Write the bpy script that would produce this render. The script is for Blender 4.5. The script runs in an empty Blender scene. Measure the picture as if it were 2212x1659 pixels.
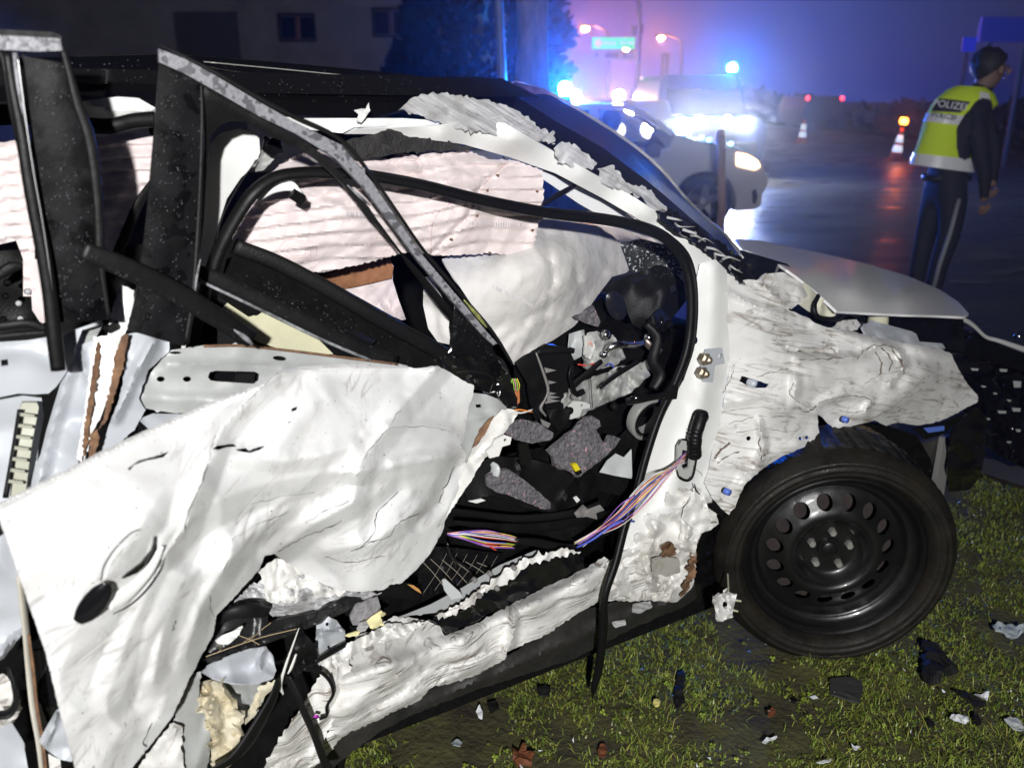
import bpy, math, random
import numpy as np
from mathutils import Vector, Matrix
from mathutils.geometry import delaunay_2d_cdt

R_ = math.radians
scene = bpy.context.scene
COL = scene.collection
random.seed(7)
RNG = np.random.RandomState(7)

# ------------------------------------------------------------------ camera
PITCH, FPX, CAMH = R_(18.5), 1880.0, 1.57
cam_d = bpy.data.cameras.new('camera')
cam_d.sensor_width = 36.0
cam_d.lens = FPX / 2212.0 * 36.0
cam_d.clip_start, cam_d.clip_end = 0.05, 1000
cam = bpy.data.objects.new('camera', cam_d)
COL.objects.link(cam)
cam.location = (0, 0, CAMH)
cam.rotation_euler = (math.pi / 2 - PITCH, 0, 0)
cam_d.dof.use_dof = True
cam_d.dof.focus_distance = 2.05
cam_d.dof.aperture_fstop = 3.2
scene.camera = cam

# ------------------------------------------------------------------ night sky
world = bpy.data.worlds.new('World')
scene.world = world
world.use_nodes = True
wn, wl = world.node_tree.nodes, world.node_tree.links
for q in list(wn): wn.remove(q)
wo = wn.new('ShaderNodeOutputWorld'); wb = wn.new('ShaderNodeBackground')
sky = wn.new('ShaderNodeTexSky'); sky.sky_type = 'NISHITA'; sky.sun_disc = False
sky.sun_elevation = R_(-4); sky.sun_rotation = R_(20)
# town and emergency lights scattered by the low cloud: one broad purple and one broad blue glow over the street
geo = wn.new('ShaderNodeTexCoord')
acc = sky.outputs[0]
def glow(direction, power, colour):
    global acc
    dp = wn.new('ShaderNodeVectorMath'); dp.operation = 'DOT_PRODUCT'
    v = Vector(direction).normalized(); dp.inputs[1].default_value = v
    nm = wn.new('ShaderNodeVectorMath'); nm.operation = 'NORMALIZE'; wl.new(geo.outputs['Generated'], nm.inputs[0]); wl.new(nm.outputs[0], dp.inputs[0])
    mx = wn.new('ShaderNodeMath'); mx.operation = 'MAXIMUM'; mx.inputs[1].default_value = 0; wl.new(dp.outputs['Value'], mx.inputs[0])
    pw = wn.new('ShaderNodeMath'); pw.operation = 'POWER'; pw.inputs[1].default_value = power; wl.new(mx.outputs[0], pw.inputs[0])
    ad = wn.new('ShaderNodeMixRGB'); ad.blend_type = 'ADD'; ad.use_clamp = False
    wl.new(pw.outputs[0], ad.inputs['Fac']); wl.new(acc, ad.inputs['Color1']); ad.inputs['Color2'].default_value = (*colour, 1)
    acc = ad.outputs[0]
glow((0, 0, 1), 0.0, (.022, .030, .12))
glow((.12, 1, -.02), 90, (.95, .28, 1.0))
glow((.26, 1, -.06), 40, (.0, .42, 3.8))
wl.new(acc, wb.inputs['Color'])
wb.inputs['Strength'].default_value = 0.10
wl.new(wb.outputs[0], wo.inputs['Surface'])

# ------------------------------------------------------------------ exposure and engine
scene.view_settings.view_transform = 'Standard'
scene.view_settings.look = 'None'
scene.view_settings.exposure = 0
scene.view_settings.gamma = 1
scene.view_settings.use_curve_mapping = False
scene.render.engine = 'CYCLES'
scene.cycles.use_denoising = True
scene.cycles.max_bounces = 6
scene.cycles.volume_bounces = 0
scene.cycles.sample_clamp_indirect = 6
scene.cycles.sample_clamp_direct = 0
scene.cycles.caustics_reflective = False
scene.cycles.caustics_refractive = False

# ------------------------------------------------------------------ the photographer's flash (held up behind the lens)
fl_d = bpy.data.lights.new('camera_flash', 'SPOT')
fl_d.energy = 700
fl_d.color = (1.0, 0.995, 0.985)
fl_d.spot_size = R_(150); fl_d.spot_blend = 0.6
fl_d.shadow_soft_size = 0.04
fl = bpy.data.objects.new('camera_flash', fl_d); COL.objects.link(fl)
fl.location = (0.10, -1.5, CAMH + 0.52)
fl.rotation_euler = (R_(90 - 16), 0, R_(3))

# ================================================================== helpers
CU = np.array([0, math.sin(PITCH), math.cos(PITCH)])
CF = np.array([0, math.cos(PITCH), -math.sin(PITCH)])
CR = np.array([1.0, 0, 0])
CC = np.array([0, 0, CAMH])

def ray(x, y):
    return CR * ((x - 1106) / FPX) - CU * ((y - 829.5) / FPX) + CF

def gp(x, y, z=0.0):
    """the point of height z seen at a place of the photograph (used to measure positions)"""
    d = ray(x, y); return CC + d * ((z - CAMH) / d[2])

def at(x, y, Y):
    d = ray(x, y); return CC + d * (Y / d[1])

CARA = R_(31.2)
CU_ = np.array([math.cos(CARA), math.sin(CARA), 0])
CN_ = np.array([math.sin(CARA), -math.cos(CARA), 0])
S0 = np.array([0.476, 2.066, 0.0])

def wp(x, y, w):
    """a measured point of the wreck at w metres outside its side plane, in the car's own axes (along, in, up)"""
    d = ray(x, y)
    t = (w - (CC - S0) @ CN_) / (d @ CN_)
    P = CC + d * t - S0
    return np.array([P @ CU_, -w, P[2]])

# ---- gradient noise in numpy
_perm = np.arange(256); RNG.shuffle(_perm); _perm = np.concatenate([_perm, _perm])
_grad = RNG.normal(size=(256, 3)); _grad /= np.linalg.norm(_grad, axis=1)[:, None]
def noise3(P):
    P = np.asarray(P, float); i = np.floor(P).astype(int); f = P - i
    u = f * f * f * (f * (f * 6 - 15) + 10); i &= 255; r = 0
    for dx in (0, 1):
        for dy in (0, 1):
            for dz in (0, 1):
                h = _perm[_perm[_perm[(i[:, 0] + dx) & 255] + ((i[:, 1] + dy) & 255)] + ((i[:, 2] + dz) & 255)]
                g = _grad[h]
                d = (g * (f - np.array([dx, dy, dz]))).sum(1)
                w = (u[:, 0] if dx else 1 - u[:, 0]) * (u[:, 1] if dy else 1 - u[:, 1]) * (u[:, 2] if dz else 1 - u[:, 2])
                r = r + d * w
    return r * 1.6

def tag(o, label=None, cat=None, group=None, kind=None):
    if label: o['label'] = label
    if cat: o['category'] = cat
    if group: o['group'] = group
    if kind: o['kind'] = kind
    return o

def thing(name, label, cat, loc=(0, 0, 0), rz=0.0, group=None):
    o = bpy.data.objects.new(name, None); COL.objects.link(o)
    o.empty_display_size = 0.1
    o.location = loc; o.rotation_euler = (0, 0, rz)
    return tag(o, label, cat, group)

def mobj(name, verts, faces, mat, parent=None, smooth=False, solid=0.0, offset=0.0, subsurf=0, bevel=0.0):
    me = bpy.data.meshes.new(name)
    me.from_pydata([tuple(map(float, v)) for v in verts], [], [tuple(int(i) for i in f) for f in faces])
    if isinstance(mat, (list, tuple)):
        for m in mat: me.materials.append(m)
    elif mat: me.materials.append(mat)
    if smooth: me.polygons.foreach_set('use_smooth', [True] * len(me.polygons))
    me.update()
    o = bpy.data.objects.new(name, me); COL.objects.link(o)
    if parent: o.parent = parent
    if solid:
        m = o.modifiers.new('thick', 'SOLIDIFY'); m.thickness = solid; m.offset = offset
        if smooth: m = o.modifiers.new('crisp', 'EDGE_SPLIT'); m.split_angle = R_(48)
    if bevel:
        m = o.modifiers.new('bev', 'BEVEL'); m.width = bevel; m.segments = 2; m.limit_method = 'ANGLE'
    if subsurf:
        m = o.modifiers.new('sub', 'SUBSURF'); m.levels = subsurf; m.render_levels = subsurf
    return o

class MB:
    """collects shapes for one mesh"""
    def __init__(s): s.v = []; s.f = []
    def add(s, vs, fs):
        n = len(s.v); s.v += [tuple(v) for v in vs]; s.f += [tuple(i + n for i in f) for f in fs]; return s
    def box(s, c, d, rz=0.0, rot=None):
        vs = []
        for a in (-1, 1):
            for b in (-1, 1):
                for e in (-1, 1): vs.append(Vector((a * d[0] / 2, b * d[1] / 2, e * d[2] / 2)))
        M = rot if rot is not None else Matrix.Rotation(rz, 3, 'Z')
        vs = [M @ v + Vector(c) for v in vs]
        return s.add(vs, [(0, 1, 3, 2), (4, 6, 7, 5), (0, 4, 5, 1), (2, 3, 7, 6), (0, 2, 6, 4), (1, 5, 7, 3)])
    def tube(s, pts, r, n=8, cap=True, flat=1.0, up=(0, 0, 1)):
        pts = [Vector(p) for p in pts]; rs = r if isinstance(r, (list, tuple)) else [r] * len(pts)
        rings = []; last = None
        for i, p in enumerate(pts):
            t = (pts[min(i + 1, len(pts) - 1)] - pts[max(i - 1, 0)])
            if t.length < 1e-9: t = Vector((0, 0, 1))
            t.normalize()
            a = last if last is not None else Vector(up)
            a = a - t * a.dot(t)
            if a.length < 1e-3: a = Vector((1, 0.3, 0)); a = a - t * a.dot(t)
            a.normalize(); last = a; b = t.cross(a)
            rings.append([p + a * math.cos(k * 2 * math.pi / n) * rs[i] + b * math.sin(k * 2 * math.pi / n) * rs[i] * flat for k in range(n)])
        vs = [v for rg in rings for v in rg]; fs = []
        for i in range(len(pts) - 1):
            for k in range(n):
                fs.append((i * n + k, i * n + (k + 1) % n, (i + 1) * n + (k + 1) % n, (i + 1) * n + k))
        if cap: fs.append(tuple(range(n - 1, -1, -1))); fs.append(tuple((len(pts) - 1) * n + k for k in range(n)))
        return s.add(vs, fs)
    def lathe(s, prof, n=32, M=None):
        """prof of (radius, height) about local z; M places it"""
        vs = []; fs = []
        for (r, h) in prof:
            for k in range(n):
                v = Vector((r * math.cos(2 * math.pi * k / n), r * math.sin(2 * math.pi * k / n), h))
                vs.append(M @ v if M is not None else v)
        for i in range(len(prof) - 1):
            for k in range(n): fs.append((i * n + k, i * n + (k + 1) % n, (i + 1) * n + (k + 1) % n, (i + 1) * n + k))
        return s.add(vs, fs)
    def prism(s, poly, d0, d1, to):
        """poly of 2D points; to(u, v, d) gives the 3D point"""
        n = len(poly); vs = [to(p[0], p[1], d0) for p in poly] + [to(p[0], p[1], d1) for p in poly]
        fs = [(i, (i + 1) % n, n + (i + 1) % n, n + i) for i in range(n)] + [tuple(range(n - 1, -1, -1)), tuple(range(n, 2 * n))]
        return s.add(vs, fs)
    def build(s, name, mat, parent=None, smooth=False, **k):
        return mobj(name, s.v, s.f, mat, parent, smooth, **k)

def catmull(pts, per=6):
    P = [np.array(p, float) for p in pts]; P = [2 * P[0] - P[1]] + P + [2 * P[-1] - P[-2]]; out = []
    for i in range(1, len(P) - 2):
        for k in range(per):
            t = k / per; a, b, c, d = P[i - 1], P[i], P[i + 1], P[i + 2]
            out.append(0.5 * ((2 * b) + (-a + c) * t + (2 * a - 5 * b + 4 * c - d) * t * t + (-a + 3 * b - 3 * c + d) * t ** 3))
    out.append(P[-2]); return out

# ---- materials
MATS = {}
def mat(name, col, rough=0.5, metal=0.0, var=0.0, vscale=8.0, bump=0.0, bscale=40.0, coat=0.0, emit=None, estr=0.0,
        spots=None, spot_scale=300.0, spot_th=0.7, stretch=None, trans=0.0, ior=1.45, sheen=0.0, alpha=1.0, col2=None, spec=None, rvar=0.0):
    if name in MATS: return MATS[name]
    m = bpy.data.materials.new(name); m.use_nodes = True
    N, L = m.node_tree.nodes, m.node_tree.links
    b = N['Principled BSDF']
    b.inputs['Base Color'].default_value = (*col, 1); b.inputs['Roughness'].default_value = rough; b.inputs['Metallic'].default_value = metal
    if coat: b.inputs['Coat Weight'].default_value = coat; b.inputs['Coat Roughness'].default_value = 0.05
    if trans: b.inputs['Transmission Weight'].default_value = trans; b.inputs['IOR'].default_value = ior
    if spec is not None: b.inputs['Specular IOR Level'].default_value = spec
    if alpha < 1: b.inputs['Alpha'].default_value = alpha
    if emit is not None: b.inputs['Emission Color'].default_value = (*emit, 1); b.inputs['Emission Strength'].default_value = estr
    tc = N.new('ShaderNodeTexCoord'); mp = N.new('ShaderNodeMapping'); L.new(tc.outputs['Object'], mp.inputs['Vector'])
    if stretch: mp.inputs['Scale'].default_value = stretch
    colsock = None
    if var or col2:
        nz = N.new('ShaderNodeTexNoise'); nz.inputs['Scale'].default_value = vscale; nz.inputs['Detail'].default_value = 8; nz.inputs['Roughness'].default_value = 0.62
        L.new(mp.outputs[0], nz.inputs['Vector'])
        cr = N.new('ShaderNodeValToRGB'); cr.color_ramp.elements[0].position = 0.34; cr.color_ramp.elements[1].position = 0.66
        c2 = col2 if col2 else tuple(c * (1 - var) for c in col)
        cr.color_ramp.elements[0].color = (*c2, 1); cr.color_ramp.elements[1].color = (*[min(1, c * (1 + (0 if col2 else var * 0.4))) for c in col], 1)
        L.new(nz.outputs['Fac'], cr.inputs['Fac']); colsock = cr.outputs['Color']
    if spots is not None:
        vz = N.new('ShaderNodeTexNoise'); vz.inputs['Scale'].default_value = spot_scale; vz.inputs['Detail'].default_value = 1
        L.new(tc.outputs['Object'], vz.inputs['Vector'])
        mr = N.new('ShaderNodeMapRange'); mr.inputs['From Min'].default_value = spot_th; mr.inputs['From Max'].default_value = spot_th + 0.03
        L.new(vz.outputs['Fac'], mr.inputs['Value'])
        mx = N.new('ShaderNodeMixRGB'); mx.inputs['Color1'].default_value = (*col, 1); mx.inputs['Color2'].default_value = (*spots, 1)
        if colsock: L.new(colsock, mx.inputs['Color1'])
        L.new(mr.outputs[0], mx.inputs['Fac']); colsock = mx.outputs[0]
    if colsock: L.new(colsock, b.inputs['Base Color'])
    if rvar:
        rz = N.new('ShaderNodeTexNoise'); rz.inputs['Scale'].default_value = vscale * 1.7; rz.inputs['Detail'].default_value = 5
        L.new(mp.outputs[0], rz.inputs['Vector'])
        mr = N.new('ShaderNodeMapRange'); mr.inputs['To Min'].default_value = max(0, rough - rvar); mr.inputs['To Max'].default_value = min(1, rough + rvar)
        mr.inputs['From Min'].default_value = 0.3; mr.inputs['From Max'].default_value = 0.7
        L.new(rz.outputs['Fac'], mr.inputs['Value']); L.new(mr.outputs[0], b.inputs['Roughness'])
    if bump:
        nb = N.new('ShaderNodeTexNoise'); nb.inputs['Scale'].default_value = bscale; nb.inputs['Detail'].default_value = 5
        L.new(mp.outputs[0], nb.inputs['Vector'])
        bp = N.new('ShaderNodeBump'); bp.inputs['Strength'].default_value = bump; bp.inputs['Distance'].default_value = 0.01
        L.new(nb.outputs['Fac'], bp.inputs['Height']); L.new(bp.outputs[0], b.inputs['Normal'])
    MATS[name] = m
    return m

def emis(name, col, s):
    if name in MATS: return MATS[name]
    m = bpy.data.materials.new(name); m.use_nodes = True; N, L = m.node_tree.nodes, m.node_tree.links
    for q in list(N): N.remove(q)
    o = N.new('ShaderNodeOutputMaterial'); e = N.new('ShaderNodeEmission'); e.inputs[0].default_value = (*col, 1); e.inputs[1].default_value = s
    L.new(e.outputs[0], o.inputs['Surface']); MATS[name] = m; return m
# ================================================================== materials of the surroundings
def road_material():
    m = bpy.data.materials.new('wet_asphalt'); m.use_nodes = True; N, L = m.node_tree.nodes, m.node_tree.links
    b = N['Principled BSDF']; tc = N.new('ShaderNodeTexCoord')
    n1 = N.new('ShaderNodeTexNoise'); n1.inputs['Scale'].default_value = 0.5; n1.inputs['Detail'].default_value = 6
    n2 = N.new('ShaderNodeTexNoise'); n2.inputs['Scale'].default_value = 60; n2.inputs['Detail'].default_value = 4
    mp = N.new('ShaderNodeMapping'); mp.inputs['Scale'].default_value = (1.0, 2.6, 1)
    L.new(tc.outputs['Object'], mp.inputs[0]); L.new(mp.outputs[0], n1.inputs['Vector']); L.new(tc.outputs['Object'], n2.inputs['Vector'])
    cr = N.new('ShaderNodeValToRGB'); cr.color_ramp.elements[0].color = (.045, .043, .040, 1); cr.color_ramp.elements[1].color = (.13, .122, .112, 1)
    mx = N.new('ShaderNodeMath'); mx.operation = 'ADD'; L.new(n1.outputs['Fac'], mx.inputs[0]); L.new(n2.outputs['Fac'], mx.inputs[1])
    mm = N.new('ShaderNodeMath'); mm.operation = 'MULTIPLY'; mm.inputs[1].default_value = .5; L.new(mx.outputs[0], mm.inputs[0])
    L.new(mm.outputs[0], cr.inputs['Fac']); L.new(cr.outputs[0], b.inputs['Base Color'])
    mr = N.new('ShaderNodeMapRange'); mr.inputs['From Min'].default_value = .38; mr.inputs['From Max'].default_value = .62
    mr.inputs['To Min'].default_value = .27; mr.inputs['To Max'].default_value = .5
    L.new(n1.outputs['Fac'], mr.inputs['Value']); L.new(mr.outputs[0], b.inputs['Roughness'])
    bp = N.new('ShaderNodeBump'); bp.inputs['Strength'].default_value = .35; bp.inputs['Distance'].default_value = .006
    L.new(n2.outputs['Fac'], bp.inputs['Height']); L.new(bp.outputs[0], b.inputs['Normal'])
    b.inputs['Specular IOR Level'].default_value = .55
    return m
ROAD = road_material()
SOIL = mat('dark_soil', (.035, .026, .018), .85, var=.5, vscale=9, bump=.8, bscale=45, col2=(.014, .012, .009))
PAINT_ROAD = mat('worn_road_paint', (.20, .195, .175), .5, vscale=14, col2=(.07, .068, .062))

# ================================================================== ground, road
def sheet(name, poly, z, m, parent=None):
    return mobj(name, [(x, y, z) for x, y in poly], [tuple(range(len(poly)))], m, parent)
tag(sheet('ground', [(-60, -8), (70, -8), (70, 160), (-60, 160)], -0.03, SOIL), kind='structure')
road_poly = [(3.1, 2.7), (10, 5.0), (15.5, 8.5), (14.6, 22), (13.6, 50), (13.0, 150), (-2.2, 150), (-1.5, 30), (-0.6, 10), (0.4, 5.2), (1.6, 4.15), (2.3, 3.2)]
tag(sheet('road', road_poly, -0.016, ROAD), kind='structure')
# worn arrow marks on the road by the person
mk = MB()
for pts in ([(2085, 548), (2130, 541), (2190, 552), (2200, 560), (2110, 562)], [(2110, 590), (2212, 575), (2212, 585), (2170, 596)], [(2035, 604), (2120, 607), (2150, 614), (2060, 613)],
            [(1815, 488), (1880, 484), (1905, 490), (1850, 494)]):
    q = [gp(x, y, -.012) for x, y in pts]; n0 = len(mk.v); mk.add(q, [tuple(range(len(q)))])
tag(mk.build('road_marking', PAINT_ROAD), kind='structure')

# ================================================================== building on the left
PLASTER = mat('dim_plaster', (.50, .47, .50), .9, var=.25, vscale=1.4, bump=.2, bscale=30)
DKGLASS = mat('dark_window_glass', (.01, .011, .014), .15)
WINFR = mat('window_frame_paint', (.05, .048, .05), .6)
ROOFM = mat('dark_roof_tiles', (.05, .045, .05), .8, var=.4, vscale=6)
BY = 19.0
bld = thing('house', 'long low house with plain plaster wall and dark square windows behind the wreck', 'house', (-6, BY, 0))
def bl(v): return (v[0] + 6, v[1] - BY, v[2])
# wall built round its openings, with reveals
ops = []
for (x0, y0, x1, y1) in ((601, 28, 680, 92), (803, 16, 884, 82)):
    a, b_ = at(x0, y1, BY), at(x1, y0, BY); ops.append((a[0], a[2], b_[0], b_[2]))
a, b_ = at(392, 200, BY), at(512, 26, BY); gar = (a[0], 0.05, b_[0], b_[2])
wall = MB(); xs = sorted(set([-17, .9] + [o[i] for o in ops + [gar] for i in (0, 2)])); topz = 3.85
for i in range(len(xs) - 1):
    xa, xb = xs[i], xs[i + 1]; cuts = [o for o in ops + [gar] if o[0] <= xa + 1e-6 and o[2] >= xb - 1e-6]
    segs = [(-.1, topz)] if not cuts else [(-.1, cuts[0][1]), (cuts[0][3], topz)]
    for z0, z1 in segs: wall.box(bl(((xa + xb) / 2, BY + .15, (z0 + z1) / 2)), (xb - xa, .3, z1 - z0))
wall.build('wall', PLASTER, bld)
e = MB(); e.box(bl((-8.05, BY + 3, 3.95)), (18.6, 7.2, .16)); e.build('eave', mat('eave_board', (.16, .15, .17), .8), bld)
rf = MB(); rf.prism([(-.7, 4.03), (6.8, 4.03), (3.0, 6.4)], -17.3, 1.2, lambda u_, v_, d_: bl((d_, BY + u_, v_))); rf.build('roof', ROOFM, bld)
for o in ops:
    cx, cz, sx, sz = (o[0] + o[2]) / 2, (o[1] + o[3]) / 2, o[2] - o[0], o[3] - o[1]
    w_ = MB()
    for sgn in (-1, 1):
        w_.box(bl((cx + sgn * (sx / 2 - .03), BY + .12, cz)), (.058, .07, sz - .01)); w_.box(bl((cx, BY + .12, cz + sgn * (sz / 2 - .03))), (sx - .13, .07, .056))
    w_.box(bl((cx, BY + .12, cz)), (.045, .06, sz - .13))
    wf = w_.build('window', WINFR, bld)
    g = MB()
    for sgn in (-1, 1): g = MB(); g.box(bl((cx + sgn * (sx / 4 - .005), BY + .13, cz)), (sx / 2 - .09, .02, sz - .14)); g.build('pane', DKGLASS, wf)
g = MB(); g.box(bl(((gar[0] + gar[2]) / 2, BY + .16, gar[3] / 2)), (gar[2] - gar[0] - .02, .08, gar[3]))
for k in range(9): g.box(bl(((gar[0] + gar[2]) / 2, BY + .11, .2 + k * (gar[3] - .3) / 8)), (gar[2] - gar[0] - .1, .03, .12))
g.build('garage_door', mat('garage_door_paint', (.14, .14, .15), .7), bld)

# ================================================================== trees and shrubs
BARK = mat('mossy_bark', (.48, .37, .20), .95, vscale=14, bump=1.0, bscale=22, stretch=(1, 1, .25), col2=(.16, .17, .06), spec=.1)
NEEDLE = mat('dark_needles', (.004, .004, .0035), .95, var=.5, vscale=3, spec=0.0)
def leaf_cloud(n, f, size, seed):
    """n little blades, f(rand) -> position and outward direction"""
    r = np.random.RandomState(seed); V = []; F = []
    for i in range(n):
        p, d = f(r); a = r.normal(size=3) * .5 + d; a /= np.linalg.norm(a); b = np.cross(a, r.normal(size=3)); b /= np.linalg.norm(b) + 1e-9
        s = size * r.uniform(.6, 1.4); k = len(V)
        V += [p - b * s * .22, p + b * s * .22, p + a * s * .7 + b * s * .26, p + a * s, p + a * s * .7 - b * s * .26]; F.append((k, k + 1, k + 2, k + 3, k + 4))
    return V, F
# conifer behind the trunk
cx0, cy0 = at(1045, 200, 14.0)[0], 14.0
con = thing('conifer', 'broad dark conifer standing behind the bare pole and mossy trunk', 'tree', (cx0, cy0, 0))
def fc(r):
    z = .3 + 6.8 * r.uniform() ** 1.3; ang = r.uniform(0, 2 * math.pi); lob = 1 + .16 * math.sin(5 * ang + z * 3) + .1 * math.sin(11 * z)
    rad = 1.28 * (1 - (z / 8.2) ** 1.6) * lob * r.uniform(.55, 1.0) ** .5
    d = np.array([math.cos(ang), math.sin(ang), .55]); return np.array([math.cos(ang) * rad, math.sin(ang) * rad, z]), d
V, F = leaf_cloud(11000, fc, .20, 3); mobj('crown', V, F, NEEDLE, con)
t = MB(); t.tube([(0, 0, -.1), (0, 0, 3), (.03, 0, 7)], [.17, .12, .03], 8); t.build('trunk', BARK, con, True)
def shrub(name, label, px, Y, rad, h, n, seed):
    x0 = at(px, 200, Y)[0]; o = thing(name, label, 'shrub', (x0, Y, 0))
    def f(r):
        a = r.uniform(0, 6.283); z = h * r.uniform() ** .8; q = rad * math.sqrt(max(.02, 1 - (z / h) ** 2.2)) * (1 + .25 * math.sin(4 * a + z * 5)) * r.uniform(.3, 1) ** .5
        return np.array([math.cos(a) * q, math.sin(a) * q, z]), np.array([math.cos(a), math.sin(a), .8])
    V, F = leaf_cloud(n, f, .13, seed); mobj('foliage', V, F, NEEDLE, o)
    t = MB(); t.tube([(0, 0, -.05), (.02, 0, h * .5), (0, .02, h * .8)], [.04, .03, .01], 6); t.build('stem', BARK, o, True)
shrub('garden_shrub', 'slim upright shrub in front of the rightmost dark house window', 862, 16.5, .22, 2.35, 900, 5)
shrub('garden_shrub', 'short rounded shrub beside the slim one below the window', 838, 16.2, .26, 1.9, 900, 6)
shrub('garden_shrub', 'small bush tight against the left flank of the conifer', 905, 15.0, .5, 2.3, 1500, 8)
# the mossy trunk
tb, tt = at(1152, 300, 9.2), at(1130, 0, 9.2)
tr = thing('tree', 'thick mossy tree trunk rising behind the windscreen, bark lit on its left', 'tree', (tb[0] + .04, 9.2, 0))
pts, rs = [], []
for k in range(26):
    z = -.1 + 6.4 * k / 25; pts.append((.015 * math.sin(z * 3) - .027 * (z) , .02 * math.cos(2 * z), z)); rs.append(.185 - .012 * z + .012 * math.sin(z * 5))
t = MB(); t.tube(pts, rs, 22)
v = np.array(t.v); nn = noise3(v * np.array([14, 14, 3.0])); v[:, :2] += (v[:, :2] - np.array([[0, 0]])) * (nn * .11)[:, None]; t.v = [tuple(q) for q in v]
t.build('trunk', BARK, tr, True)
t = MB(); r = random.Random(4)
for k in range(16):
    a = r.uniform(0, 6.28); z = 3.6 + k * .17; L_ = r.uniform(1.0, 2.2)
    t.tube([(-.1, 0, z), (math.cos(a) * L_ * .5, math.sin(a) * L_ * .5, z + L_ * .35), (math.cos(a) * L_, math.sin(a) * L_, z + L_ * .9)], [.05, .03, .008], 6)
t.build('branches', BARK, tr, True)
# bare pole
pb, pt_ = at(1089, 200, 10.5), at(1077, 0, 10.5)
po = MB(); po.tube([(pb[0], 10.5, -.05), (pb[0] - .02, 10.5, 1.6), (pt_[0], 10.5, pt_[2]), (pt_[0] - .14, 10.5, 6.4)], .052, 14)
tag(po.build('lamp_post', mat('grey_galvanised', (.33, .34, .33), .5, .3, var=.2, vscale=12), smooth=True), 'plain grey metal post standing between conifer and mossy trunk', 'post')

# ================================================================== wooden marker post
WOODP = mat('brown_post_wood', (.50, .30, .18), .6, vscale=10, stretch=(6, 6, .6), col2=(.32, .18, .10), bump=.3, bscale=40)
q = gp(1551, 560, 0); hb = at(1558, 279, q[1])
w_ = MB(); w_.tube([(q[0], q[1], -.1), (q[0] + .001, q[1], .5), (hb[0], q[1], hb[2] - .05)], .041, 16); w_.lathe([(.041, 0), (.039, .02), (.028, .037), (.0, .046)], 16, Matrix.Translation((hb[0], q[1], hb[2] - .05)))
tag(w_.build('marker_post', WOODP, smooth=True), 'round brown wooden post with domed top before the silver car', 'post')

# ================================================================== silver car with beacon
SILVER = mat('silver_paint', (.86, .85, .84), .45, .0, coat=.4)
BLKPL = mat('black_plastic', (.012, .012, .013), .45)
TYREB = mat('tyre_rubber_plain', (.014, .014, .015), .7)
CARGL = mat('car_glass', (.5, .55, .6), .03, trans=1.0, ior=1.05)
CY = 10.45
org = at(1522, 436, CY)
pc = thing('patrol_car', 'silver hatchback with blue beacon glowing on its roof, seen from the side', 'car', (org[0], CY + .85, 0))
def pl(x, y): P = at(x, y, CY); return (P[0] - org[0], P[2])
wz = org[2]
low = [pl(*q) for q in ((1445, 322), (1459, 290), (1480, 294), (1502, 302), (1535, 308), (1570, 316), (1600, 323), (1627, 336), (1644, 350), (1652, 363), (1658, 380), (1660, 396), (1655, 408), (1647, 420), (1646, 443), (1636, 452), (1616, 456), (1586, 458))]
arch = [(.37 * math.cos(math.radians(k)), wz - .02 + .37 * math.sin(math.radians(k))) for k in range(-6, 187, 12)]
low = low + arch + [(-.42, .22), (-2.2, .22)] + [(-2.6 + .37 * math.cos(math.radians(k)), wz - .02 + .37 * math.sin(math.radians(k))) for k in range(-6, 187, 12)] + [(-3.0, .25), (-3.35, .35), (-3.42, .7), (-3.36, .93)]
MBd = MB(); MBd.prism(low, -.85, .85, lambda a, b, d: (a, d, b))
body = MBd.build('body', SILVER, pc, bevel=.035)
rf = [pl(*q) for q in ((1462, 288), (1434, 266), (1388, 238), (1357, 227), (1300, 225), (1240, 226))] + [(-2.6, wz + 1.18 - .07), (-3.25, wz + .95), (-3.36, .93)]
inn = [(a * 1.0, b - .065) for a, b in rf]
for sd in (-1, 1):
    g = MB(); poly = rf + inn[::-1]
    g.prism(poly, sd * .62 - .04, sd * .62 + .04, lambda a, b, d: (a, d, b))
    a, b = pl(1296, 243); g.prism([(a - .1, b + .07), (a, b + .07), (a + .03, .9), (a - .1, .9)], sd * .64 - .03, sd * .64 + .03, lambda a, b, d: (a, d, b))
    g.build('window_surround', SILVER if sd < 0 else BLKPL, pc)
    g = MB(); wpoly = [pl(*q) for q in ((1302, 243), (1340, 245), (1388, 268), (1422, 293), (1445, 322), (1300, 320))]; g.prism(wpoly, sd * .63 - .003, sd * .63 + .003, lambda a, b, d: (a, d, b)); g.build('side_window', CARGL, pc)
g = MB(); roofv = rf[3:7]
for i in range(len(roofv) - 1):
    (a, b), (c, d) = roofv[i], roofv[i + 1]
    g.prism([(a, b), (c, d), (c, d - .04), (a, b - .04)], -.6, .6, lambda p, q_, d_: (p, d_, q_))
g.build('roof', SILVER, pc)
g = MB(); (a, b), (c, d) = pl(1352, 229), pl(1466, 290); g.prism([(a, b), (c, d), (c, d - .01), (a, b - .01)], -.58, .58, lambda p, q_, d_: (p, d_, q_)); g.build('windscreen', CARGL, pc)
g = MB(); a, b = pl(1400, 316); g.prism([(a - .06, .86), (a + .12, .86), (a + .14, 1.0), (a + .05, 1.06), (a - .05, 1.0)], -1.0, -.84, lambda p, q_, d_: (p, d_, q_)); g.build('mirror', BLKPL, pc, bevel=.02)
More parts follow.
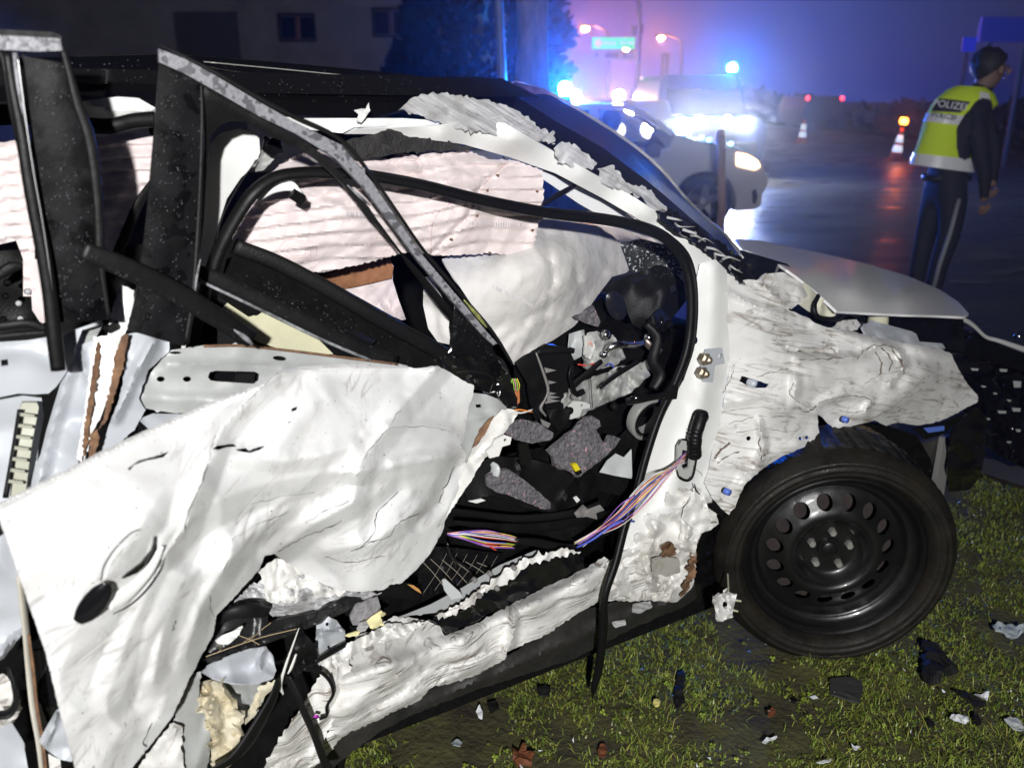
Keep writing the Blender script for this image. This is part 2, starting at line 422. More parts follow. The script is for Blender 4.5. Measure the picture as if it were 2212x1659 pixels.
for xw in (0, -2.6):
    for yy in (-.80, .80):
        M = Matrix.Translation((xw, yy, wz)) @ Matrix.Rotation(math.pi / 2, 4, 'X') @ (Matrix.Scale(-1, 4, (0, 0, 1)) if yy > 0 else Matrix.Identity(4))
        wheel_ = MB().lathe([(.19, .03), (.22, .05), (.30, .07), (.325, .05), (.33, 0), (.33, -.1), (.25, -.12)], 30, M).build('wheel', TYREB, pc, True)
        rim = MB(); rim.lathe([(.215, .045), (.20, .055), (.195, .02)], 30, M); rim.lathe([(.06, .03), (.05, .045), (0, .05)], 16, M)
        for k in range(5):
            A = k * 2 * math.pi / 5 + .3; rr = M @ Matrix.Rotation(A, 4, 'Z')
            pv = [rr @ Vector(q) for q in ((.03, -.045, .03), (.03, .045, .03), (.2, .028, .045), (.2, -.028, .045), (.03, -.045, .0), (.03, .045, .0), (.2, .028, .0), (.2, -.028, .0))]
            rim.add(pv, [(0, 1, 2, 3), (4, 7, 6, 5), (0, 3, 7, 4), (1, 5, 6, 2), (2, 6, 7, 3)])
        rim.build('rim', mat('alloy', (.5, .5, .52), .3, .8), wheel_)
        MB().lathe([(0, -.02), (.34, -.02), (.36, -.1), (0, -.1)], 24, M).build('wheel_well', BLKPL, wheel_)
HL = emis('warm_headlamp', (1.0, .62, .30), 9)
hx = [pl(*q) for q in ((1590, 331), (1612, 334), (1634, 347), (1641, 360), (1630, 367), (1606, 362), (1590, 357))]
MB().prism(hx, -.857, -.66, lambda a, b, d: (a + .004, d, b)).build('headlight', HL, pc)
MB().prism(hx, .66, .857, lambda a, b, d: (a + .004, d, b)).build('headlight', HL, pc)
gfog = [pl(*q) for q in ((1624, 412), (1633, 408), (1637, 425), (1632, 442), (1625, 438))]
MB().prism(gfog, -.858, -.84, lambda a, b, d: (a, d, b)).build('fog_lamp_recess', BLKPL, pc)
# seats and headrest seen through the side window
g = MB(); a, b = pl(1332, 266); g.lathe([(0, -.13), (.09, -.11), (.12, -.03), (.12, .05), (.08, .12), (0, .14)], 14, Matrix.Translation((a, -.3, b))); g.build('headrest', BLKPL, pc, True)
g = MB(); g.box((a - .05, -.3, .72), (.16, .5, .42)); g.build('seat', BLKPL, pc, bevel=.03)
g = MB(); a, b = pl(1244, 214); g.tube([(a, -.1, b - .1), (a - .03, -.1, b + .02)], .014, 6); g.build('aerial', BLKPL, pc)
# beacon on the roof
a, b = pl(1232, 190)
BEAC = emis('blue_beacon_light', (.006, .18, 1.0), 3200)
BCAP = mat('beacon_base', (.02, .03, .08), .4)
bs = MB().lathe([(.085, -.16), (.085, -.1), (.075, -.09), (0, -.09)], 20, Matrix.Translation((a, .2, b + .0))).build('beacon', BCAP, pc, True)
MB().lathe([(.06, -.088), (.075, -.03), (.072, .03), (.05, .065), (0, .075)], 20, Matrix.Translation((a, .2, b))).build('lamp_dome', emis('bright_blue_beacon_light', (.004, .13, 1.0), 5500), bs, True)
# blue glints on the bonnet edge, drawn as small glowing beads
GLINT = emis('blue_white_glint', (.25, .75, 1.0), 22)
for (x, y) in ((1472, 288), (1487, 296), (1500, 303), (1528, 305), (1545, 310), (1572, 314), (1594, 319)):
    a, b = pl(x, y - 2); g = MB(); g.lathe([(0, -.02), (.022, -.01), (.022, .01), (0, .02)], 10, Matrix.Translation((a, -.5, b + .012))); g.build('glowing_glint', GLINT, pc, True)

# ================================================================== van facing the camera
VY = 17.5
vo = at(1548, 200, VY)
van = thing('van', 'dark van facing the camera with glaring headlights and a blue roof beacon', 'van', (vo[0], VY, 0))
NAVY = mat('navy_paint', (.02, .03, .09), .35, coat=.3)
sec = [(-1.0, .32), (-1.02, .9), (-.98, 1.15), (-.84, 1.80), (-.7, 1.92), (.7, 1.92), (.84, 1.80), (.98, 1.15), (1.02, .9), (1.0, .32)]
g = MB(); ys = [(0, .62, .42), (.06, .66, 1.0), (.95, .72, 1.0), (1.0, 1, 1), (4.8, 1, 1)]
rings = []
for (yy, topf) in ((0, .58), (.08, .62), (.9, .68), (1.5, 1.0), (4.9, 1.0)):
    rings.append([(x * (1.0 if z < 1.0 else 1), yy, z if z < 1.0 else 1.0 + (z - 1.0) * (0.12 if topf < .9 else 1.0)) for x, z in sec])
n = len(sec); vs = [q for rg in rings for q in rg]; fs = [(i * n + k, i * n + (k + 1) % n, (i + 1) * n + (k + 1) % n, (i + 1) * n + k) for i in range(len(rings) - 1) for k in range(n)] + [tuple(range(n))[::-1], tuple(len(vs) - n + k for k in range(n))]
mobj('body', vs, fs, NAVY, van)
g = MB(); g.add([(-.86, .90, 1.13), (.86, .90, 1.13), (.70, 1.45, 1.80), (-.70, 1.45, 1.80)], [(0, 1, 2, 3)]); g.build('windscreen', DKGLASS, van, solid=.02, offset=1)
VL = emis('white_headlamp', (.86, .93, 1.0), 800)
for xx, zz in ((-.62, 1.02), (-.30, 1.06), (.25, 1.06), (.60, 1.02)):
    MB().lathe([(0, .02), (.06, .01), (.08, -.03), (0, -.03)], 16, Matrix.Translation((xx, -.05, zz)) @ Matrix.Rotation(math.pi / 2, 4, 'X')).build('headlight', VL, van, True)
g = MB(); g.box((0, -.03, .55), (1.7, .1, .22)); g.build('bumper', BLKPL, van, bevel=.03)
g = MB(); g.box((0, -.02, .8), (.9, .06, .2)); g.build('grille', BLKPL, van)
for yy in (.7, 3.9):
    for sx in (-1, 1):
        M = Matrix.Translation((sx * .9, yy, .34)) @ Matrix.Rotation(sx * math.pi / 2, 4, 'Y')
        MB().lathe([(0, .05), (.2, .06), (.33, .08), (.34, -.1), (0, -.1)], 24, M).build('wheel', TYREB, van, True)
bs = MB().lathe([(.1, 0), (.1, .06), (.09, .07), (0, .07)], 20, Matrix.Translation((at(1580, 170, VY + 1.6)[0] - vo[0], 1.6, 1.91))).build('beacon', BCAP, van, True)
MB().lathe([(.075, .072), (.09, .12), (.085, .18), (.05, .22), (0, .23)], 20, Matrix.Translation((at(1580, 170, VY + 1.6)[0] - vo[0], 1.6, 1.91))).build('lamp_dome', BEAC, bs, True)

# ================================================================== warm lights: cars behind the patrol car, one of them added
def far_lights(name, label, cat, px, py, Y, ew, col, s, sep=1.25, group=None):
    P = at(px, py, Y); o = thing(name, label, cat, (P[0], Y, 0), group=group)
    vs = [(-.85, .25), (-.88, .8), (-.66, 1.42), (.66, 1.42), (.88, .8), (.85, .25)]
    g = MB(); g.prism(vs, .05, 4.0, lambda a, b, d: (a, d, b)); g.build('body', BLKPL, o, bevel=.05)
    for sg in (-1, 1): MB().lathe([(0, .02), (ew * .7, .01), (ew, -.04), (0, -.04)], 14, Matrix.Translation((sg * sep / 2, .0, P[2])) @ Matrix.Rotation(math.pi / 2, 4, 'X')).build('headlight' if s > 50 else 'tail_light', emis(name + '_lamp', col, s), o, True)
    return o
far_lights('oncoming_car', 'oncoming car whose warm headlights shine above the patrol car roof', 'car', 1290, 208, 24, .14, (1, .62, .36), 420, 1.15)
far_lights('window_glow_car', 'added car whose headlights brighten the side window of the patrol car', 'car', 1368, 282, 17.5, .15, (1, .86, .80), 160, .6)  # car put in to make the patrol car window bright
far_lights('distant_car', 'distant car with red tail lights beside the sign pole foot', 'car', 1409, 210, 45, .10, (1, .03, .04), 12, 1.2)
far_lights('remote_car', 'remote car with small red tail lights far right of the van', 'car', 1783, 213, 40, .085, (1, .04, .05), 8, 1.5)

# ================================================================== sign gantry
SY = 30.0
sp = at(1372, 225, SY)
sg = thing('road_sign', 'green direction sign above a grey one on a tall pole by the street', 'sign', (sp[0], SY, 0))
POLE = mat('sign_pole_grey', (.06, .06, .065), .6)
top = at(1380, 0, SY)
MB().tube([(0, 0, 0), (.05, 0, 3.5), (top[0] - sp[0], 0, top[2]), (top[0] - sp[0] + .05, 0, top[2] + 1.6)], .07, 10).build('pole', POLE, sg, True)
def sl(x, y): P = at(x, y, SY); return (P[0] - sp[0], P[2])
(xa, za), (xb, zb) = sl(1278, 107), sl(1371, 82)
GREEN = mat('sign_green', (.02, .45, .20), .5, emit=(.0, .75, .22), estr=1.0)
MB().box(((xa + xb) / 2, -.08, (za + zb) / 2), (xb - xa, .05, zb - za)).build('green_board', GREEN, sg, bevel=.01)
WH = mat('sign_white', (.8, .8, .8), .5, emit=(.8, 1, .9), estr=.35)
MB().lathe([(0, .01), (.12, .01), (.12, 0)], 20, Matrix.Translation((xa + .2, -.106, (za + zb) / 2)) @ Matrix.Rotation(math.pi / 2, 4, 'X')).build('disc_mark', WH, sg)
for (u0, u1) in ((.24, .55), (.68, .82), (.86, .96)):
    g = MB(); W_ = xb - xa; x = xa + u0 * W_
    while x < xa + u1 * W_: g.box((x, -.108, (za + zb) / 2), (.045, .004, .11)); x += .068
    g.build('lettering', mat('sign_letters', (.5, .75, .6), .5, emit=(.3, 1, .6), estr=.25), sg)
(xa, za), (xb, zb) = sl(1279, 131), sl(1371, 110)
MB().box(((xa + xb) / 2, -.08, (za + zb) / 2), (xb - xa, .05, zb - za)).build('grey_board', mat('sign_grey', (.22, .24, .25), .6), sg, bevel=.01)
DK = mat('sign_dark_letters', (.02, .02, .03), .6)
for (u0, u1, h) in ((.10, .15, .12), (.33, .6, .16), (.76, .8, .13)):
    g = MB(); x = xa + u0 * (xb - xa)
    while x < xa + u1 * (xb - xa): g.box((x, -.108, (za + zb) / 2), (.06, .004, h)); x += .085
    g.build('lettering', DK, sg)
for (x0, y0, x1, y1) in ((1364, 56, 1375, 78), (1380, 53, 1390, 74)):
    (a, b), (c, d) = sl(x0, y1), sl(x1, y0); MB().box(((a + c) / 2, 0, (b + d) / 2), (c - a, .12, d - b)).build('side_board', mat('sign_back', (.03, .035, .06), .6), sg)
(a, b), (c, d) = sl(1361, 232), sl(1390, 194); MB().box(((a + c) / 2, -.1, (b + d) / 2), (c - a, .25, d - b)).build('control_box', mat('box_grey', (.10, .09, .10), .6), sg, bevel=.02)

# ================================================================== street lamps
LAMPM = emis('sodium_lamp', (1.0, .26, .06), 1500)
def lamp(label, px, py, Y, rad=.13):
    P = at(px, py, Y); o = thing('street_lamp', label, 'street lamp', (P[0] + .9, Y, 0), group='sodium street lamps along the road')
    MB().tube([(0, 0, 0), (0, 0, P[2] - 1), (-.1, 0, P[2] - .1), (-.6, 0, P[2] + .1)], [.08, .06, .05, .04], 8).build('pole', POLE, o, True)
    MB().box((-.85, 0, P[2] + .09), (.55, .25, .1)).build('lamp_housing', POLE, o, bevel=.02)
    MB().lathe([(0, -.09), (rad * .7, -.07), (rad, 0), (0, .02)], 14, Matrix.Translation((-.9, 0, P[2]))).build('lamp_lens', LAMPM, o, True)
lamp('orange street lamp highest on the left, above the green sign', 1264, 62, 34, .12)
lamp('orange street lamp to the right of the sign pole', 1428, 82, 38, .12)
lamp('orange street lamp farthest away, seen against the green sign edge', 1352, 107, 60, .14)
# distant signal lights
RED = emis('red_signal', (1, .03, .05), 10); PALE = emis('pale_signal', (.9, .7, .9), 2)
ts = thing('traffic_light', 'distant traffic lights showing red over the street', 'traffic light', (at(1425, 200, 44)[0], 44, 0))
tx = at(1425, 200, 44)[0]
MB().tube([(.2, 0, 0), (.2, 0, 3.2)], .06, 8).build('pole', POLE, ts)
MB().box((.2, .1, 2.4), (.4, .1, 1.9)).build('housing', BLKPL, ts)
for (x, y, m) in ((1398, 219, RED), (1425, 217, RED), (1438, 204, RED), (1436, 178, RED), (1412, 180, RED), (1386, 170, PALE), (1437, 168, PALE)):
    P = at(x, y, 44); MB().lathe([(0, .05), (.07, .03), (.08, 0), (0, 0)], 12, Matrix.Translation((P[0] - tx, -.05, P[2])) @ Matrix.Rotation(math.pi / 2, 4, 'X')).build('signal_lens', m, ts, True)
    MB().box((P[0] - tx, .04, P[2]), (.24, .12, .26)).build('signal_head', BLKPL, ts)

# ================================================================== cones
CORG = mat('cone_orange', (.55, .08, .02), .5, emit=(1, .12, .02), estr=.0)
CREF = mat('cone_band_glow', (.8, .8, .8), .3, emit=(.8, .9, 1), estr=.9)  # emission stands in for light thrown back by the bands
def cone(label, px, py, lean, group='traffic cones on the wet road'):
    P = gp(px, py, -.016); o = thing('traffic_cone', label, 'traffic cone', (P[0], P[1], P[2]), group=group)
    M = Matrix.Shear('XY', 4, (lean, 0)) if False else Matrix.Rotation(lean, 4, 'Y')
    MB().box((0, 0, .02), (.38, .38, .04)).build('base', CORG, o)
    def ring(a, b, m, nm):
        ra, rb = .15 - .11 * a / .75, .15 - .11 * b / .75
        MB().lathe([(0, a), (ra, a), (rb, b), (0, b)], 18, M).build(nm, m, o, True)
    ring(.04, .2, CORG, 'cone_body'); ring(.201, .36, CREF, 'reflective_band'); ring(.361, .43, CORG, 'cone_body'); ring(.431, .60, CREF, 'reflective_band'); ring(.601, .75, CORG, 'cone_body')
    return o, M
o1, M1 = cone('traffic cone topped by an orange warning lamp left of the person', 1933, 347, .10)
fl_ = MB().tube([M1 @ Vector((0, 0, .75)), M1 @ Vector((0, 0, .84))], .02, 8).build('lamp_stem', BLKPL, o1)
MB().lathe([(0, .86), (.07, .87), (.09, .93), (.07, .99), (0, 1.0)], 16, M1).build('warning_lamp', emis('amber_lamp', (1.0, .16, .01), 75), o1, True)
cone('smaller traffic cone without a lamp, nearer the van', 1731, 310, .04)

# ================================================================== far right: verge and blue-lit boards
HEDGE = mat('hedge_dark', (.008, .010, .008), .9)
hv = []
def fh(r):
    t_ = r.uniform(); x = 15.5 - 2 * t_ + r.normal() * .6; y = 8 + 60 * t_; z = r.uniform(0, 1) ** .7 * (1.1 + .4 * math.sin(9 * t_) + .2 * math.sin(31 * t_)); return np.array([x + 1.2, y, z]), np.array([-.6, -.3, .6])
V, F = leaf_cloud(9000, fh, .42, 9)
tag(mobj('roadside_hedge', V, F, HEDGE), 'dark ragged hedge along the far edge of the road', 'hedge')
bb = thing('billboard', 'large board with blue light put into its colour at the upper right', 'billboard', (at(2150, 200, 20)[0], 20, 0))
bx = at(2150, 200, 20)[0]
(a, _, b), (c, _, d) = at(2112, 92, 20), at(2260, 38, 20)
MB().box(((a + c) / 2 - bx, 0, (b + d) / 2), (c - a, .1, d - b)).build('board', mat('board_blue_light', (.10, .12, .5), .5), bb)  # blue light falling on the board is put into its base colour
for xx in (a + .3, c - .3): MB().tube([(xx - bx, .1, 0), (xx - bx, .1, d)], .06, 8).build('leg', POLE, bb)
P = at(2093, 97, 24)
g = thing('small_sign', 'small square blue sign between hedge and billboard', 'sign', (P[0], 24, 0))
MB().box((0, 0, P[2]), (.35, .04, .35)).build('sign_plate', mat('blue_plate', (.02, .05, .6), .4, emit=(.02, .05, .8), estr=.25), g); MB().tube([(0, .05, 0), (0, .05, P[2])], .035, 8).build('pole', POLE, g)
# ================================================================== the wrecked car: tools
def inpoly(x, y, poly):
    px, py = np.array([p[0] for p in poly]), np.array([p[1] for p in poly]); c = np.zeros(len(x), bool); j = len(px) - 1
    for i in range(len(px)):
        with np.errstate(divide='ignore', invalid='ignore'):
            t = ((py[i] > y) != (py[j] > y)) & (x < (px[j] - px[i]) * (y - py[i]) / (py[j] - py[i] + 1e-12) + px[i])
        c ^= t; j = i
    return c
def wp_arr(x, y, w):
    d = CR[None] * ((x - 1106) / FPX)[:, None] - CU[None] * ((y - 829.5) / FPX)[:, None] + CF[None]
    t = (w - (CC - S0) @ CN_) / (d @ CN_); P = CC[None] + d * t[:, None] - S0[None]
    return np.stack([P @ CU_, -w, P[:, 2]], 1)
def segdist(x, y, pts):
    D = np.full(len(x), 1e9)
    for a, b in zip(pts[:-1], pts[1:]):
        ax, ay, bx, by = a[0], a[1], b[0], b[1]; L2 = (bx - ax) ** 2 + (by - ay) ** 2 + 1e-9
        t = np.clip(((x - ax) * (bx - ax) + (y - ay) * (by - ay)) / L2, 0, 1)
        D = np.minimum(D, np.hypot(x - ax - t * (bx - ax), y - ay - t * (by - ay)))
    return D
def tps(ctrl):
    P = np.array(ctrl, float); n = len(P)
    if n < 4 or np.ptp(P[:, 2]) < 1e-6:
        m = P[:, 2].mean(); return lambda x, y: np.full(len(x), m)
    X = P[:, :2] / 300.
    def U(r2): return np.where(r2 > 0, r2 * np.log(r2 + 1e-12), 0)
    K = U(((X[:, None] - X[None]) ** 2).sum(2)) + np.eye(n) * .02
    Q = np.hstack([np.ones((n, 1)), X]); A = np.vstack([np.hstack([K, Q]), np.hstack([Q.T, np.zeros((3, 3))])])
    s = np.linalg.lstsq(A, np.concatenate([P[:, 2], np.zeros(3)]), rcond=None)[0]
    def f(x, y):
        Z = np.stack([x, y], 1) / 300.; return U(((Z[:, None] - X[None]) ** 2).sum(2)) @ s[:n] + s[n] + Z @ s[n + 1:]
    return f
def panel(name, outline, m, parent, w=0.0, step=None, extra=(), creases=(), crumple=(), thick=.0015, jag=0.0, holes=(), fn=None, smooth=True, mats=None, seg=None, seed=0, face_cut=0):
    """a sheet measured by its outline (x, y[, w]); crumple = [(amplitude m, size m)], creases = [(polyline, height m, width px)]"""
    rr = np.random.RandomState(seed + len(outline) * 13)
    ctrl = [(p[0], p[1], p[2] if len(p) > 2 else w) for p in outline] + [tuple(e) for e in extra]
    fw = tps(ctrl); seg = seg or (step or 25)
    def dens(pl_, jg):
        o = []
        for a, b in zip(pl_, list(pl_[1:]) + [pl_[0]]):
            L_ = math.hypot(b[0] - a[0], b[1] - a[1]); k = max(1, int(L_ / seg))
            for i in range(k):
                t = i / k; nx, ny = -(b[1] - a[1]) / (L_ + 1e-9), (b[0] - a[0]) / (L_ + 1e-9); q = rr.normal() * jg if i else 0
                o.append((a[0] + (b[0] - a[0]) * t + nx * q, a[1] + (b[1] - a[1]) * t + ny * q))
        return o
    ol = dens([(p[0], p[1]) for p in outline], jag); hs = [dens(h, jag * .5) for h in holes]
    pts = list(ol); edges = [(i, (i + 1) % len(ol)) for i in range(len(ol))]
    for h in hs:
        k = len(pts); pts += h; edges += [(k + i, k + (i + 1) % len(h)) for i in range(len(h))]
    if step:
        xs, ys = [p[0] for p in ol], [p[1] for p in ol]; gx, gy = np.meshgrid(np.arange(min(xs), max(xs), step), np.arange(min(ys), max(ys), step))
        gx = gx + (np.arange(gx.shape[0]) % 2)[:, None] * step * .5; gx, gy = gx.ravel(), gy.ravel()
        gx = gx + rr.uniform(-.2, .2, len(gx)) * step; gy = gy + rr.uniform(-.2, .2, len(gy)) * step
        ok = inpoly(gx, gy, ol) & (segdist(gx, gy, ol + [ol[0]]) > step * .45)
        for h in hs: ok &= ~inpoly(gx, gy, h) & (segdist(gx, gy, h + [h[0]]) > step * .45)
        pts += list(zip(gx[ok], gy[ok]))
    r = delaunay_2d_cdt([Vector((a, b)) for a, b in pts], edges, [], 0, 1e-4)
    V = np.array([(v[0], v[1]) for v in r[0]]); F = [tuple(f) for f in r[2]]
    ce = np.array([V[list(f)].mean(0) for f in F]); ok = inpoly(ce[:, 0], ce[:, 1], ol)
    for h in hs: ok &= ~inpoly(ce[:, 0], ce[:, 1], h)
    F = [f[::-1] for f, k in zip(F, ok) if k]
    x, y = V[:, 0], V[:, 1]; W = fw(x, y); P = wp_arr(x, y, W)
    for cq in crumple:
        amp, size = cq[0], cq[1]; Q = P * np.array(cq[2]) if len(cq) > 2 else P
        rf_ = np.random.RandomState(seed * 7 + int(size * 1000)); sz = size * 1.5
        for j in range(4):
            d = rf_.normal(size=3) * np.array([1, .3, 1]); d /= np.linalg.norm(d)
            q = Q @ d / sz + .9 * noise3(Q / (sz * 1.6) + 5 * j + seed) + rf_.uniform()
            msk = np.clip(.25 + 1.3 * noise3(Q / (sz * 1.3) + 11 * j + 3 + seed), 0, 1); f_ = q - np.floor(q); k_ = rf_.uniform(.3, .7)
            W = W + amp * msk * (np.where(f_ < k_, f_ / k_, (1 - f_) / (1 - k_)) * 2 - 1)
        W = W + amp * .6 * noise3(Q / size * .5 + 9 + seed)
    for cr in creases:
        d = segdist(x, y, cr[0])
        if len(cr) > 3 and cr[3] == 'g': W = W + cr[1] * np.exp(-(d / cr[2]) ** 2)
        else: W = W + cr[1] * np.maximum(0, 1 - d / cr[2])
    if fn is not None: W = W + fn(x, y, P)
    P = wp_arr(x, y, W)
    return mobj(name, P, F, m, parent, smooth, solid=thick, offset=-1)
def m_per_px(x, y, w):
    return np.linalg.norm(wp(x + 1, y, w) - wp(x, y, w))
def strip(name, pts, width, m, parent, flat=.45, n=12, per=6, ends=None, smooth=True, mb=None):
    """a bar or rubber profile through (x, y, w) points; width in photograph pixels, one value or one per point"""
    ws = width if isinstance(width, (list, tuple)) else [width] * len(pts)
    P = [wp(*p) for p in pts]; rr = [ws[i] * .5 * FPX and ws[i] * .5 * (1 / (FPX / np.linalg.norm(depth_of(p)))) for i, p in enumerate(pts)]
    Q = catmull([list(p) + [r] for p, r in zip(P, rr)], per) if len(pts) > 2 else [np.array(list(p) + [r]) for p, r in zip(P, rr)]
    b = mb if mb is not None else MB(); b.tube([q[:3] for q in Q], [float(q[3]) for q in Q], n, flat=flat)
    return b if mb is not None else b.build(name, m, parent, smooth)
def depth_of(p):
    d = ray(p[0], p[1]); t = (p[2] - (CC - S0) @ CN_) / (d @ CN_); return np.array([t, 0, 0])

def paint(name, base=(.78, .78, .76), streak=0.0, sth=.60, blot=0.0, speck=0.0, ang=0.0, sscale=(5, 5, 55), rough=.38, dirt=(.10, .07, .05), bumps=.25, metal=0.0, big=5.0):
    m = bpy.data.materials.new(name); m.use_nodes = True; N, L = m.node_tree.nodes, m.node_tree.links; b = N['Principled BSDF']
    tc = N.new('ShaderNodeTexCoord'); col = None
    def nz(scale, det, mapping=None, dist=0.0, rot=None):
        n = N.new('ShaderNodeTexNoise'); n.inputs['Scale'].default_value = scale; n.inputs['Detail'].default_value = det; n.inputs['Roughness'].default_value = .65; n.inputs['Distortion'].default_value = dist
        if mapping:
            r1 = N.new('ShaderNodeMapping'); r1.inputs['Rotation'].default_value = (0, rot or 0, 0); r2 = N.new('ShaderNodeMapping'); r2.inputs['Scale'].default_value = mapping
            L.new(tc.outputs['Object'], r1.inputs[0]); L.new(r1.outputs[0], r2.inputs[0]); L.new(r2.outputs[0], n.inputs['Vector'])
        else: L.new(tc.outputs['Object'], n.inputs['Vector'])
        return n.outputs['Fac']
    def ramp(s, a, c): 
        r = N.new('ShaderNodeMapRange'); r.inputs['From Min'].default_value = a; r.inputs['From Max'].default_value = c; L.new(s, r.inputs['Value']); return r.outputs[0]
    def mul(s, k):
        q = N.new('ShaderNodeMath'); q.operation = 'MULTIPLY'; L.new(s, q.inputs[0])
        if isinstance(k, float): q.inputs[1].default_value = k
        else: L.new(k, q.inputs[1])
        return q.outputs[0]
    cur = N.new('ShaderNodeRGB'); cur.outputs[0].default_value = (*base, 1); cur = cur.outputs[0]
    def mix(cur, fac, c):
        q = N.new('ShaderNodeMixRGB'); L.new(cur, q.inputs['Color1']); L.new(fac, q.inputs['Fac']); q.inputs['Color2'].default_value = (*c, 1); return q.outputs[0]
    if blot: cur = mix(cur, mul(ramp(nz(big, 9, dist=.5), .48, .68), float(blot)), tuple(c * f for c, f in zip(base, (.52, .49, .44))))
    smask = None
    def lines(src, count, width, zone_):
        k = N.new('ShaderNodeMath'); k.operation = 'MULTIPLY'; k.inputs[1].default_value = count; L.new(src, k.inputs[0])
        p = N.new('ShaderNodeMath'); p.operation = 'PINGPONG'; p.inputs[1].default_value = .5; L.new(k.outputs[0], p.inputs[0])
        return mul(ramp(p.outputs[0], width, 0.0), zone_)
    if streak:
        zone = ramp(nz(5.5, 6, dist=.8), .44 + (sth - .55), .60 + (sth - .55)); zone2 = ramp(nz(11.0, 4, dist=.6), .44, .58)
        l1 = lines(nz(1.0, 2, sscale, .35, ang), 5.0, .12, zone); l2 = lines(nz(1.0, 3, tuple(v * 1.3 for v in sscale), .5, ang + .7), 4.0, .09, mul(zone, zone2))
        smask = l1; cur = mix(cur, mul(l1, float(streak)), dirt); cur = mix(cur, mul(l2, float(streak) * .7), tuple(c * .6 for c in dirt))
        s1 = ramp(nz(1.0, 7, sscale, 1.4, ang), sth + .04, sth + .12); cur = mix(cur, mul(mul(s1, zone), float(streak) * .6), dirt)
    if speck: cur = mix(cur, mul(ramp(nz(170, 2), .70, .73), float(speck)), (.04, .035, .03))
    L.new(cur, b.inputs['Base Color']); b.inputs['Roughness'].default_value = rough; b.inputs['Metallic'].default_value = metal
    if bumps:
        bp = N.new('ShaderNodeBump'); bp.inputs['Strength'].default_value = bumps; bp.inputs['Distance'].default_value = .004
        src = nz(28, 6, dist=.8)
        if smask is not None:
            ad = N.new('ShaderNodeMath'); ad.operation = 'SUBTRACT'; L.new(src, ad.inputs[0]); L.new(smask, ad.inputs[1]); src = ad.outputs[0]
        L.new(src, bp.inputs['Height']); L.new(bp.outputs[0], b.inputs['Normal'])
    return m

from mathutils.bvhtree import BVHTree
CAML = np.array([(CC - S0) @ CU_, -((CC - S0) @ CN_), CAMH])
class Surf:
    """finds how far out a built sheet stands, to seat small things on it"""
    def __init__(s, o): s.t = BVHTree.FromPolygons([v.co for v in o.data.vertices], [tuple(p.vertices) for p in o.data.polygons])
    def w(s, x, y, off=0.0, default=0.0):
        d = wp(x, y, 0.0) - CAML; h = s.t.ray_cast(Vector(CAML), Vector(d).normalized(), 6)
        return (-h[0].y if h[0] is not None else default) + off
    def seat(s, pts, off): 
        d = s.w(*[np.mean([p[i] for p in pts]) for i in (0, 1)]); return [(p[0], p[1], s.w(p[0], p[1], off, d)) for p in pts]
# ---- materials of the wreck
WHITE = paint('white_car_paint', bumps=.05, rough=.3)
WHITE_DOOR = paint('white_paint_dented', (.68, .68, .675), streak=.6, sth=.56, speck=1.0, bumps=.08, blot=.2, ang=.6, rough=.4, big=3, sscale=(4, 4, 16), dirt=(.30, .28, .26))
WHITE_LOW = paint('white_paint_scuffed', (.73, .72, .69), streak=.7, sth=.55, speck=.5, blot=.5, bumps=.4, ang=.5, sscale=(6, 6, 18), dirt=(.2, .16, .13))
FENDERP = paint('white_paint_scratched', (.76, .755, .735), streak=.75, sth=.50, speck=.45, blot=.35, ang=-.3, sscale=(3, 3, 26), bumps=.15, dirt=(.22, .17, .13), big=5)
SILLP = paint('white_paint_gouged', (.74, .735, .71), streak=.9, sth=.50, speck=.95, blot=.4, ang=.0, sscale=(3, 3, 40), bumps=.5, dirt=(.15, .11, .085), big=8)
GREYP = paint('grey_primer_steel', (.36, .37, .36), blot=.3, bumps=.12, speck=.15, rough=.42)
BLUEGREY = paint('pale_blue_grey_primer', (.43, .45, .48), blot=.2, bumps=.1, speck=.1, rough=.45)
SCRAPE = paint('scraped_bare_metal', (.52, .52, .53), streak=.7, sth=.44, blot=.8, bumps=.4, ang=-.5, sscale=(4, 4, 90), dirt=(.16, .16, .16), rough=.4, big=14)
GLOSSBLK = mat('gloss_black', (.006, .006, .007), .12, coat=.6)
WETBLK = mat('wet_black_trim', (.007, .007, .008), .42, var=.5, vscale=16, bump=.04, bscale=60, rvar=.14, spec=.09, spots=(.001, .001, .0015), spot_scale=38, spot_th=.54)
RUBBER = mat('black_rubber', (.006, .006, .0065), .45, var=.3, vscale=20, bump=.08, bscale=60, spec=.22)
RUBBER2 = mat('worn_rubber', (.008, .008, .0085), .5, var=.4, vscale=16, bump=.15, bscale=50, spec=.2)
PLAST = mat('charcoal_plastic', (.007, .007, .0075), .5, var=.3, vscale=10, bump=.12, bscale=200, spec=.2)
DARKIN = mat('dark_carpet', (.007, .007, .007), .95, spec=.05, var=.4, vscale=30, bump=.3, bscale=150)
WEATHER = mat('weathered_grey_trim', (.27, .27, .29), .4, vscale=160, col2=(.17, .17, .19), bump=.15, bscale=90, spots=(.09, .09, .10), spot_scale=75, spot_th=.54)
FELT = mat('grey_felt', (.20, .19, .20), .95, vscale=90, col2=(.07, .065, .075), bump=.9, bscale=130, spots=(.45, .25, .3), spot_scale=120, spot_th=.68)
RUST = mat('rust_edge', (.22, .12, .06), .8, vscale=50, col2=(.10, .05, .03), bump=.5, bscale=90)
CREAM = mat('cream_foam', (.60, .58, .40), .8, var=.12, vscale=6, bump=.25, bscale=30)
FOAMY = mat('torn_cream_foam', (.60, .56, .44), .8, vscale=14, col2=(.50, .42, .26), bump=.8, bscale=30)
BRAC = mat('ribbed_cream_plastic', (.42, .42, .34), .5)
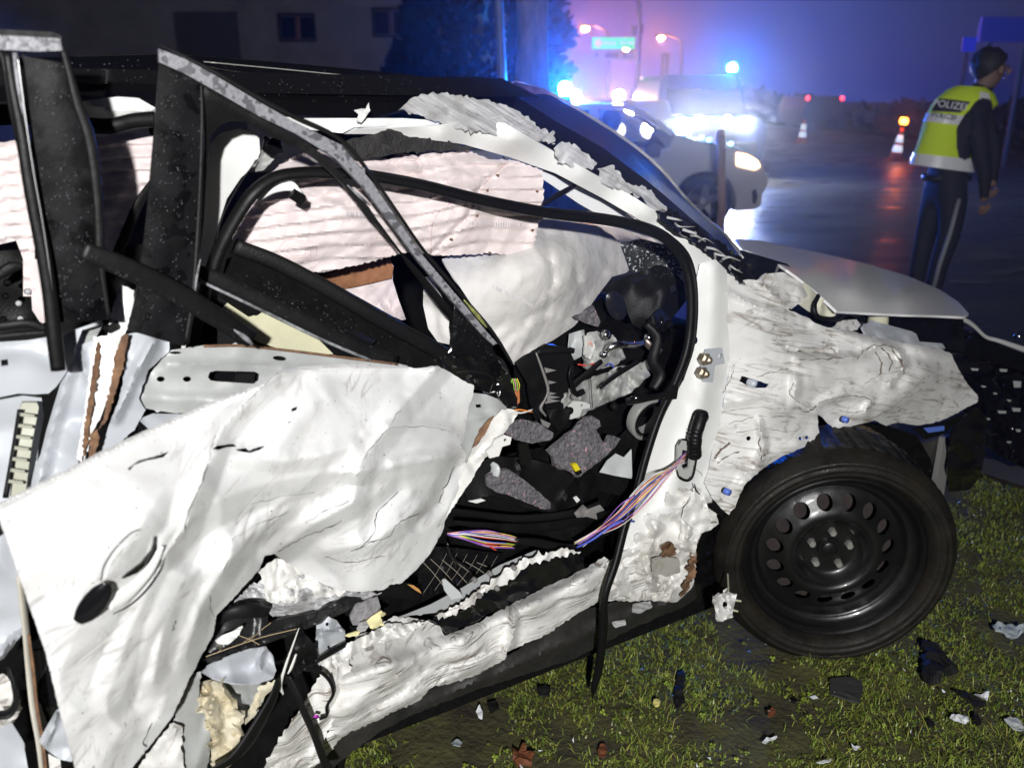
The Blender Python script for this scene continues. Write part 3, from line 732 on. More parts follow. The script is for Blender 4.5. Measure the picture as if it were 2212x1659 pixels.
LEATHERG = mat('torn_headliner', (.035, .033, .032), .8, var=.4, vscale=30, bump=1.0, bscale=60, stretch=(4, 4, 1))
CHROME = mat('bright_chrome', (.7, .7, .7), .15, 1.0)
GREYPL = mat('grey_hard_plastic', (.20, .19, .185), .5)
TRANSP = mat('milky_plastic', (.5, .52, .52), .3)
YEL = mat('yellow_plastic', (.75, .62, .02), .4)

def airbag_material(name, base):
    m = mat(name, base, .75, bump=.25, bscale=40); return m
AIRB = airbag_material('pale_pink_airbag', (.72, .63, .62))
AIRW = airbag_material('white_airbag', (.66, .64, .62))
REDST = mat('red_stitching', (.50, .30, .30), .8)
GREYPRINT = mat('grey_print', (.40, .38, .42), .8)

wreck = thing('wrecked_car', 'crushed white car with torn side, hanging front door and burst airbags on the grass', 'car', tuple(S0), CARA)
def W_(name, **k): return name

# ================================================================== cabin behind everything
g = MB(); g.box((-1.1, .9, .30), (2.4, 1.6, .10)); g.build('floor_pan', DARKIN, wreck)
g = MB(); g.box((-.75, 1.60, .72), (2.3, .07, .75)); g.build('far_side_trim', PLAST, wreck)
g = MB(); g.prism([(-2.3, 1.62), (-.45, 1.60), (-.35, 1.56), (-2.3, 1.585)], .22, 1.40, lambda a, b, d: (a, d, b)); g.build('roof_panel', GLOSSBLK, wreck)
g = MB(); g.tube([(-2.2, 1.45, 1.5), (-.6, 1.45, 1.55), (.1, 1.5, 1.25), (.55, 1.55, .98)], .045, 8); g.tube([(-.9, 1.5, .95), (-.95, 1.42, 1.53)], .05, 8); g.build('far_pillar', PLAST, wreck, True)
g = MB(); g.box((.16, .9, .62), (.10, 1.4, .66)); g.build('bulkhead', DARKIN, wreck); g = MB(); g.box((.95, .95, .52), (.5, .9, .34)); g.box((.6, .85, .45), (.7, .5, .3)); g.build('engine_block', PLAST, wreck, bevel=.03)

# roof edge above the doors
panel('roof_rail', [(-60, 128, -.33), (150, 123, -.33), (345, 118, -.33), (430, 122, -.33), (640, 139, -.33), (870, 160, -.34), (1000, 177, -.35), (1092, 205, -.34), (1100, 228, -.30), (1060, 222, -.24), (960, 214, -.20), (890, 232, -.18),
      (800, 258, -.17), (700, 254, -.17), (590, 245, -.17), (480, 238, -.17), (345, 225, -.17), (300, 212, -.17), (250, 208, -.17), (185, 216, -.17), (-60, 222, -.17)], GLOSSBLK, wreck, step=22, crumple=[(.002, .12)], thick=.004,
      extra=[(400, 165, -.24), (800, 195, -.25), (100, 165, -.24)])
strip('roof_gutter', [(150, 124, -.335), (345, 119, -.335), (435, 124, -.335), (640, 141, -.335), (870, 163, -.335), (1000, 181, -.335), (1070, 200, -.335)], 5, RUBBER, wreck)
strip('roof_seam', [(440, 134, -.30), (640, 153, -.30), (870, 176, -.30), (990, 192, -.30)], 2.2, mat('seam_grey', (.25, .25, .23), .3), wreck)
# white body under the roof edge
panel('cant_rail', [(150, 225, -.165), (200, 216, -.16), (255, 210, -.15), (300, 213, -.15), (336, 234, -.16), (345, 262, -.18), (250, 264, -.17), (195, 262, -.17), (150, 268, -.17)], WHITE, wreck, step=10, creases=[([(185, 222), (260, 246), (336, 234)], .012, 14)], crumple=[(.003, .05)])
panel('cant_rail', [(560, 246, -.16), (640, 256, -.15), (780, 256, -.15), (870, 256, -.15), (960, 262, -.15), (940, 274, -.14), (860, 274, -.15), (765, 276, -.15), (740, 288, -.15), (700, 284, -.16), (560, 270, -.16)], WHITE, wreck, step=10, crumple=[(.003, .06)], creases=[([(770, 282), (790, 262), (960, 262)], .008, 8)])
panel('windscreen_pillar', [(740, 290, -.17), (770, 279, -.15), (860, 276, -.14), (940, 272, -.13), (1010, 262, -.13), (1090, 266, -.13), (1200, 330, -.13), (1330, 402, -.12), (1440, 470, -.10), (1530, 540, -.07), (1580, 585, -.05),
      (1560, 640, -.03), (1520, 640, -.03), (1505, 590, -.04), (1480, 545, -.06), (1440, 508, -.09), (1400, 486, -.11), (1300, 428, -.13), (1200, 375, -.15), (1100, 340, -.17), (1000, 312, -.17), (880, 296, -.17), (800, 290, -.17)], WHITE, wreck, step=11,
      extra=[(1100, 300, -.09), (1250, 375, -.09), (1400, 465, -.07), (950, 288, -.11)], crumple=[(.002, .07)], thick=.003)
panel('inner_pillar_flange', [(1168, 366, -.20), (1200, 378, -.20), (1290, 425, -.20), (1384, 480, -.19), (1450, 512, -.17), (1430, 520, -.17), (1350, 497, -.19), (1250, 440, -.20), (1166, 383, -.20)], WHITE, wreck, step=14)
strip('flange_seal', [(1166, 362, -.185), (1250, 402, -.185), (1340, 452, -.175), (1450, 512, -.15)], 4, RUBBER, wreck)
strip('belt_guide', [(1160, 452, -.16), (1200, 425, -.16), (1246, 398, -.16)], [3, 12, 8], RUBBER, wreck)
# grey gouges along pillar and windscreen edge
sc_ = [(860, 240), (890, 212), (930, 202), (990, 206), (1050, 215), (1105, 234), (1150, 262), (1190, 292), (1200, 312), (1180, 306), (1135, 310), (1100, 297), (1060, 290), (1000, 280), (940, 264), (890, 246)]
panel('scraped_roof_corner', [(x, y, -.125) for x, y in sc_], SCRAPE, wreck, step=6, jag=2.5, crumple=[(.0016, .05, (.5, 1, 1)), (.0012, .012, (.2, 1, 1))], thick=.0006)
for k, pl_ in enumerate(([(1196, 322), (1215, 306), (1240, 310), (1262, 330), (1290, 352), (1278, 368), (1240, 362), (1205, 352)], [(1290, 365), (1322, 356), (1340, 372), (1352, 395), (1375, 400), (1400, 412), (1380, 428), (1340, 410), (1300, 396)],
                         [(1180, 290), (1196, 282), (1200, 305), (1185, 312), (1168, 302)], [(1372, 400), (1396, 405), (1420, 430), (1450, 458), (1440, 468), (1410, 455), (1385, 425)])):
    panel('scraped_pillar_patch', [(x, y, -.105) for x, y in pl_], SCRAPE, wreck, step=5, jag=2.2, crumple=[(.003, .03), (.0015, .012)], thick=.0006, seed=k)
panel('torn_edge', [(765, 240), (790, 236), (797, 222), (800, 240), (788, 256), (780, 266), (770, 262), (775, 248)], WHITE, wreck, w=-.12, step=7, jag=1, crumple=[(.01, .02)])
# windscreen with its black border
panel('windscreen_border', [(1085, 198, -.30), (1112, 206, -.33), (1200, 262, -.33), (1300, 318, -.32), (1400, 392, -.28), (1500, 478, -.22), (1600, 560, -.14), (1618, 600, -.08), (1585, 590, -.05), (1530, 542, -.07), (1440, 472, -.10), (1330, 404, -.16), (1200, 332, -.17), (1095, 262, -.17), (1075, 225, -.22)],
      GLOSSBLK, wreck, step=14, thick=.004)
def shatter():
    m = bpy.data.materials.new('shattered_glass'); m.use_nodes = True; N, L = m.node_tree.nodes, m.node_tree.links; b = N['Principled BSDF']
    b.inputs['Base Color'].default_value = (.50, .66, .95, 1); b.inputs['Transmission Weight'].default_value = .9  # blue beacon light is put into this tint and the translucent one
    tl = N.new('ShaderNodeBsdfTranslucent'); tl.inputs['Color'].default_value = (.32, .50, 1.0, 1); ms = N.new('ShaderNodeMixShader'); ms.inputs[0].default_value = .55; L.new(b.outputs[0], ms.inputs[1]); L.new(tl.outputs[0], ms.inputs[2]); L.new(ms.outputs[0], N['Material Output'].inputs['Surface']); b.inputs['Roughness'].default_value = .45; b.inputs['IOR'].default_value = 1.3
    tc = N.new('ShaderNodeTexCoord'); v = N.new('ShaderNodeTexVoronoi'); v.feature = 'DISTANCE_TO_EDGE'; v.inputs['Scale'].default_value = 75; n = N.new('ShaderNodeTexNoise'); n.inputs['Scale'].default_value = 60; n.inputs['Detail'].default_value = 6
    L.new(tc.outputs['Object'], v.inputs['Vector']); L.new(tc.outputs['Object'], n.inputs['Vector'])
    mr = N.new('ShaderNodeMapRange'); mr.inputs['From Max'].default_value = .06; L.new(v.outputs['Distance'], mr.inputs['Value'])
    ad = N.new('ShaderNodeMath'); ad.operation = 'ADD'; L.new(mr.outputs[0], ad.inputs[0]); L.new(n.outputs['Fac'], ad.inputs[1])
    bp = N.new('ShaderNodeBump'); bp.inputs['Strength'].default_value = 1.0; bp.inputs['Distance'].default_value = .012; L.new(ad.outputs[0], bp.inputs['Height']); L.new(bp.outputs[0], b.inputs['Normal']); L.new(bp.outputs[0], tl.inputs['Normal'])
    return m
panel('windscreen', [(1104, 205, -.40), (1112, 182, -.45), (1150, 190, -.8), (1185, 203, -.95), (1250, 240, -.95), (1330, 290, -.95), (1392, 336, -.9), (1440, 382, -.85), (1475, 425, -.8), (1520, 470, -.6), (1562, 505, -.35), (1600, 556, -.16),
      (1500, 478, -.28), (1400, 395, -.35), (1300, 322, -.39), (1200, 266, -.40)], shatter(), wreck, step=10, crumple=[(.003, .03)], thick=.004, creases=[([(1150, 225), (1300, 300), (1430, 400)], -.02, 40, 'g')])
strip('windscreen_rim', [(1085, 200, -.33), (1112, 179, -.5), (1150, 188, -.82), (1188, 201, -.96), (1252, 238, -.96), (1332, 288, -.96), (1394, 334, -.91), (1442, 380, -.86), (1478, 424, -.8), (1524, 470, -.6), (1566, 506, -.35), (1604, 558, -.15)], 7, SCRAPE, wreck)
g = MB(); q = [wp(1085, 198, -.33), wp(1112, 178, -.5), wp(1150, 188, -.8), wp(1200, 205, -.9), wp(1150, 205, -.5), wp(1104, 206, -.34)]; g.add(q, [(0, 1, 5), (1, 2, 4), (1, 4, 5), (2, 3, 4)]); g.build('sunshade_band', GLOSSBLK, wreck, solid=.004)
# crushed black cowl corner
panel('cowl_corner', [(1418, 455, -.08), (1450, 452, -.10), (1490, 478, -.12), (1540, 512, -.12), (1600, 555, -.10), (1630, 590, -.08), (1640, 625, -.05), (1600, 612, -.03), (1570, 580, -.02), (1530, 545, -.03), (1470, 505, -.05), (1435, 480, -.06)], GLOSSBLK, wreck, step=6, jag=1.5, crumple=[(.014, .05), (.006, .02)], thick=.003)
for k in range(9):
    x, y = 1440 + k * 17, 470 + k * 13; r = random.Random(k)
    strip('torn_pillar_metal', [(x, y, -.05), (x + r.uniform(10, 30), y + r.uniform(-8, 10), -.03), (x + r.uniform(25, 50), y + r.uniform(2, 22), -.04)], [7, r.uniform(3, 6), 2], SCRAPE, wreck, flat=.3, n=6)

# ================================================================== airbags
def pleats(x, y, P):
    s = (y + .16 * x) if False else (y + .10 * x); ph = s / 29.0 + .5 * noise3(np.stack([x / 160, y / 160, x * 0], 1))
    t = ph - np.floor(ph); return .009 * np.where(t < .82, t / .82, (1 - t) / .18) + .004 * noise3(np.stack([x / 30, y / 14, x * 0 + 5], 1))
CURT = panel('curtain_airbag', [(500, 520, -.20), (548, 430, -.20), (600, 352, -.21), (660, 330, -.21), (740, 322, -.21), (840, 345, -.21), (940, 322, -.20), (1010, 325, -.20), (1060, 345, -.19), (1100, 345, -.19), (1172, 368, -.17), (1175, 425, -.17), (1170, 445, -.17), (1175, 470, -.17),
      (1162, 485, -.17), (1150, 553, -.17), (1060, 548, -.17), (960, 553, -.17), (880, 545, -.17), (820, 560, -.18), (760, 575, -.18), (700, 589, -.18), (640, 583, -.18), (600, 572, -.19), (560, 545, -.2), (520, 530, -.20)],
      AIRB, wreck, step=4.6, jag=1.2, fn=pleats, crumple=[(.006, .10)], extra=[(800, 450, -.12), (1000, 450, -.12), (650, 470, -.13)], thick=.004,
      creases=[([(1108, 345), (1040, 400), (1010, 470), (930, 550)], -.012, 10), ([(1005, 420), (1060, 385)], .01, 18), ([(700, 440), (780, 470)], .012, 20)])
panel('curtain_airbag', [(200, 292, -.21), (260, 288, -.21), (340, 292, -.21), (345, 370, -.2), (320, 400, -.2), (280, 480, -.2), (255, 560, -.2), (215, 590, -.2), (200, 500, -.2)], AIRB, wreck, step=4.6, fn=pleats, thick=.004, crumple=[(.004, .1)])
panel('curtain_airbag', [(-60, 312, -.21), (10, 312, -.21), (60, 300, -.21), (75, 420, -.2), (75, 640, -.2), (50, 640, -.2), (50, 560, -.2), (35, 520, -.2), (0, 528, -.2), (-60, 535, -.2)], AIRB, wreck, step=7, fn=pleats, thick=.004)
panel('rear_airbag_tail', [(62, 560, -.19), (100, 560, -.19), (110, 690, -.19), (90, 700, -.19), (70, 670, -.19)], AIRB, wreck, step=8, crumple=[(.006, .05)])
SC = Surf(CURT)
for (cx, cy, rx, ry, n) in ((880, 358, 46, 24, 1), (640, 542, 44, 24, 2), (822, 532, 30, 26, 3), (1090, 610, 5, 5, 9)):
    if n == 9: continue
    g = MB()
    for q in (1, .72, .48):
        pts = [(cx + rx * q * math.cos(a), cy + ry * q * math.sin(a + .3 * math.sin(3 * a))) for a in np.linspace(0, 6.283, 26)]
        strip('', SC.seat(pts, .0006), .9, None, None, mb=g, per=1, n=4)
    g.build('stitched_ring', REDST, wreck)
g = MB()
for pts in ([(1100, 348, -.16), (1045, 400, -.13), (1035, 450, -.12)], [(1030, 470, -.12), (1000, 520, -.13), (940, 552, -.16)], [(1003, 420, -.13), (940, 470, -.13), (930, 550, -.15)]): strip('', SC.seat(catmull([p[:2] for p in pts], 6), .0006), 1.2, None, None, mb=g, n=4, per=1)
g.build('seam', REDST, wreck)
def barcode(pts, n, h, S_, parent, name='printed_code', m=None):
    g = MB(); r = random.Random(n)
    for k in range(n):
        t = k / n; x = pts[0][0] + (pts[1][0] - pts[0][0]) * t; y = pts[0][1] + (pts[1][1] - pts[0][1]) * t
        if r.random() < .2: continue
        w = S_.w(x, y, .001); a, b = wp(x, y - h / 2, w), wp(x + r.uniform(-.5, .5), y + h / 2, w); g.tube([a, b], .0012, 4)
    g.build(name, m or GREYPRINT, parent)
barcode([(750, 462), (815, 470)], 16, 8, SC, wreck); barcode([(1020, 482), (1135, 487)], 22, 7, SC, wreck)
g = MB()
for (x, y) in ((1075, 380), (1052, 412), (1160, 414), (1030, 466), (1150, 498), (975, 518), (1058, 547)):
    P = wp(x, y, SC.w(x, y, .001)); g.lathe([(0, -.003), (.003, -.003), (.003, .003), (0, .003)], 8, Matrix.Translation(P) @ Matrix.Rotation(math.pi / 2, 4, 'X'))
g.build('eyelet', RUST, wreck)
panel('headliner_scrap', [(735, 312, -.15), (760, 300, -.15), (810, 290, -.15), (838, 279, -.14), (860, 284, -.14), (885, 297, -.14), (960, 303, -.15), (1022, 320, -.16), (1010, 326, -.16), (930, 326, -.15), (860, 332, -.15), (800, 342, -.15), (770, 345, -.15), (745, 332, -.15)], LEATHERG, wreck, step=7, jag=1.5, crumple=[(.010, .05)], creases=[([(838, 280), (860, 330)], .02, 22), ([(838, 280), (780, 340)], .012, 18)])
# driver airbag and its flap
DRV = panel('driver_airbag', [(1120, 480, -.30), (1165, 462, -.28), (1230, 478, -.28), (1290, 488, -.30), (1335, 520, -.34), (1366, 556, -.36), (1371, 575, -.36), (1352, 590, -.34), (1322, 598, -.32), (1290, 640, -.28), (1262, 680, -.26), (1240, 705, -.24), (1195, 735, -.22), (1150, 757, -.20), (1110, 788, -.20),
      (1085, 742, -.18), (1040, 690, -.18), (980, 600, -.2), (955, 560, -.24), (1040, 520, -.28)], AIRW, wreck, step=8, crumple=[(.007, .10), (.003, .035)], thick=.005,
      extra=[(1150, 620, -.12), (1200, 560, -.14), (1100, 560, -.14), (1250, 560, -.18)],
      creases=[([(1175, 470), (1195, 600), (1180, 690), (1140, 755)], -.010, 10), ([(1210, 480), (1255, 620), (1262, 680)], -.007, 8), ([(1320, 590), (1290, 560)], .015, 14), ([(1060, 740), (1190, 640)], .006, 12), ([(1110, 780), (1150, 690)], .008, 8)])
barcode([(1066, 620), (1152, 660)], 30, 9, Surf(DRV), wreck, m=mat('faint_print', (.55, .54, .55), .8))
panel('airbag_flap', [(915, 600, -.22), (930, 596, -.22), (975, 680, -.16), (972, 745, -.16), (945, 738, -.18), (925, 710, -.2), (914, 660, -.22)], AIRW, wreck, step=8, crumple=[(.006, .05)])
panel('seat_airbag', [(690, 600, -.42), (760, 575, -.40), (843, 562, -.40), (850, 575, -.40), (848, 605, -.38), (862, 650, -.36), (877, 690, -.34), (868, 692, -.34), (825, 672, -.36), (760, 648, -.38), (700, 632, -.40)], AIRB, wreck, step=7, crumple=[(.012, .06), (.005, .02)])
panel('seat_airbag_cover', [(698, 596, -.38), (760, 572, -.36), (843, 560, -.36), (850, 578, -.36), (846, 602, -.355), (800, 612, -.355), (740, 626, -.37), (700, 622, -.38)], mat('brown_seat_fabric', (.30, .13, .06), .85, var=.3, vscale=20, bump=.4, bscale=60), wreck, step=8, crumple=[(.008, .05)])
# ================================================================== A: body behind the front door
# B pillar skin and quarter seen through the bent frame
panel('centre_pillar', [(445, 380, -.10), (455, 310, -.10), (478, 288, -.10), (515, 279, -.10), (545, 284, -.10), (560, 300, -.11), (562, 330, -.11), (552, 356, -.11), (520, 385, -.12), (490, 430, -.12), (470, 490, -.12), (455, 560, -.12), (438, 640, -.11), (425, 740, -.10), (400, 800, -.10), (385, 800, -.10), (420, 560, -.10)], WHITE, wreck, step=14, crumple=[(.003, .09)])
panel('torn_pillar_foot', [(555, 330, -.12), (575, 322, -.12), (592, 345, -.12), (570, 368, -.12), (552, 372, -.12), (548, 352, -.12)], GREYP, wreck, step=6, jag=1, crumple=[(.008, .03)])
strip('pillar_cable', [(556, 345, -.09), (520, 395, -.085), (480, 470, -.08), (462, 545, -.08)], 3, RUBBER, wreck)
strip('curved_trim', [(556, 428, -.07), (590, 408, -.05), (625, 402, -.04), (640, 412, -.03), (652, 428, -.03)], [16, 20, 22, 18, 10], WHITE, wreck, flat=.5)
g = MB(); g.tube([wp(630, 418, -.02), wp(655, 434, -.02)], .010, 4); g.build('trim_clip', PLAST, wreck)
panel('window_bracket', [(572, 295, -.1), (605, 300, -.1), (612, 330, -.1), (585, 340, -.1), (566, 322, -.1)], GLOSSBLK, wreck, step=8, crumple=[(.01, .03)])
# long loose door seal all round the opening
seal = [(405, 800, -.08), (416, 740, -.07), (440, 640, -.06), (470, 548, -.05), (505, 478, -.04), (545, 420, -.03), (592, 385, -.03), (650, 374, -.03), (720, 374, -.03), (800, 380, -.03), (910, 400, -.03), (1031, 430, -.03), (1171, 458, -.03), (1304, 474, -.03), (1390, 492, -.03), (1445, 520, -.03),
        (1480, 568, -.03), (1494, 640, -.02), (1488, 740, -.01), (1462, 820, 0), (1425, 900, .01), (1398, 980, .02), (1376, 1060, .03), (1352, 1130, .04), (1330, 1215, .06), (1306, 1290, .07), (1303, 1360, .06), (1294, 1440, .04), (1284, 1482, .03), (1280, 1506, .02)]
strip('door_seal', seal, [26, 26, 28, 30, 30, 30, 28, 28, 28, 27, 27, 27, 27, 27, 28, 30, 32, 30, 28, 26, 24, 24, 24, 25, 25, 24, 27, 26, 20, 4], RUBBER, wreck, flat=.7, n=14)
strip('seal_lip', [(a, b, c + .006) for a, b, c in [(790, 372, -.03), (910, 391, -.03), (1031, 421, -.03), (1171, 449, -.03), (1304, 466, -.03), (1390, 483, -.03), (1450, 512, -.03), (1492, 560, -.03), (1506, 640, -.02), (1500, 740, -.01), (1474, 822, 0)]], 6, RUBBER2, wreck, n=6)
strip('door_seal', [(193, 272, -.13), (240, 273, -.12), (290, 262, -.12), (336, 258, -.12)], 33, RUBBER, wreck, flat=.6)
strip('upper_hinge_arm', [(330, 395, -.16), (300, 440, -.15), (270, 510, -.14), (240, 580, -.13)], [18, 22, 24, 24], RUBBER2, wreck, flat=.5)
# inner door card edge bars
panel('door_card', [(490, 560, -.13), (520, 545, -.13), (700, 600, -.13), (860, 690, -.12), (960, 760, -.12), (965, 800, -.10), (840, 790, -.10), (700, 760, -.10), (560, 700, -.10), (470, 640, -.10)], DARKIN, wreck, step=18, crumple=[(.006, .08)])
strip('waist_bar', [(505, 532, -.11), (600, 568, -.10), (700, 620, -.09), (800, 678, -.08), (900, 733, -.08), (975, 775, -.08)], 34, PLAST, wreck, flat=.35)
strip('waist_bar', [(425, 588, -.03), (470, 605, -.03), (560, 650, -.03), (680, 708, -.03), (790, 765, -.03), (850, 790, -.03)], [34, 36, 36, 38, 44, 48], RUBBER2, wreck, flat=.3)
strip('waist_seal', [(430, 606, -.015), (560, 668, -.015), (700, 736, -.015), (800, 778, -.015)], 7, mat('chalky_scrape', (.35, .36, .38), .6, vscale=40, col2=(.03, .03, .03)), wreck, n=6)
panel('door_pocket', [(740, 716, -.06), (760, 708, -.06), (812, 735, -.06), (790, 765, -.06)], GLOSSBLK, wreck)
panel('seat_back', [(478, 668, -.10), (500, 645, -.11), (545, 637, -.12), (600, 648, -.12), (650, 688, -.11), (690, 735, -.10), (720, 765, -.09), (640, 765, -.09), (560, 740, -.09), (485, 690, -.09)], CREAM, wreck, step=14, crumple=[(.002, .1)])
panel('seat_edge', [(470, 590, -.135), (560, 600, -.135), (640, 640, -.13), (690, 700, -.13), (760, 760, -.13), (900, 790, -.13), (700, 800, -.14), (470, 760, -.14)], PLAST, wreck, step=20)
strip('loose_rubber_strip', [(178, 541, .155), (260, 574, .15), (360, 622, .14), (460, 680, .13), (545, 735, .12)], [38, 46, 46, 44, 36], RUBBER, wreck, flat=.22, n=14)
strip('strip_scrape', [(505, 712, .136), (530, 730, .132), (546, 745, .128)], [3, 12, 5], mat('chalky_scrape', (.35, .36, .38)), wreck, n=6, flat=.4)
# torn pillar stump with rust
panel('pillar_stump', [(262, 615, -.02), (290, 628, -.02), (288, 660, -.01), (270, 725, 0), (276, 735, 0), (262, 780, .01), (240, 845, .02), (218, 900, .02), (198, 935, .02), (190, 975, .02), (178, 1000, .02), (165, 990, .02), (172, 950, .02), (185, 870, .01), (195, 790, .01), (203, 728, 0), (232, 725, 0), (238, 680, -.01)], WHITE, wreck, step=7, jag=1, crumple=[(.008, .05)])
panel('torn_rust_edge', [(262, 728, .02), (278, 722, .02), (266, 790, .035), (250, 850, .04), (232, 905, .04), (213, 930, .04), (228, 880, .035), (240, 820, .03), (246, 770, .03)], RUST, wreck, step=6, jag=1.8, crumple=[(.006, .03)])
panel('torn_rust_edge', [(208, 742, .01), (216, 735, .01), (212, 800, .02), (198, 880, .03), (188, 960, .03), (176, 1000, .03), (183, 920, .02), (196, 830, .02)], RUST, wreck, step=6, jag=1.5, crumple=[(.006, .03)], seed=2)
panel('torn_rust_edge', [(196, 936, .05), (212, 926, .05), (213, 960, .05), (205, 985, .05), (192, 990, .05)], RUST, wreck, step=6, jag=1.5, crumple=[(.006, .03)], seed=4)
panel('inner_sheet', [(272, 722, -.01), (300, 718, -.01), (325, 722, -.01), (367, 735, -.02), (365, 760, -.02), (320, 800, 0), (300, 860, 0), (315, 885, 0), (290, 930, 0), (240, 970, 0), (215, 985, 0), (235, 920, 0), (258, 860, 0), (272, 790, 0)], BLUEGREY, wreck, step=7, crumple=[(.012, .06)], jag=.8, creases=[([(330, 740), (295, 800), (250, 900)], .02, 20)])
panel('inner_sheet', [(163, 750, -.01), (200, 735, -.01), (210, 770, 0), (196, 860, .01), (180, 940, .01), (168, 1000, .01), (150, 1030, .01), (75, 1080, 0), (60, 1040, -.01), (88, 980, -.02), (100, 930, -.02), (130, 830, -.02)], BLUEGREY, wreck, step=8, crumple=[(.010, .07)], creases=[([(150, 800), (120, 900), (85, 1040)], .02, 24), ([(175, 760), (190, 830)], .01, 10)])
panel('inner_sheet', [(158, 715, -.02), (175, 708, -.02), (218, 690, -.02), (222, 700, -.02), (208, 728, -.01), (200, 745, -.01), (165, 755, -.02), (160, 740, -.02)], GREYP, wreck, step=7, crumple=[(.008, .04)], holes=[[(178, 748), (184, 742), (190, 746), (184, 753)]])
g = MB(); g.tube([wp(238, 700, -.01), wp(246, 712, -.01)], .014, 6); g.build('plug', RUBBER, wreck)
panel('wire_bracket', [(290, 1035, .0), (300, 905, -.02), (330, 900, -.02), (350, 915, -.02), (300, 940, 0)], GLOSSBLK, wreck)
# door beam with slots
def oval(cx, cy, rx, ry, ang=0, n=14): return [(cx + rx * math.cos(a) * math.cos(ang) - ry * math.sin(a) * math.sin(ang), cy + rx * math.cos(a) * math.sin(ang) + ry * math.sin(a) * math.cos(ang)) for a in np.linspace(0, 6.283, n, endpoint=False)]
slot = [(449, 815), (453, 804), (466, 801), (550, 803), (560, 808), (558, 822), (548, 829), (470, 824), (455, 822)]
panel('door_beam', [(367, 757, -.03), (400, 752, -.03), (440, 746, -.03), (500, 744, -.03), (600, 752, -.03), (700, 765, -.03), (850, 783, -.02), (880, 790, -.02), (880, 830, 0), (740, 850, 0), (600, 880, 0), (467, 884, 0), (430, 890, -.01), (380, 893, -.01), (330, 885, -.02), (295, 878, -.02), (288, 866, -.02), (300, 840, -.02), (330, 800, -.03), (350, 772, -.03)],
      GREYP, wreck, step=9, holes=[oval(347, 819, 9, 6), oval(404, 819, 9, 6), slot, oval(604, 774, 15, 5, .1), oval(379, 762, 13, 3)], thick=.006, creases=[([(360, 785), (560, 792), (700, 800)], .008, 8, 'g'), ([(310, 860), (470, 866), (600, 860)], .006, 14, 'g'), ([(345, 800), (410, 800)], .004, 10, 'g')], crumple=[(.002, .06)])
panel('beam_backing', [(340, 790, -.09), (640, 765, -.09), (640, 840, -.09), (330, 850, -.09)], GLOSSBLK, wreck)
g = MB()
for k in range(7): g.tube([wp(512 + k * 6, 806, -.07), wp(508 + k * 6, 826, -.07)], .004, 6)
g.build('coil', PLAST, wreck)
strip('beam_rust_edge', [(440, 748, -.022), (520, 747, -.022), (620, 757, -.022), (740, 772, -.018), (860, 787, -.015)], 6, RUST, wreck, n=6)
panel('beam_lower_flange', [(330, 893, -.03), (450, 896, -.03), (470, 890, -.02), (440, 900, 0), (380, 925, 0), (330, 935, 0), (300, 905, 0)], BLUEGREY, wreck, step=9, crumple=[(.008, .05)])
panel('black_gap_board', [(290, 905, -.06), (340, 905, -.06), (342, 960, -.06), (292, 960, -.06)], GLOSSBLK, wreck)

# ================================================================== B: rear door remains at the left
rd = wreck
panel('rear_door_panel', [(-70, 745, .0), (0, 739, .0), (60, 735, .0), (105, 728, .02), (140, 720, .02), (222, 692, .03), (200, 705, .03), (178, 712, .03), (163, 750, .03), (158, 780, .02), (140, 810, .01), (122, 835, .0), (105, 850, .0), (75, 852, .0), (40, 850, .0), (0, 858, .0), (-70, 862, .0)], BLUEGREY, wreck, step=11,
      holes=[[(2, 778), (17, 776), (18, 790), (3, 792)]], crumple=[(.003, .1)], creases=[([(-50, 760), (60, 755), (110, 780)], .01, 20, 'g')], thick=.004)
panel('rear_door_lower_panel', [(-70, 866, -.02), (0, 864, -.02), (50, 855, -.02), (90, 860, -.02), (95, 900, -.02), (85, 950, -.02), (75, 1040, .0), (60, 1060, .0), (-70, 1115, .0)], BLUEGREY, wreck, step=12, crumple=[(.004, .1)], thick=.004)
panel('rear_interior', [(-70, 540, -.3), (40, 540, -.3), (85, 720, -.3), (-70, 730, -.3)], PLAST, wreck, step=14, crumple=[(.02, .08)])
strip('rear_lamp_housing', [(-20, 610, -.2), (20, 580, -.2), (50, 575, -.2)], [10, 26, 12], PLAST, wreck)
for k, (x, y) in enumerate(((12, 640), (40, 655), (15, 610), (60, 630), (8, 690), (44, 688))): g = MB(); g.lathe([(0, .008), (.004, .006), (.006, 0), (0, 0)], 10, Matrix.Translation(wp(x, y, -.19)) @ Matrix.Rotation(math.pi / 2, 4, 'X')); g.build('fastener', TRANSP if k % 2 else PLAST, wreck, True)
strip('rear_waist_seal', [(-60, 712, .03), (0, 706, .03), (60, 700, .03), (98, 712, .03)], 22, RUBBER, wreck, flat=.5)
strip('rear_waist_seal', [(-60, 733, .04), (0, 728, .04), (60, 722, .04), (100, 720, .04)], 14, RUBBER2, wreck, flat=.5)
# ribbed cream bracket
panel('ribbed_bracket', [(42, 885, .02), (48, 870, .02), (80, 870, .02), (84, 880, .02), (70, 950, .03), (62, 1010, .03), (56, 1060, .03), (22, 1075, .03), (30, 1000, .03), (40, 930, .02)], BRAC, wreck, step=8, thick=.012)
g = MB()
for k in range(7):
    y = 895 + k * 24; x = 78 - k * 4.2; g.tube([wp(x - 34, y, .048), wp(x - 4, y + 4, .048)], .0028, 5)
g.build('bracket_rib', BRAC, wreck)
strip('bracket_seal', [(44, 885, .03), (34, 950, .03), (22, 1020, .035), (12, 1075, .04)], 12, RUBBER, wreck, flat=.6)
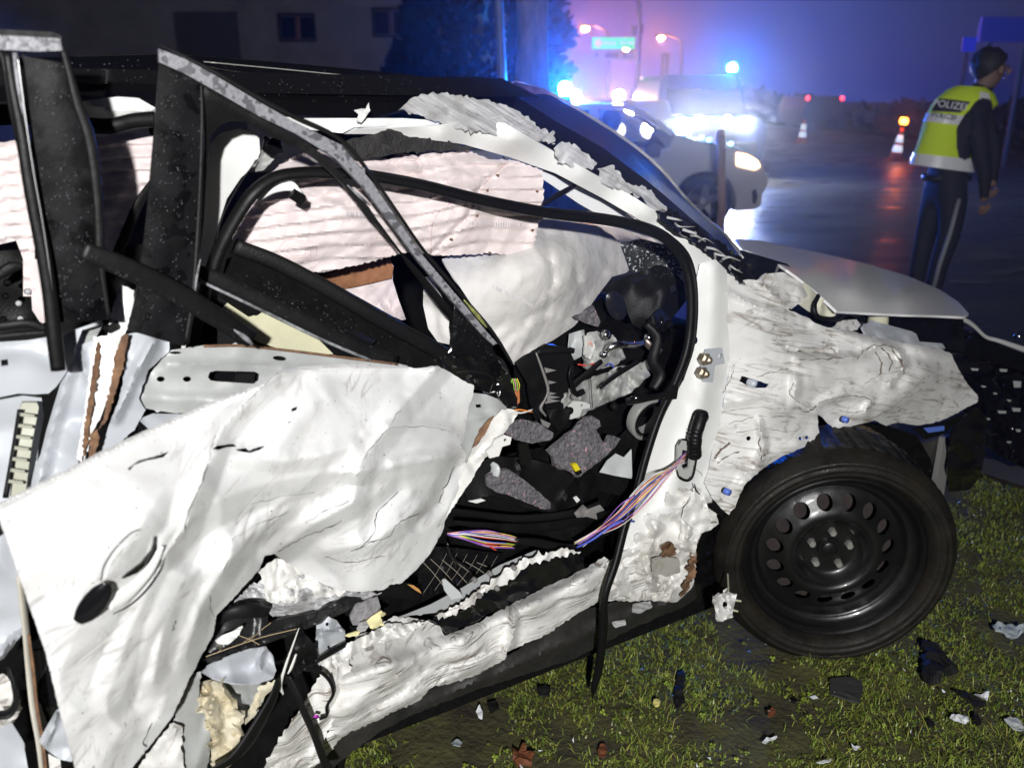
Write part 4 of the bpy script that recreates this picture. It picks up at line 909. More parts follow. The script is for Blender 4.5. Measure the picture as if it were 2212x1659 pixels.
# rear door window frame: gloss panel, rubber channels, grey top
FR = bpy.data.objects.new('rear_window_frame', None)
def sub(name, o):  # helper to keep the frame pieces as one part with sub-parts
    return o
rwf = panel('rear_window_frame', [(48, 118, .09), (60, 124, .09), (130, 136, .09), (152, 140, .09), (158, 190, .09), (170, 230, .09), (190, 300, .09), (205, 380, .09), (214, 460, .09), (216, 540, .09), (222, 590, .09), (232, 640, .09), (238, 690, .09), (222, 692, .09), (180, 695, .09), (128, 696, .09), (118, 640, .09), (108, 560, .09), (92, 470, .09), (78, 380, .09), (66, 290, .09), (55, 200, .09)], WETBLK, wreck, step=16, thick=.008, creases=[([(140, 180), (185, 400), (200, 640)], .004, 60, 'g')])
strip('frame_channel', [(130, 84, .10), (148, 150, .10), (168, 225, .10), (193, 300, .10), (208, 400, .10), (214, 480, .10), (216, 545, .10), (222, 600, .10), (236, 690, .10)], [14, 16, 22, 24, 22, 20, 18, 12, 8], RUBBER2, rwf, flat=.5)
strip('frame_channel', [(15, 112, .11), (30, 200, .11), (48, 290, .11), (60, 370, .11), (76, 460, .11), (94, 550, .11), (108, 640, .11), (118, 730, .11), (126, 800, .11)], [16, 22, 26, 28, 28, 30, 30, 32, 30], RUBBER, rwf, flat=.6)
strip('frame_channel', [(-30, 112, .10), (0, 115, .10), (12, 150, .10), (25, 230, .10), (45, 330, .10), (62, 430, .10), (85, 540, .10), (105, 650, .10)], [16, 16, 14, 14, 12, 14, 16, 14], RUBBER2, rwf, flat=.6)
strip('chrome_line', [(38, 122, .115), (48, 200, .115), (60, 290, .115), (75, 385, .115), (92, 480, .115), (106, 575, .115), (120, 690, .115)], 3.2, mat('dull_metal_line', (.45, .45, .45), .3, .8), rwf, n=6)
strip('frame_channel', [(32, 115, .112), (40, 190, .112), (54, 290, .112)], 10, WEATHER, rwf, n=8)
panel('weathered_top', [(-60, 74, .11), (0, 77, .11), (60, 80, .11), (130, 84, .11), (136, 110, .11), (80, 112, .11), (0, 108, .11), (-60, 107, .11)], WEATHER, rwf, step=16, thick=.008)
panel('frame_rubber_top', [(-60, 66, .10), (0, 64, .10), (60, 67, .10), (115, 70, .10), (132, 78, .10), (146, 120, .10), (152, 142, .10), (140, 130, .10), (128, 84, .10), (60, 80, .10), (0, 77, .10), (-60, 76, .10)], RUBBER2, rwf, step=20, thick=.008)

# ================================================================== C: front door hanging off
fdoor = panel('front_door', [
    (-50, 1105, .34), (0, 1086, .33), (75, 1048, .31), (150, 1010, .29), (240, 964, .26), (333, 920, .23), (400, 892, .21), (467, 863, .19), (520, 845, .18), (560, 822, .17), (605, 800, .16), (660, 791, .15), (737, 786, .13), (800, 785, .12), (850, 788, .11), (900, 796, .10), (944, 790, .09),
    (975, 806, .08), (1000, 822, .08), (1024, 833, .07), (1022, 855, .07), (1012, 880, .07), (1007, 912, .07), (1004, 943, .07), (996, 960, .09), (1007, 980, .07), (1003, 1010, .07), (1000, 1037, .07), (985, 1070, .08), (968, 1103, .08), (955, 1150, .09), (930, 1195, .10), (898, 1232, .11), (868, 1259, .12), (845, 1262, .12), (828, 1274, .12),
    (780, 1278, .13), (738, 1277, .10), (700, 1262, .06), (660, 1240, .05), (620, 1215, .06), (592, 1196, .13), (572, 1200, .14), (562, 1225, .15), (547, 1245, .16), (505, 1290, .17), (467, 1330, .18), (460, 1372, .19), (433, 1419, .20), (424, 1440, .20), (412, 1460, .21), (395, 1500, .22), (383, 1522, .22), (374, 1545, .23), (340, 1590, .24), (300, 1639, .25), (270, 1680, .26), (168, 1680, .30),
    (158, 1640, .30), (130, 1540, .31), (97, 1405, .32), (78, 1350, .325), (60, 1299, .33), (30, 1210, .34), (0, 1122, .34), (-50, 1135, .35)],
    WHITE_DOOR, wreck, step=5.2, jag=.6, thick=.0025, seed=11,
    extra=[(300, 1100, .33), (200, 1250, .35), (250, 1450, .31), (700, 900, .19), (850, 900, .155), (650, 1050, .21), (850, 1080, .16), (500, 1150, .24), (350, 1350, .285), (780, 1200, .15)],
    crumple=[(.006, .24), (.0028, .10), (.0008, .035)],
    creases=[([(606, 803), (560, 842), (520, 880), (480, 925), (462, 962), (452, 990), (430, 1053), (407, 1106), (398, 1150), (360, 1195)], 0.0251, 39), ([(407, 1106), (345, 1210), (290, 1290), (235, 1380), (200, 1470)], -0.0234, 72), ([(440, 1180), (380, 1290), (330, 1400), (290, 1520)], -0.0251, 60), ([(400, 1250), (350, 1360), (330, 1470)], 0.0184, 39), ([(500, 1200), (430, 1310), (400, 1420)], 0.0151, 36),
             ([(938, 796), (900, 840), (864, 880), (828, 936), (790, 980), (770, 1030), (764, 1083)], 0.0184, 39), ([(838, 923), (900, 920), (970, 928)], 0.0100, 17), ([(850, 1000), (900, 985), (968, 990)], 0.0084, 17), ([(470, 980), (540, 985), (610, 996), (680, 985), (760, 965)], 0.0134, 30), ([(738, 1020), (830, 1010), (900, 1000), (960, 985)], 0.0151, 32),
             ([(738, 1068), (650, 1080), (560, 1100), (470, 1140), (400, 1190)], -0.0201, 51), ([(760, 1085), (680, 1130), (640, 1160), (590, 1196)], 0.0251, 36), ([(905, 1105), (850, 1140), (800, 1170), (700, 1190)], 0.0151, 30), ([(860, 1060), (810, 1105), (800, 1150)], -0.0151, 27), ([(985, 1010), (960, 1050), (945, 1090), (900, 1130)], -0.0184, 24),
             ([(60, 1220), (200, 1180), (330, 1120), (430, 1053)], 0.0100, 50, 'g'), ([(0, 1092), (150, 1018), (333, 928), (467, 872), (570, 830), (610, 806), (740, 793), (940, 798)], 0.0080, 9), ([(700, 850), (640, 900), (600, 960)], 0.0120, 30, 'g'), ([(620, 1100), (540, 1160), (480, 1230)], 0.0134, 32)],
    holes=[[(457, 968), (470, 962), (508, 958), (514, 964), (490, 966), (470, 972)], [(508, 970), (532, 966), (540, 972), (560, 964), (576, 961), (560, 972), (540, 978), (514, 974)], [(275, 1012), (300, 994), (345, 982), (366, 974), (352, 988), (318, 994), (290, 1004), (280, 1016)], [(630, 882), (643, 877), (640, 886), (630, 890)]])
# door shell behind the skin, seen at the front end
panel('door_inner_shell', [(1016, 848, .02), (1050, 852, .02), (1076, 862, .02), (1098, 884, .02), (1085, 905, .02), (1055, 940, .03), (1030, 970, .03), (1005, 1000, .03), (960, 1010, .03), (960, 880, .03)], GREYP, fdoor, step=8, crumple=[(.006, .05)], holes=[[(1027, 874), (1040, 873), (1041, 880), (1029, 881)]], thick=.004, creases=[([(1020, 900), (1060, 905), (1080, 890)], .01, 10)])
panel('door_edge_flange', [(1084, 884, .05), (1110, 885, .05), (1122, 890, .05), (1105, 915, .05), (1080, 945, .06), (1062, 975, .06), (1040, 1000, .06), (1010, 1050, .07), (975, 1100, .07), (950, 1150, .08), (985, 1060, .07), (1004, 1010, .06), (1020, 970, .06), (1045, 930, .06), (1070, 900, .05)], WHITE_LOW, fdoor, step=6, jag=1, crumple=[(.006, .03)])
panel('door_rust_patch', [(1056, 905, .07), (1068, 898, .07), (1050, 935, .075), (1030, 962, .075), (1020, 968, .075), (1035, 930, .07)], RUST, fdoor, step=6, jag=1)
panel('hinge_bracket', [(1070, 950, .09), (1090, 940, .09), (1105, 945, .09), (1102, 960, .09), (1085, 965, .09), (1078, 985, .09), (1058, 990, .09), (1050, 975, .09), (1065, 965, .09)], WHITE_LOW, fdoor, step=6, holes=[oval(1092, 951, 4, 4)], thick=.006)
panel('torn_backing', [(965, 1030, .045), (1000, 985, .045), (1012, 1020, .05), (990, 1080, .05), (968, 1110, .05), (940, 1120, .05), (948, 1065, .05)], SCRAPE, fdoor, step=6, jag=2, crumple=[(.01, .04)])
# handle
DS = Surf(fdoor)
hcl = [(218, 1255), (223, 1226), (240, 1196), (262, 1170), (285, 1150), (304, 1143)]
strip('handle_recess_edge', DS.seat(catmull(hcl, 5), .001), 3.2, GLOSSBLK, fdoor, n=6, per=1)
panel('handle_shade_sheet', DS.seat([(337, 1160), (339, 1186), (322, 1216), (296, 1238), (266, 1250), (276, 1240), (308, 1216), (328, 1192), (334, 1176)], .006), GLOSSBLK, fdoor, thick=.004)  # black crescent puts the shade of the handle recess into colour
panel('recess_dish', DS.seat([(228, 1248), (240, 1212), (262, 1184), (300, 1158), (328, 1158), (330, 1180), (314, 1208), (286, 1234), (256, 1248)], .003), WHITE, fdoor, step=8, thick=.002, creases=[([(262, 1240), (300, 1200), (324, 1170)], -.004, 30, 'g'), ([(250, 1190), (270, 1215)], .004, 8)])
strip('door_handle', DS.seat([(236, 1302), (262, 1290), (290, 1268), (318, 1238), (338, 1206), (350, 1180)], .012), [38, 40, 34, 26, 18, 10], WHITE, fdoor, flat=.35, n=14)
strip('handle_gap', DS.seat([(244, 1326), (282, 1306), (318, 1272), (346, 1232), (356, 1205)], .003), [3, 5, 6, 5, 2], GLOSSBLK, fdoor, flat=.4, n=8)
g = strip('', DS.seat([(168, 1342), (184, 1326), (203, 1303), (222, 1276), (232, 1258)], .016), [24, 46, 54, 44, 16], None, None, mb=MB(), flat=.4, n=16); g.build('handle_end_cap', GLOSSBLK, fdoor, True)

CRK = mat('exposed_dark_crack', (.10, .09, .085), .6, vscale=60, col2=(.03, .03, .03))
rk = random.Random(12)
def crack(pl_, wd, S_, par, m=CRK, name='paint_crack'):
    q = catmull(pl_, 5); q = [(a[0] + rk.uniform(-2.2, 2.2), a[1] + rk.uniform(-2.2, 2.2)) for a in q]
    strip(name, S_.seat(q, .0006), [max(.6, wd * rk.uniform(.25, 1.2)) for _ in q], m, par, flat=.25, n=5, per=1)
for pl_, wd in (([(600, 806), (560, 842), (522, 880)], 1.6), ([(467, 940), (455, 970), (453, 990), (432, 1050), (408, 1105), (396, 1150)], 3.4), ([(864, 885), (828, 938), (790, 982), (770, 1030)], 2.2), ([(764, 1080), (700, 1105), (660, 1130)], 2.4), ([(905, 1108), (860, 1130), (838, 1160), (800, 1172), (760, 1190)], 3.0), ([(860, 1062), (815, 1110), (808, 1150), (770, 1190)], 2.6),
                ([(985, 1008), (962, 1048), (948, 1088)], 3.5), ([(740, 1125), (680, 1150), (640, 1168), (600, 1192)], 4.0), ([(380, 1340), (372, 1362)], 5), ([(452, 1285), (455, 1315), (462, 1330)], 4), ([(396, 1150), (350, 1210), (330, 1250)], 2.0), ([(620, 1108), (560, 1130), (500, 1165)], 1.6), ([(330, 1560), (310, 1600), (318, 1612)], 5), ([(540, 1090), (600, 1075), (680, 1062)], 1.4), ([(700, 1200), (760, 1215), (830, 1200)], 2.2), ([(838, 925), (900, 921), (968, 929)], 1.2)):
    crack(pl_, wd, DS, fdoor)
# front door window frame
fwf = panel('front_window_frame', [(334, 268, .055), (340, 180, .055), (343, 133, .055), (346, 116, .055), (380, 140, .055), (433, 172, .055), (436, 240, .055), (433, 330, .055), (430, 420, .055), (424, 500, .055), (420, 560, .055), (415, 640, .06), (404, 720, .065), (396, 748, .065), (340, 732, .065), (300, 720, .065), (275, 714, .065), (288, 660, .06), (300, 600, .058), (308, 540, .055), (318, 450, .055), (326, 360, .055)],
            WETBLK, wreck, step=16, thick=.008, creases=[([(390, 200), (370, 450), (340, 700)], .004, 60, 'g')])
panel('frame_slope', [(433, 172, .05), (500, 215, .05), (567, 252, .05), (633, 293, .045), (690, 330, .045), (740, 380, .04), (800, 455, .04), (850, 522, .04), (900, 590, .035), (950, 655, .03), (985, 700, .03), (976, 668, .025), (920, 600, .025), (878, 556, .025), (838, 512, .025), (788, 462, .025), (740, 398, .03), (700, 360, .035), (660, 330, .035), (600, 302, .04), (560, 282, .04), (530, 264, .04), (500, 262, .04), (475, 272, .04), (458, 292, .04), (450, 320, .04), (447, 380, .04), (440, 480, .04), (425, 600, .045), (412, 740, .05), (398, 748, .06), (408, 680, .055), (420, 560, .055), (430, 420, .052), (436, 240, .052)],
      PLAST, fwf, step=12, thick=.010, creases=[([(447, 200), (640, 312), (760, 420), (960, 680)], .006, 12, 'g')])
panel('weathered_rail', [(343, 106, .075), (400, 128, .075), (467, 165, .075), (567, 225, .072), (633, 262, .07), (737, 314, .065), (804, 394, .06), (854, 467, .06), (914, 553, .055), (991, 643, .05), (1050, 715, .05), (1075, 742, .05), (1066, 746, .05), (1040, 722, .05), (975, 648, .052), (902, 562, .056), (840, 478, .06), (785, 405, .062), (725, 343, .066), (640, 290, .07), (560, 252, .072), (467, 198, .075), (400, 160, .075), (344, 135, .075)], WEATHER, fwf, step=14, thick=.010)
strip('frame_top_lip', [(345, 98, .065), (400, 124, .065), (480, 166, .065), (570, 219, .062), (640, 255, .06), (740, 306, .055), (808, 388, .05), (860, 462, .05), (918, 545, .045), (995, 636, .04), (1060, 712, .04), (1100, 775, .035), (1108, 788, .03)], [3, 10, 12, 13, 12, 10, 9, 8, 8, 8, 8, 7, 3], RUBBER2, fwf, n=8, flat=.6)
strip('yellowed_patch', [(1002, 648, .066), (1030, 680, .064), (1052, 708, .062)], [3, 9, 4], mat('yellow_green_stain', (.30, .32, .08), .4, vscale=60, col2=(.12, .12, .06)), fwf, n=8, flat=.5)
strip('frame_bar', [(435, 178, .062), (437, 260, .062), (434, 380, .062), (428, 500, .062), (418, 640, .066), (402, 742, .07)], [6, 9, 10, 11, 13, 12], RUBBER2, fwf, n=8)
strip('chalky_edge', [(433, 560, .075), (425, 600, .075), (420, 650, .078)], [2, 6, 3], mat('chalky_scrape', (.35, .36, .38)), fwf, n=6)
strip('slope_chip', [(750, 400, .05), (780, 428, .05), (800, 445, .048)], [2, 7, 3], mat('chalky_scrape', (.35, .36, .38)), fwf, n=6)
panel('mirror_sail', [(985, 652, .04), (990, 640, .04), (1030, 700, .045), (1068, 760, .045), (1085, 790, .045), (1075, 800, .045), (1020, 790, .04), (970, 782, .035), (968, 770, .035), (975, 700, .035)], GLOSSBLK, fwf, step=9, crumple=[(.003, .04)], thick=.008)
mm = panel('mirror_mount', [(950, 775, .07), (985, 772, .08), (1030, 770, .08), (1070, 772, .07), (1095, 800, .07), (1102, 830, .07), (1118, 860, .06), (1118, 880, .06), (1095, 878, .06), (1078, 860, .06), (1060, 852, .07), (1030, 842, .07), (1015, 828, .07), (985, 812, .07), (958, 795, .07)], GLOSSBLK, wreck, step=7, jag=1, crumple=[(.014, .05), (.006, .02)], thick=.006)
strip('mount_edge', [(985, 805, .1), (1020, 802, .105), (1060, 812, .1), (1068, 835, .09)], [4, 6, 7, 3], PLAST, mm, n=8)
panel('torn_side_trim', [(1068, 765, .05), (1085, 775, .05), (1100, 800, .05), (1110, 840, .05), (1119, 878, .05), (1100, 880, .05), (1080, 865, .05), (1076, 820, .05)], PLAST, mm, step=7, jag=1, crumple=[(.005, .03)])

# ================================================================== D: hinge pillar, fender, bonnet, sill
panel('hinge_pillar', [(1505, 600, -.03), (1512, 570, -.035), (1545, 560, -.035), (1570, 585, -.03), (1572, 640, -.02), (1573, 700, -.02), (1578, 800, -.02), (1566, 870, -.02), (1548, 940, -.02), (1536, 1000, -.02), (1535, 1060, -.01), (1540, 1090, -.01), (1530, 1130, 0), (1500, 1165, .0), (1420, 1210, .0), (1350, 1225, .0), (1340, 1190, -.01),
      (1360, 1140, -.01), (1385, 1040, -.02), (1408, 960, -.03), (1440, 890, -.03), (1478, 820, -.03), (1500, 740, -.03), (1508, 650, -.03)], WHITE, wreck, step=9, thick=.003, crumple=[(.003, .08)],
      creases=[([(1540, 580), (1540, 700), (1530, 800), (1505, 900), (1470, 1010), (1440, 1100)], .020, 24, 'g'), ([(1400, 1120), (1480, 1100), (1530, 1080)], .02, 14)], holes=[oval(1501, 735, 6, 9)],
      )
panel('pillar_backing', [(1490, 725, -.06), (1515, 725, -.06), (1515, 748, -.06), (1490, 748, -.06)], GLOSSBLK, wreck)
for (cx, cy) in ((1529, 778), (1523, 808)):
    g = MB(); M = Matrix.Translation(wp(cx, cy, .012)) @ Matrix.Rotation(math.pi / 2, 4, 'X'); g.lathe([(.016, -.02), (.016, -.004), (.010, 0), (.010, .008), (.004, .012), (0, .012)], 6, M); g.build('hinge_bolt', mat('bolt_steel', (.4, .36, .3), .4, .7, vscale=60, col2=(.2, .15, .1)), wreck)
panel('hinge_plate', [(1525, 755, .0), (1560, 752, .0), (1566, 785, .0), (1545, 790, .0), (1540, 826, .0), (1518, 825, .0), (1515, 790, .0)], BLUEGREY, wreck, step=9, holes=[oval(1556, 769, 5, 5)], thick=.004)
# fender
FEN = panel('front_fender', [(1548, 562, -.02), (1560, 585, -.02), (1590, 600, -.03), (1600, 608, -.03), (1616, 604, -.03), (1634, 606, -.03), (1655, 590, -.04), (1672, 600, -.04), (1708, 640, -.05), (1704, 670, -.04), (1740, 684, -.05), (1766, 700, -.05), (1790, 708, -.05), (1840, 716, -.05), (1900, 730, -.05), (1960, 742, -.05), (2030, 752, -.06), (2056, 765, -.06), (2068, 792, -.05), (2090, 830, -.04), (2113, 858, -.03), (2112, 868, -.03), (2080, 885, -.03), (2040, 905, -.03),
      (2010, 915, -.03), (1984, 919, -.02), (1940, 912, -.01), (1915, 920, .0), (1890, 908, .01), (1862, 915, .01), (1830, 924, .01), (1800, 925, .01), (1780, 905, .01), (1767, 896, .01), (1768, 925, .01), (1778, 955, .02), (1740, 965, .02), (1690, 985, .02), (1650, 1010, .02), (1615, 1040, .02), (1600, 1065, .02), (1590, 1090, .02), (1575, 1112, .02), (1560, 1100, .01), (1542, 1080, .01), (1522, 1045, .0),
      (1530, 1020, -.01), (1545, 950, -.02), (1562, 880, -.02), (1574, 810, -.02), (1570, 720, -.02), (1566, 650, -.02)], FENDERP, wreck, step=6, jag=.8, thick=.003, seed=5,
      extra=[(1750, 800, .03), (1900, 820, .035), (2000, 800, .02), (1650, 850, .02), (1650, 700, .0), (1680, 930, .03)],
      crumple=[(.006, .18), (.0018, .06), (.0005, .018, (.4, 1, 1))],
      holes=[[(1597, 824), (1602, 812), (1630, 820), (1662, 830), (1655, 838), (1625, 838)], oval(1617, 947, 5, 5), oval(1729, 947, 4, 4), oval(1743, 945, 4, 4), oval(1645, 989, 4, 4)],
      creases=[([(1700, 750), (1730, 760), (1780, 758), (1800, 762)], -.03, 10), ([(1760, 700), (1860, 735), (1980, 752), (2055, 775)], .016, 12, 'g'), ([(1725, 778), (1800, 776), (1850, 772), (1900, 745), (1940, 760), (1955, 790), (1920, 830)], .022, 14), ([(1770, 870), (1820, 850), (1880, 860), (1870, 890)], .016, 14), ([(1720, 820), (1715, 870), (1760, 890)], .02, 16), ([(1840, 905), (1950, 860), (2000, 800)], .018, 26, 'g'),
               ([(1560, 870), (1640, 860), (1700, 890)], .012, 16), ([(1640, 910), (1650, 960), (1640, 1000)], .022, 12), ([(1600, 1050), (1660, 985), (1720, 960)], .016, 16, 'g'), ([(1570, 630), (1610, 650), (1640, 665), (1690, 680)], .016, 10), ([(1640, 610), (1690, 655)], .012, 8), ([(1560, 1000), (1600, 1010), (1650, 1060)], .012, 14)])
FS = Surf(FEN); MUDC = mat('brown_scuff', (.20, .15, .11), .8, vscale=50, col2=(.12, .09, .07))
for pl_, wd in (([(1728, 778), (1780, 776), (1830, 772)], 3), ([(1850, 775), (1870, 755), (1905, 745), (1935, 752)], 3), ([(1925, 755), (1950, 785), (1950, 810)], 6), ([(1905, 752), (1925, 775), (1922, 800)], 4), ([(1890, 760), (1905, 785), (1900, 810)], 4), ([(1560, 850), (1580, 815), (1585, 790)], 2.4), ([(1636, 815), (1665, 805), (1700, 798)], 2.4), ([(1715, 830), (1705, 850), (1730, 870), (1765, 885)], 2.6), ([(1770, 870), (1820, 856), (1875, 860), (1880, 880), (1850, 890)], 2), ([(1640, 905), (1645, 930), (1640, 960), (1650, 985)], 4),
                ([(1600, 975), (1570, 985), (1550, 1000)], 4), ([(1575, 955), (1555, 975), (1545, 990)], 7), ([(1700, 755), (1705, 763), (1730, 760)], 3), ([(1775, 755), (1790, 745), (1802, 760)], 3.5), ([(1620, 670), (1660, 672), (1700, 690)], 1.8), ([(1560, 890), (1620, 880), (1700, 884)], 1.6), ([(1575, 915), (1640, 900), (1720, 902)], 1.6), ([(1590, 935), (1650, 925), (1700, 935)], 1.6), ([(1725, 880), (1740, 890), (1765, 878)], 4), ([(1890, 900), (1940, 870), (1985, 830)], 1.5), ([(1860, 835), (1900, 810), (1950, 800)], 1.3), ([(1480, 1000), (1500, 1010), (1520, 1030)], 1)):
    crack(pl_, wd, FS, FEN, MUDC, 'scuff_mark')
panel('hole_backing', [(1590, 805, -.03), (1670, 820, -.03), (1665, 845, -.03), (1590, 845, -.03)], GLOSSBLK, wreck)
g = MB(); g.lathe([(.012, -.02), (.012, 0), (0, .004)], 12, Matrix.Translation(wp(1631, 830, .0)) @ Matrix.Rotation(math.pi / 2, 4, 'X')); g.build('turn_lamp_bulb', TRANSP, wreck, True)
for (cx, cy, c) in ((1573, 1063, (.2, .3, .75)), (1828, 907, (.15, .25, .7))):
    g = MB(); g.lathe([(.009, -.01), (.009, .004), (0, .005)], 10, Matrix.Translation(wp(cx, cy, .05)) @ Matrix.Rotation(math.pi / 2, 4, 'X')); g.build('blue_clip', mat('blue_clip', (.1, .18, .6), .4), wreck, True)
panel('fender_bracket', [(1655, 592, -.06), (1690, 588, -.07), (1730, 610, -.07), (1745, 640, -.06), (1710, 668, -.05), (1690, 660, -.05)], FENDERP, wreck, step=8, holes=[oval(1663, 616, 5, 4)], crumple=[(.004, .04)], thick=.004)
panel('engine_bay_bracket', [(1710, 625, -.12), (1740, 612, -.12), (1765, 635, -.12), (1800, 665, -.12), (1810, 690, -.12), (1780, 690, -.12), (1745, 672, -.12), (1712, 648, -.12)], mat('yellowed_white', (.62, .60, .48), .5), wreck, step=8, crumple=[(.012, .04)], holes=[oval(1741, 675, 4, 4)], thick=.005)
g = MB(); q = [wp(1766, 640, -.13), wp(1758, 660, -.11), wp(1765, 684, -.10), (wp(1800, 690, -.11)), wp(1830, 676, -.12), wp(1858, 684, -.12), wp(1862, 698, -.12), wp(1848, 712, -.12)]; g.tube(catmull(q, 6), .0085, 8); g.build('black_hose', RUBBER, wreck, True)
panel('strut_tower', [(1800, 706, -.10), (1820, 692, -.12), (1850, 690, -.12), (1862, 704, -.11), (1840, 716, -.09)], WHITE_LOW, wreck, step=8, thick=.006)
g = MB(); g.lathe([(0, .03), (.02, .028), (.03, .01), (.034, -.03), (0, -.03)], 16, Matrix.Translation(wp(1897, 688, -.16))); g.build('reservoir_cap', CREAM, wreck, True)
panel('top_mounting_rail', [(1862, 706, -.07), (1884, 692, -.09), (1900, 697, -.09), (1970, 716, -.09), (1980, 722, -.09), (1986, 738, -.07), (2036, 742, -.07), (2042, 752, -.06), (1960, 745, -.05), (1900, 730, -.05), (1870, 722, -.05)], BLUEGREY, wreck, step=8, crumple=[(.006, .04)], thick=.006)
panel('engine_bay_dark', [(1600, 540, -.25), (1700, 570, -.25), (1800, 660, -.25), (2080, 670, -.25), (2085, 760, -.2), (1900, 735, -.14), (1760, 700, -.13), (1700, 660, -.13), (1620, 600, -.12)], GLOSSBLK, wreck, step=20, crumple=[(.02, .1)], thick=.01)
# bonnet
BON = paint('bonnet_paint', (.80, .80, .79), blot=.1, bumps=.03, speck=.08, rough=.32)
panel('bonnet', [(1590, 516, -.45), (1640, 520, -.6), (1700, 532, -.75), (1780, 548, -.8), (1880, 572, -.8), (1960, 596, -.7), (2030, 626, -.5), (2070, 652, -.3), (2093, 678, -.12), (2080, 684, -.1), (2020, 681, -.10), (1940, 679, -.10), (1860, 675, -.10), (1808, 672, -.10), (1790, 655, -.12), (1760, 628, -.15), (1722, 598, -.18), (1688, 574, -.2), (1650, 558, -.28), (1610, 540, -.36)],
      BON, wreck, step=13, thick=.008, extra=[(1850, 600, -.28), (1950, 630, -.2), (1760, 575, -.35)], crumple=[(.002, .2)], creases=[([(1690, 578), (1790, 588), (1900, 604), (2000, 636)], .014, 16, 'g')])
# crumpled lower pillar and jacking point
panel('pillar_foot', [(1345, 1195, .0), (1380, 1150, .0), (1400, 1110, .0), (1470, 1095, .01), (1500, 1050, .01), (1520, 1060, .01), (1536, 1075, .02), (1552, 1130, .03), (1540, 1136, .03), (1516, 1150, .03), (1505, 1175, .02), (1502, 1230, .01), (1498, 1262, .0), (1478, 1286, .0), (1462, 1300, .0), (1430, 1298, .0), (1400, 1296, .0), (1360, 1300, .0), (1330, 1296, .0), (1300, 1300, .0), (1290, 1260, .0), (1310, 1215, .0)],
      WHITE_LOW, wreck, step=6, jag=1.6, crumple=[(.018, .08), (.008, .03)], thick=.004, seed=3, creases=[([(1420, 1130), (1400, 1200), (1410, 1270)], .02, 12), ([(1450, 1110), (1490, 1140), (1480, 1180)], .02, 12)])
panel('white_bracket_horn', [(1478, 1100, .03), (1500, 1060, .03), (1522, 1075, .03), (1530, 1100, .04), (1536, 1132, .05), (1553, 1130, .05), (1535, 1145, .05), (1512, 1152, .04), (1505, 1170, .04), (1470, 1165, .03)], WHITE_LOW, wreck, step=6, jag=.8, crumple=[(.006, .03)], holes=[oval(1486, 1149, 3, 3)], thick=.004, seed=8)
panel('rusted_square_plate', [(1412, 1210, .045), (1440, 1202, .045), (1468, 1208, .045), (1470, 1236, .045), (1440, 1246, .045), (1414, 1240, .045)], paint('grey_rust_plate', (.38, .37, .33), blot=.8, big=20, bumps=.6), wreck, step=6, jag=1, thick=.01)
panel('rust_stain_metal', [(1428, 1180, .04), (1450, 1170, .04), (1462, 1185, .04), (1456, 1200, .04), (1430, 1204, .04)], RUST, wreck, step=5, jag=2, crumple=[(.008, .02)])
panel('burst_rust_edge', [(1498, 1175, .03), (1506, 1200, .03), (1502, 1240, .03), (1490, 1270, .02), (1470, 1290, .02), (1478, 1255, .03), (1488, 1215, .03)], RUST, wreck, step=5, jag=2.5, crumple=[(.01, .03)])
# sill
panel('sill', [(1345, 1190, -.02), (1330, 1218, -.01), (1305, 1202, -.02), (1265, 1228, -.02), (1200, 1258, -.02), (1105, 1305, -.01), (1030, 1345, -.01), (960, 1372, -.01), (950, 1352, -.02), (925, 1340, -.03), (850, 1330, -.03), (805, 1362, -.01), (770, 1372, 0), (738, 1425, .02), (720, 1450, .03), (700, 1500, .05), (680, 1560, .06), (640, 1610, .07), (560, 1680, .09), (640, 1680, .08), (700, 1640, .07),
      (738, 1592, .05), (800, 1562, .04), (905, 1513, .03), (930, 1486, .03), (1020, 1462, .02), (1090, 1425, .01), (1094, 1408, .02), (1180, 1370, .02), (1260, 1318, .01), (1305, 1294, .0), (1400, 1290, .0), (1420, 1280, 0), (1400, 1220, 0)], SILLP, wreck, step=6, jag=1.4, thick=.004, seed=6,
      extra=[(1000, 1390, .07), (1150, 1320, .06), (850, 1450, .10), (750, 1530, .12), (1260, 1260, .05)], crumple=[(.008, .10, (.4, 1, 1)), (.004, .035, (.25, 1, 1)), (.0014, .012, (.2, 1, 1))],
      creases=[([(1105, 1300), (1112, 1340), (1105, 1390), (1090, 1425)], .03, 14), ([(738, 1470), (900, 1420), (1100, 1330), (1300, 1230)], .02, 16, 'g'), ([(700, 1600), (900, 1500), (1090, 1405)], .016, 12, 'g'), ([(860, 1460), (890, 1432), (905, 1445)], .012, 10)])
panel('sill_lower_front', [(560, 1680, .10), (600, 1600, .12), (650, 1530, .10), (700, 1440, .06), (735, 1400, .04), (760, 1440, .06), (740, 1500, .08), (700, 1600, .10), (640, 1690, .10)], SILLP, wreck, step=7, jag=2, crumple=[(.014, .06)], seed=9)
panel('step_trim', [(925, 1338, .01), (970, 1330, .01), (1000, 1320, .01), (1060, 1262, .01), (1110, 1235, .01), (1160, 1200, .01), (1200, 1188, .01), (1245, 1196, .01), (1262, 1205, .01), (1262, 1228, .02), (1200, 1256, .02), (1105, 1302, .02), (1030, 1340, .02), (965, 1370, .02), (950, 1352, .02)], GLOSSBLK, wreck, step=7, jag=1.6, crumple=[(.006, .04)], thick=.003)
panel('torn_trim_edge', [(940, 1330, .03), (1000, 1300, .03), (1050, 1262, .03), (1095, 1225, .03), (1160, 1198, .03), (1220, 1186, .03), (1255, 1192, .03), (1190, 1206, .035), (1140, 1222, .035), (1115, 1245, .035), (1085, 1265, .035), (1055, 1275, .035), (1010, 1312, .035), (960, 1336, .035)], WHITE_LOW, wreck, step=5, jag=3, crumple=[(.008, .03)], thick=.002)
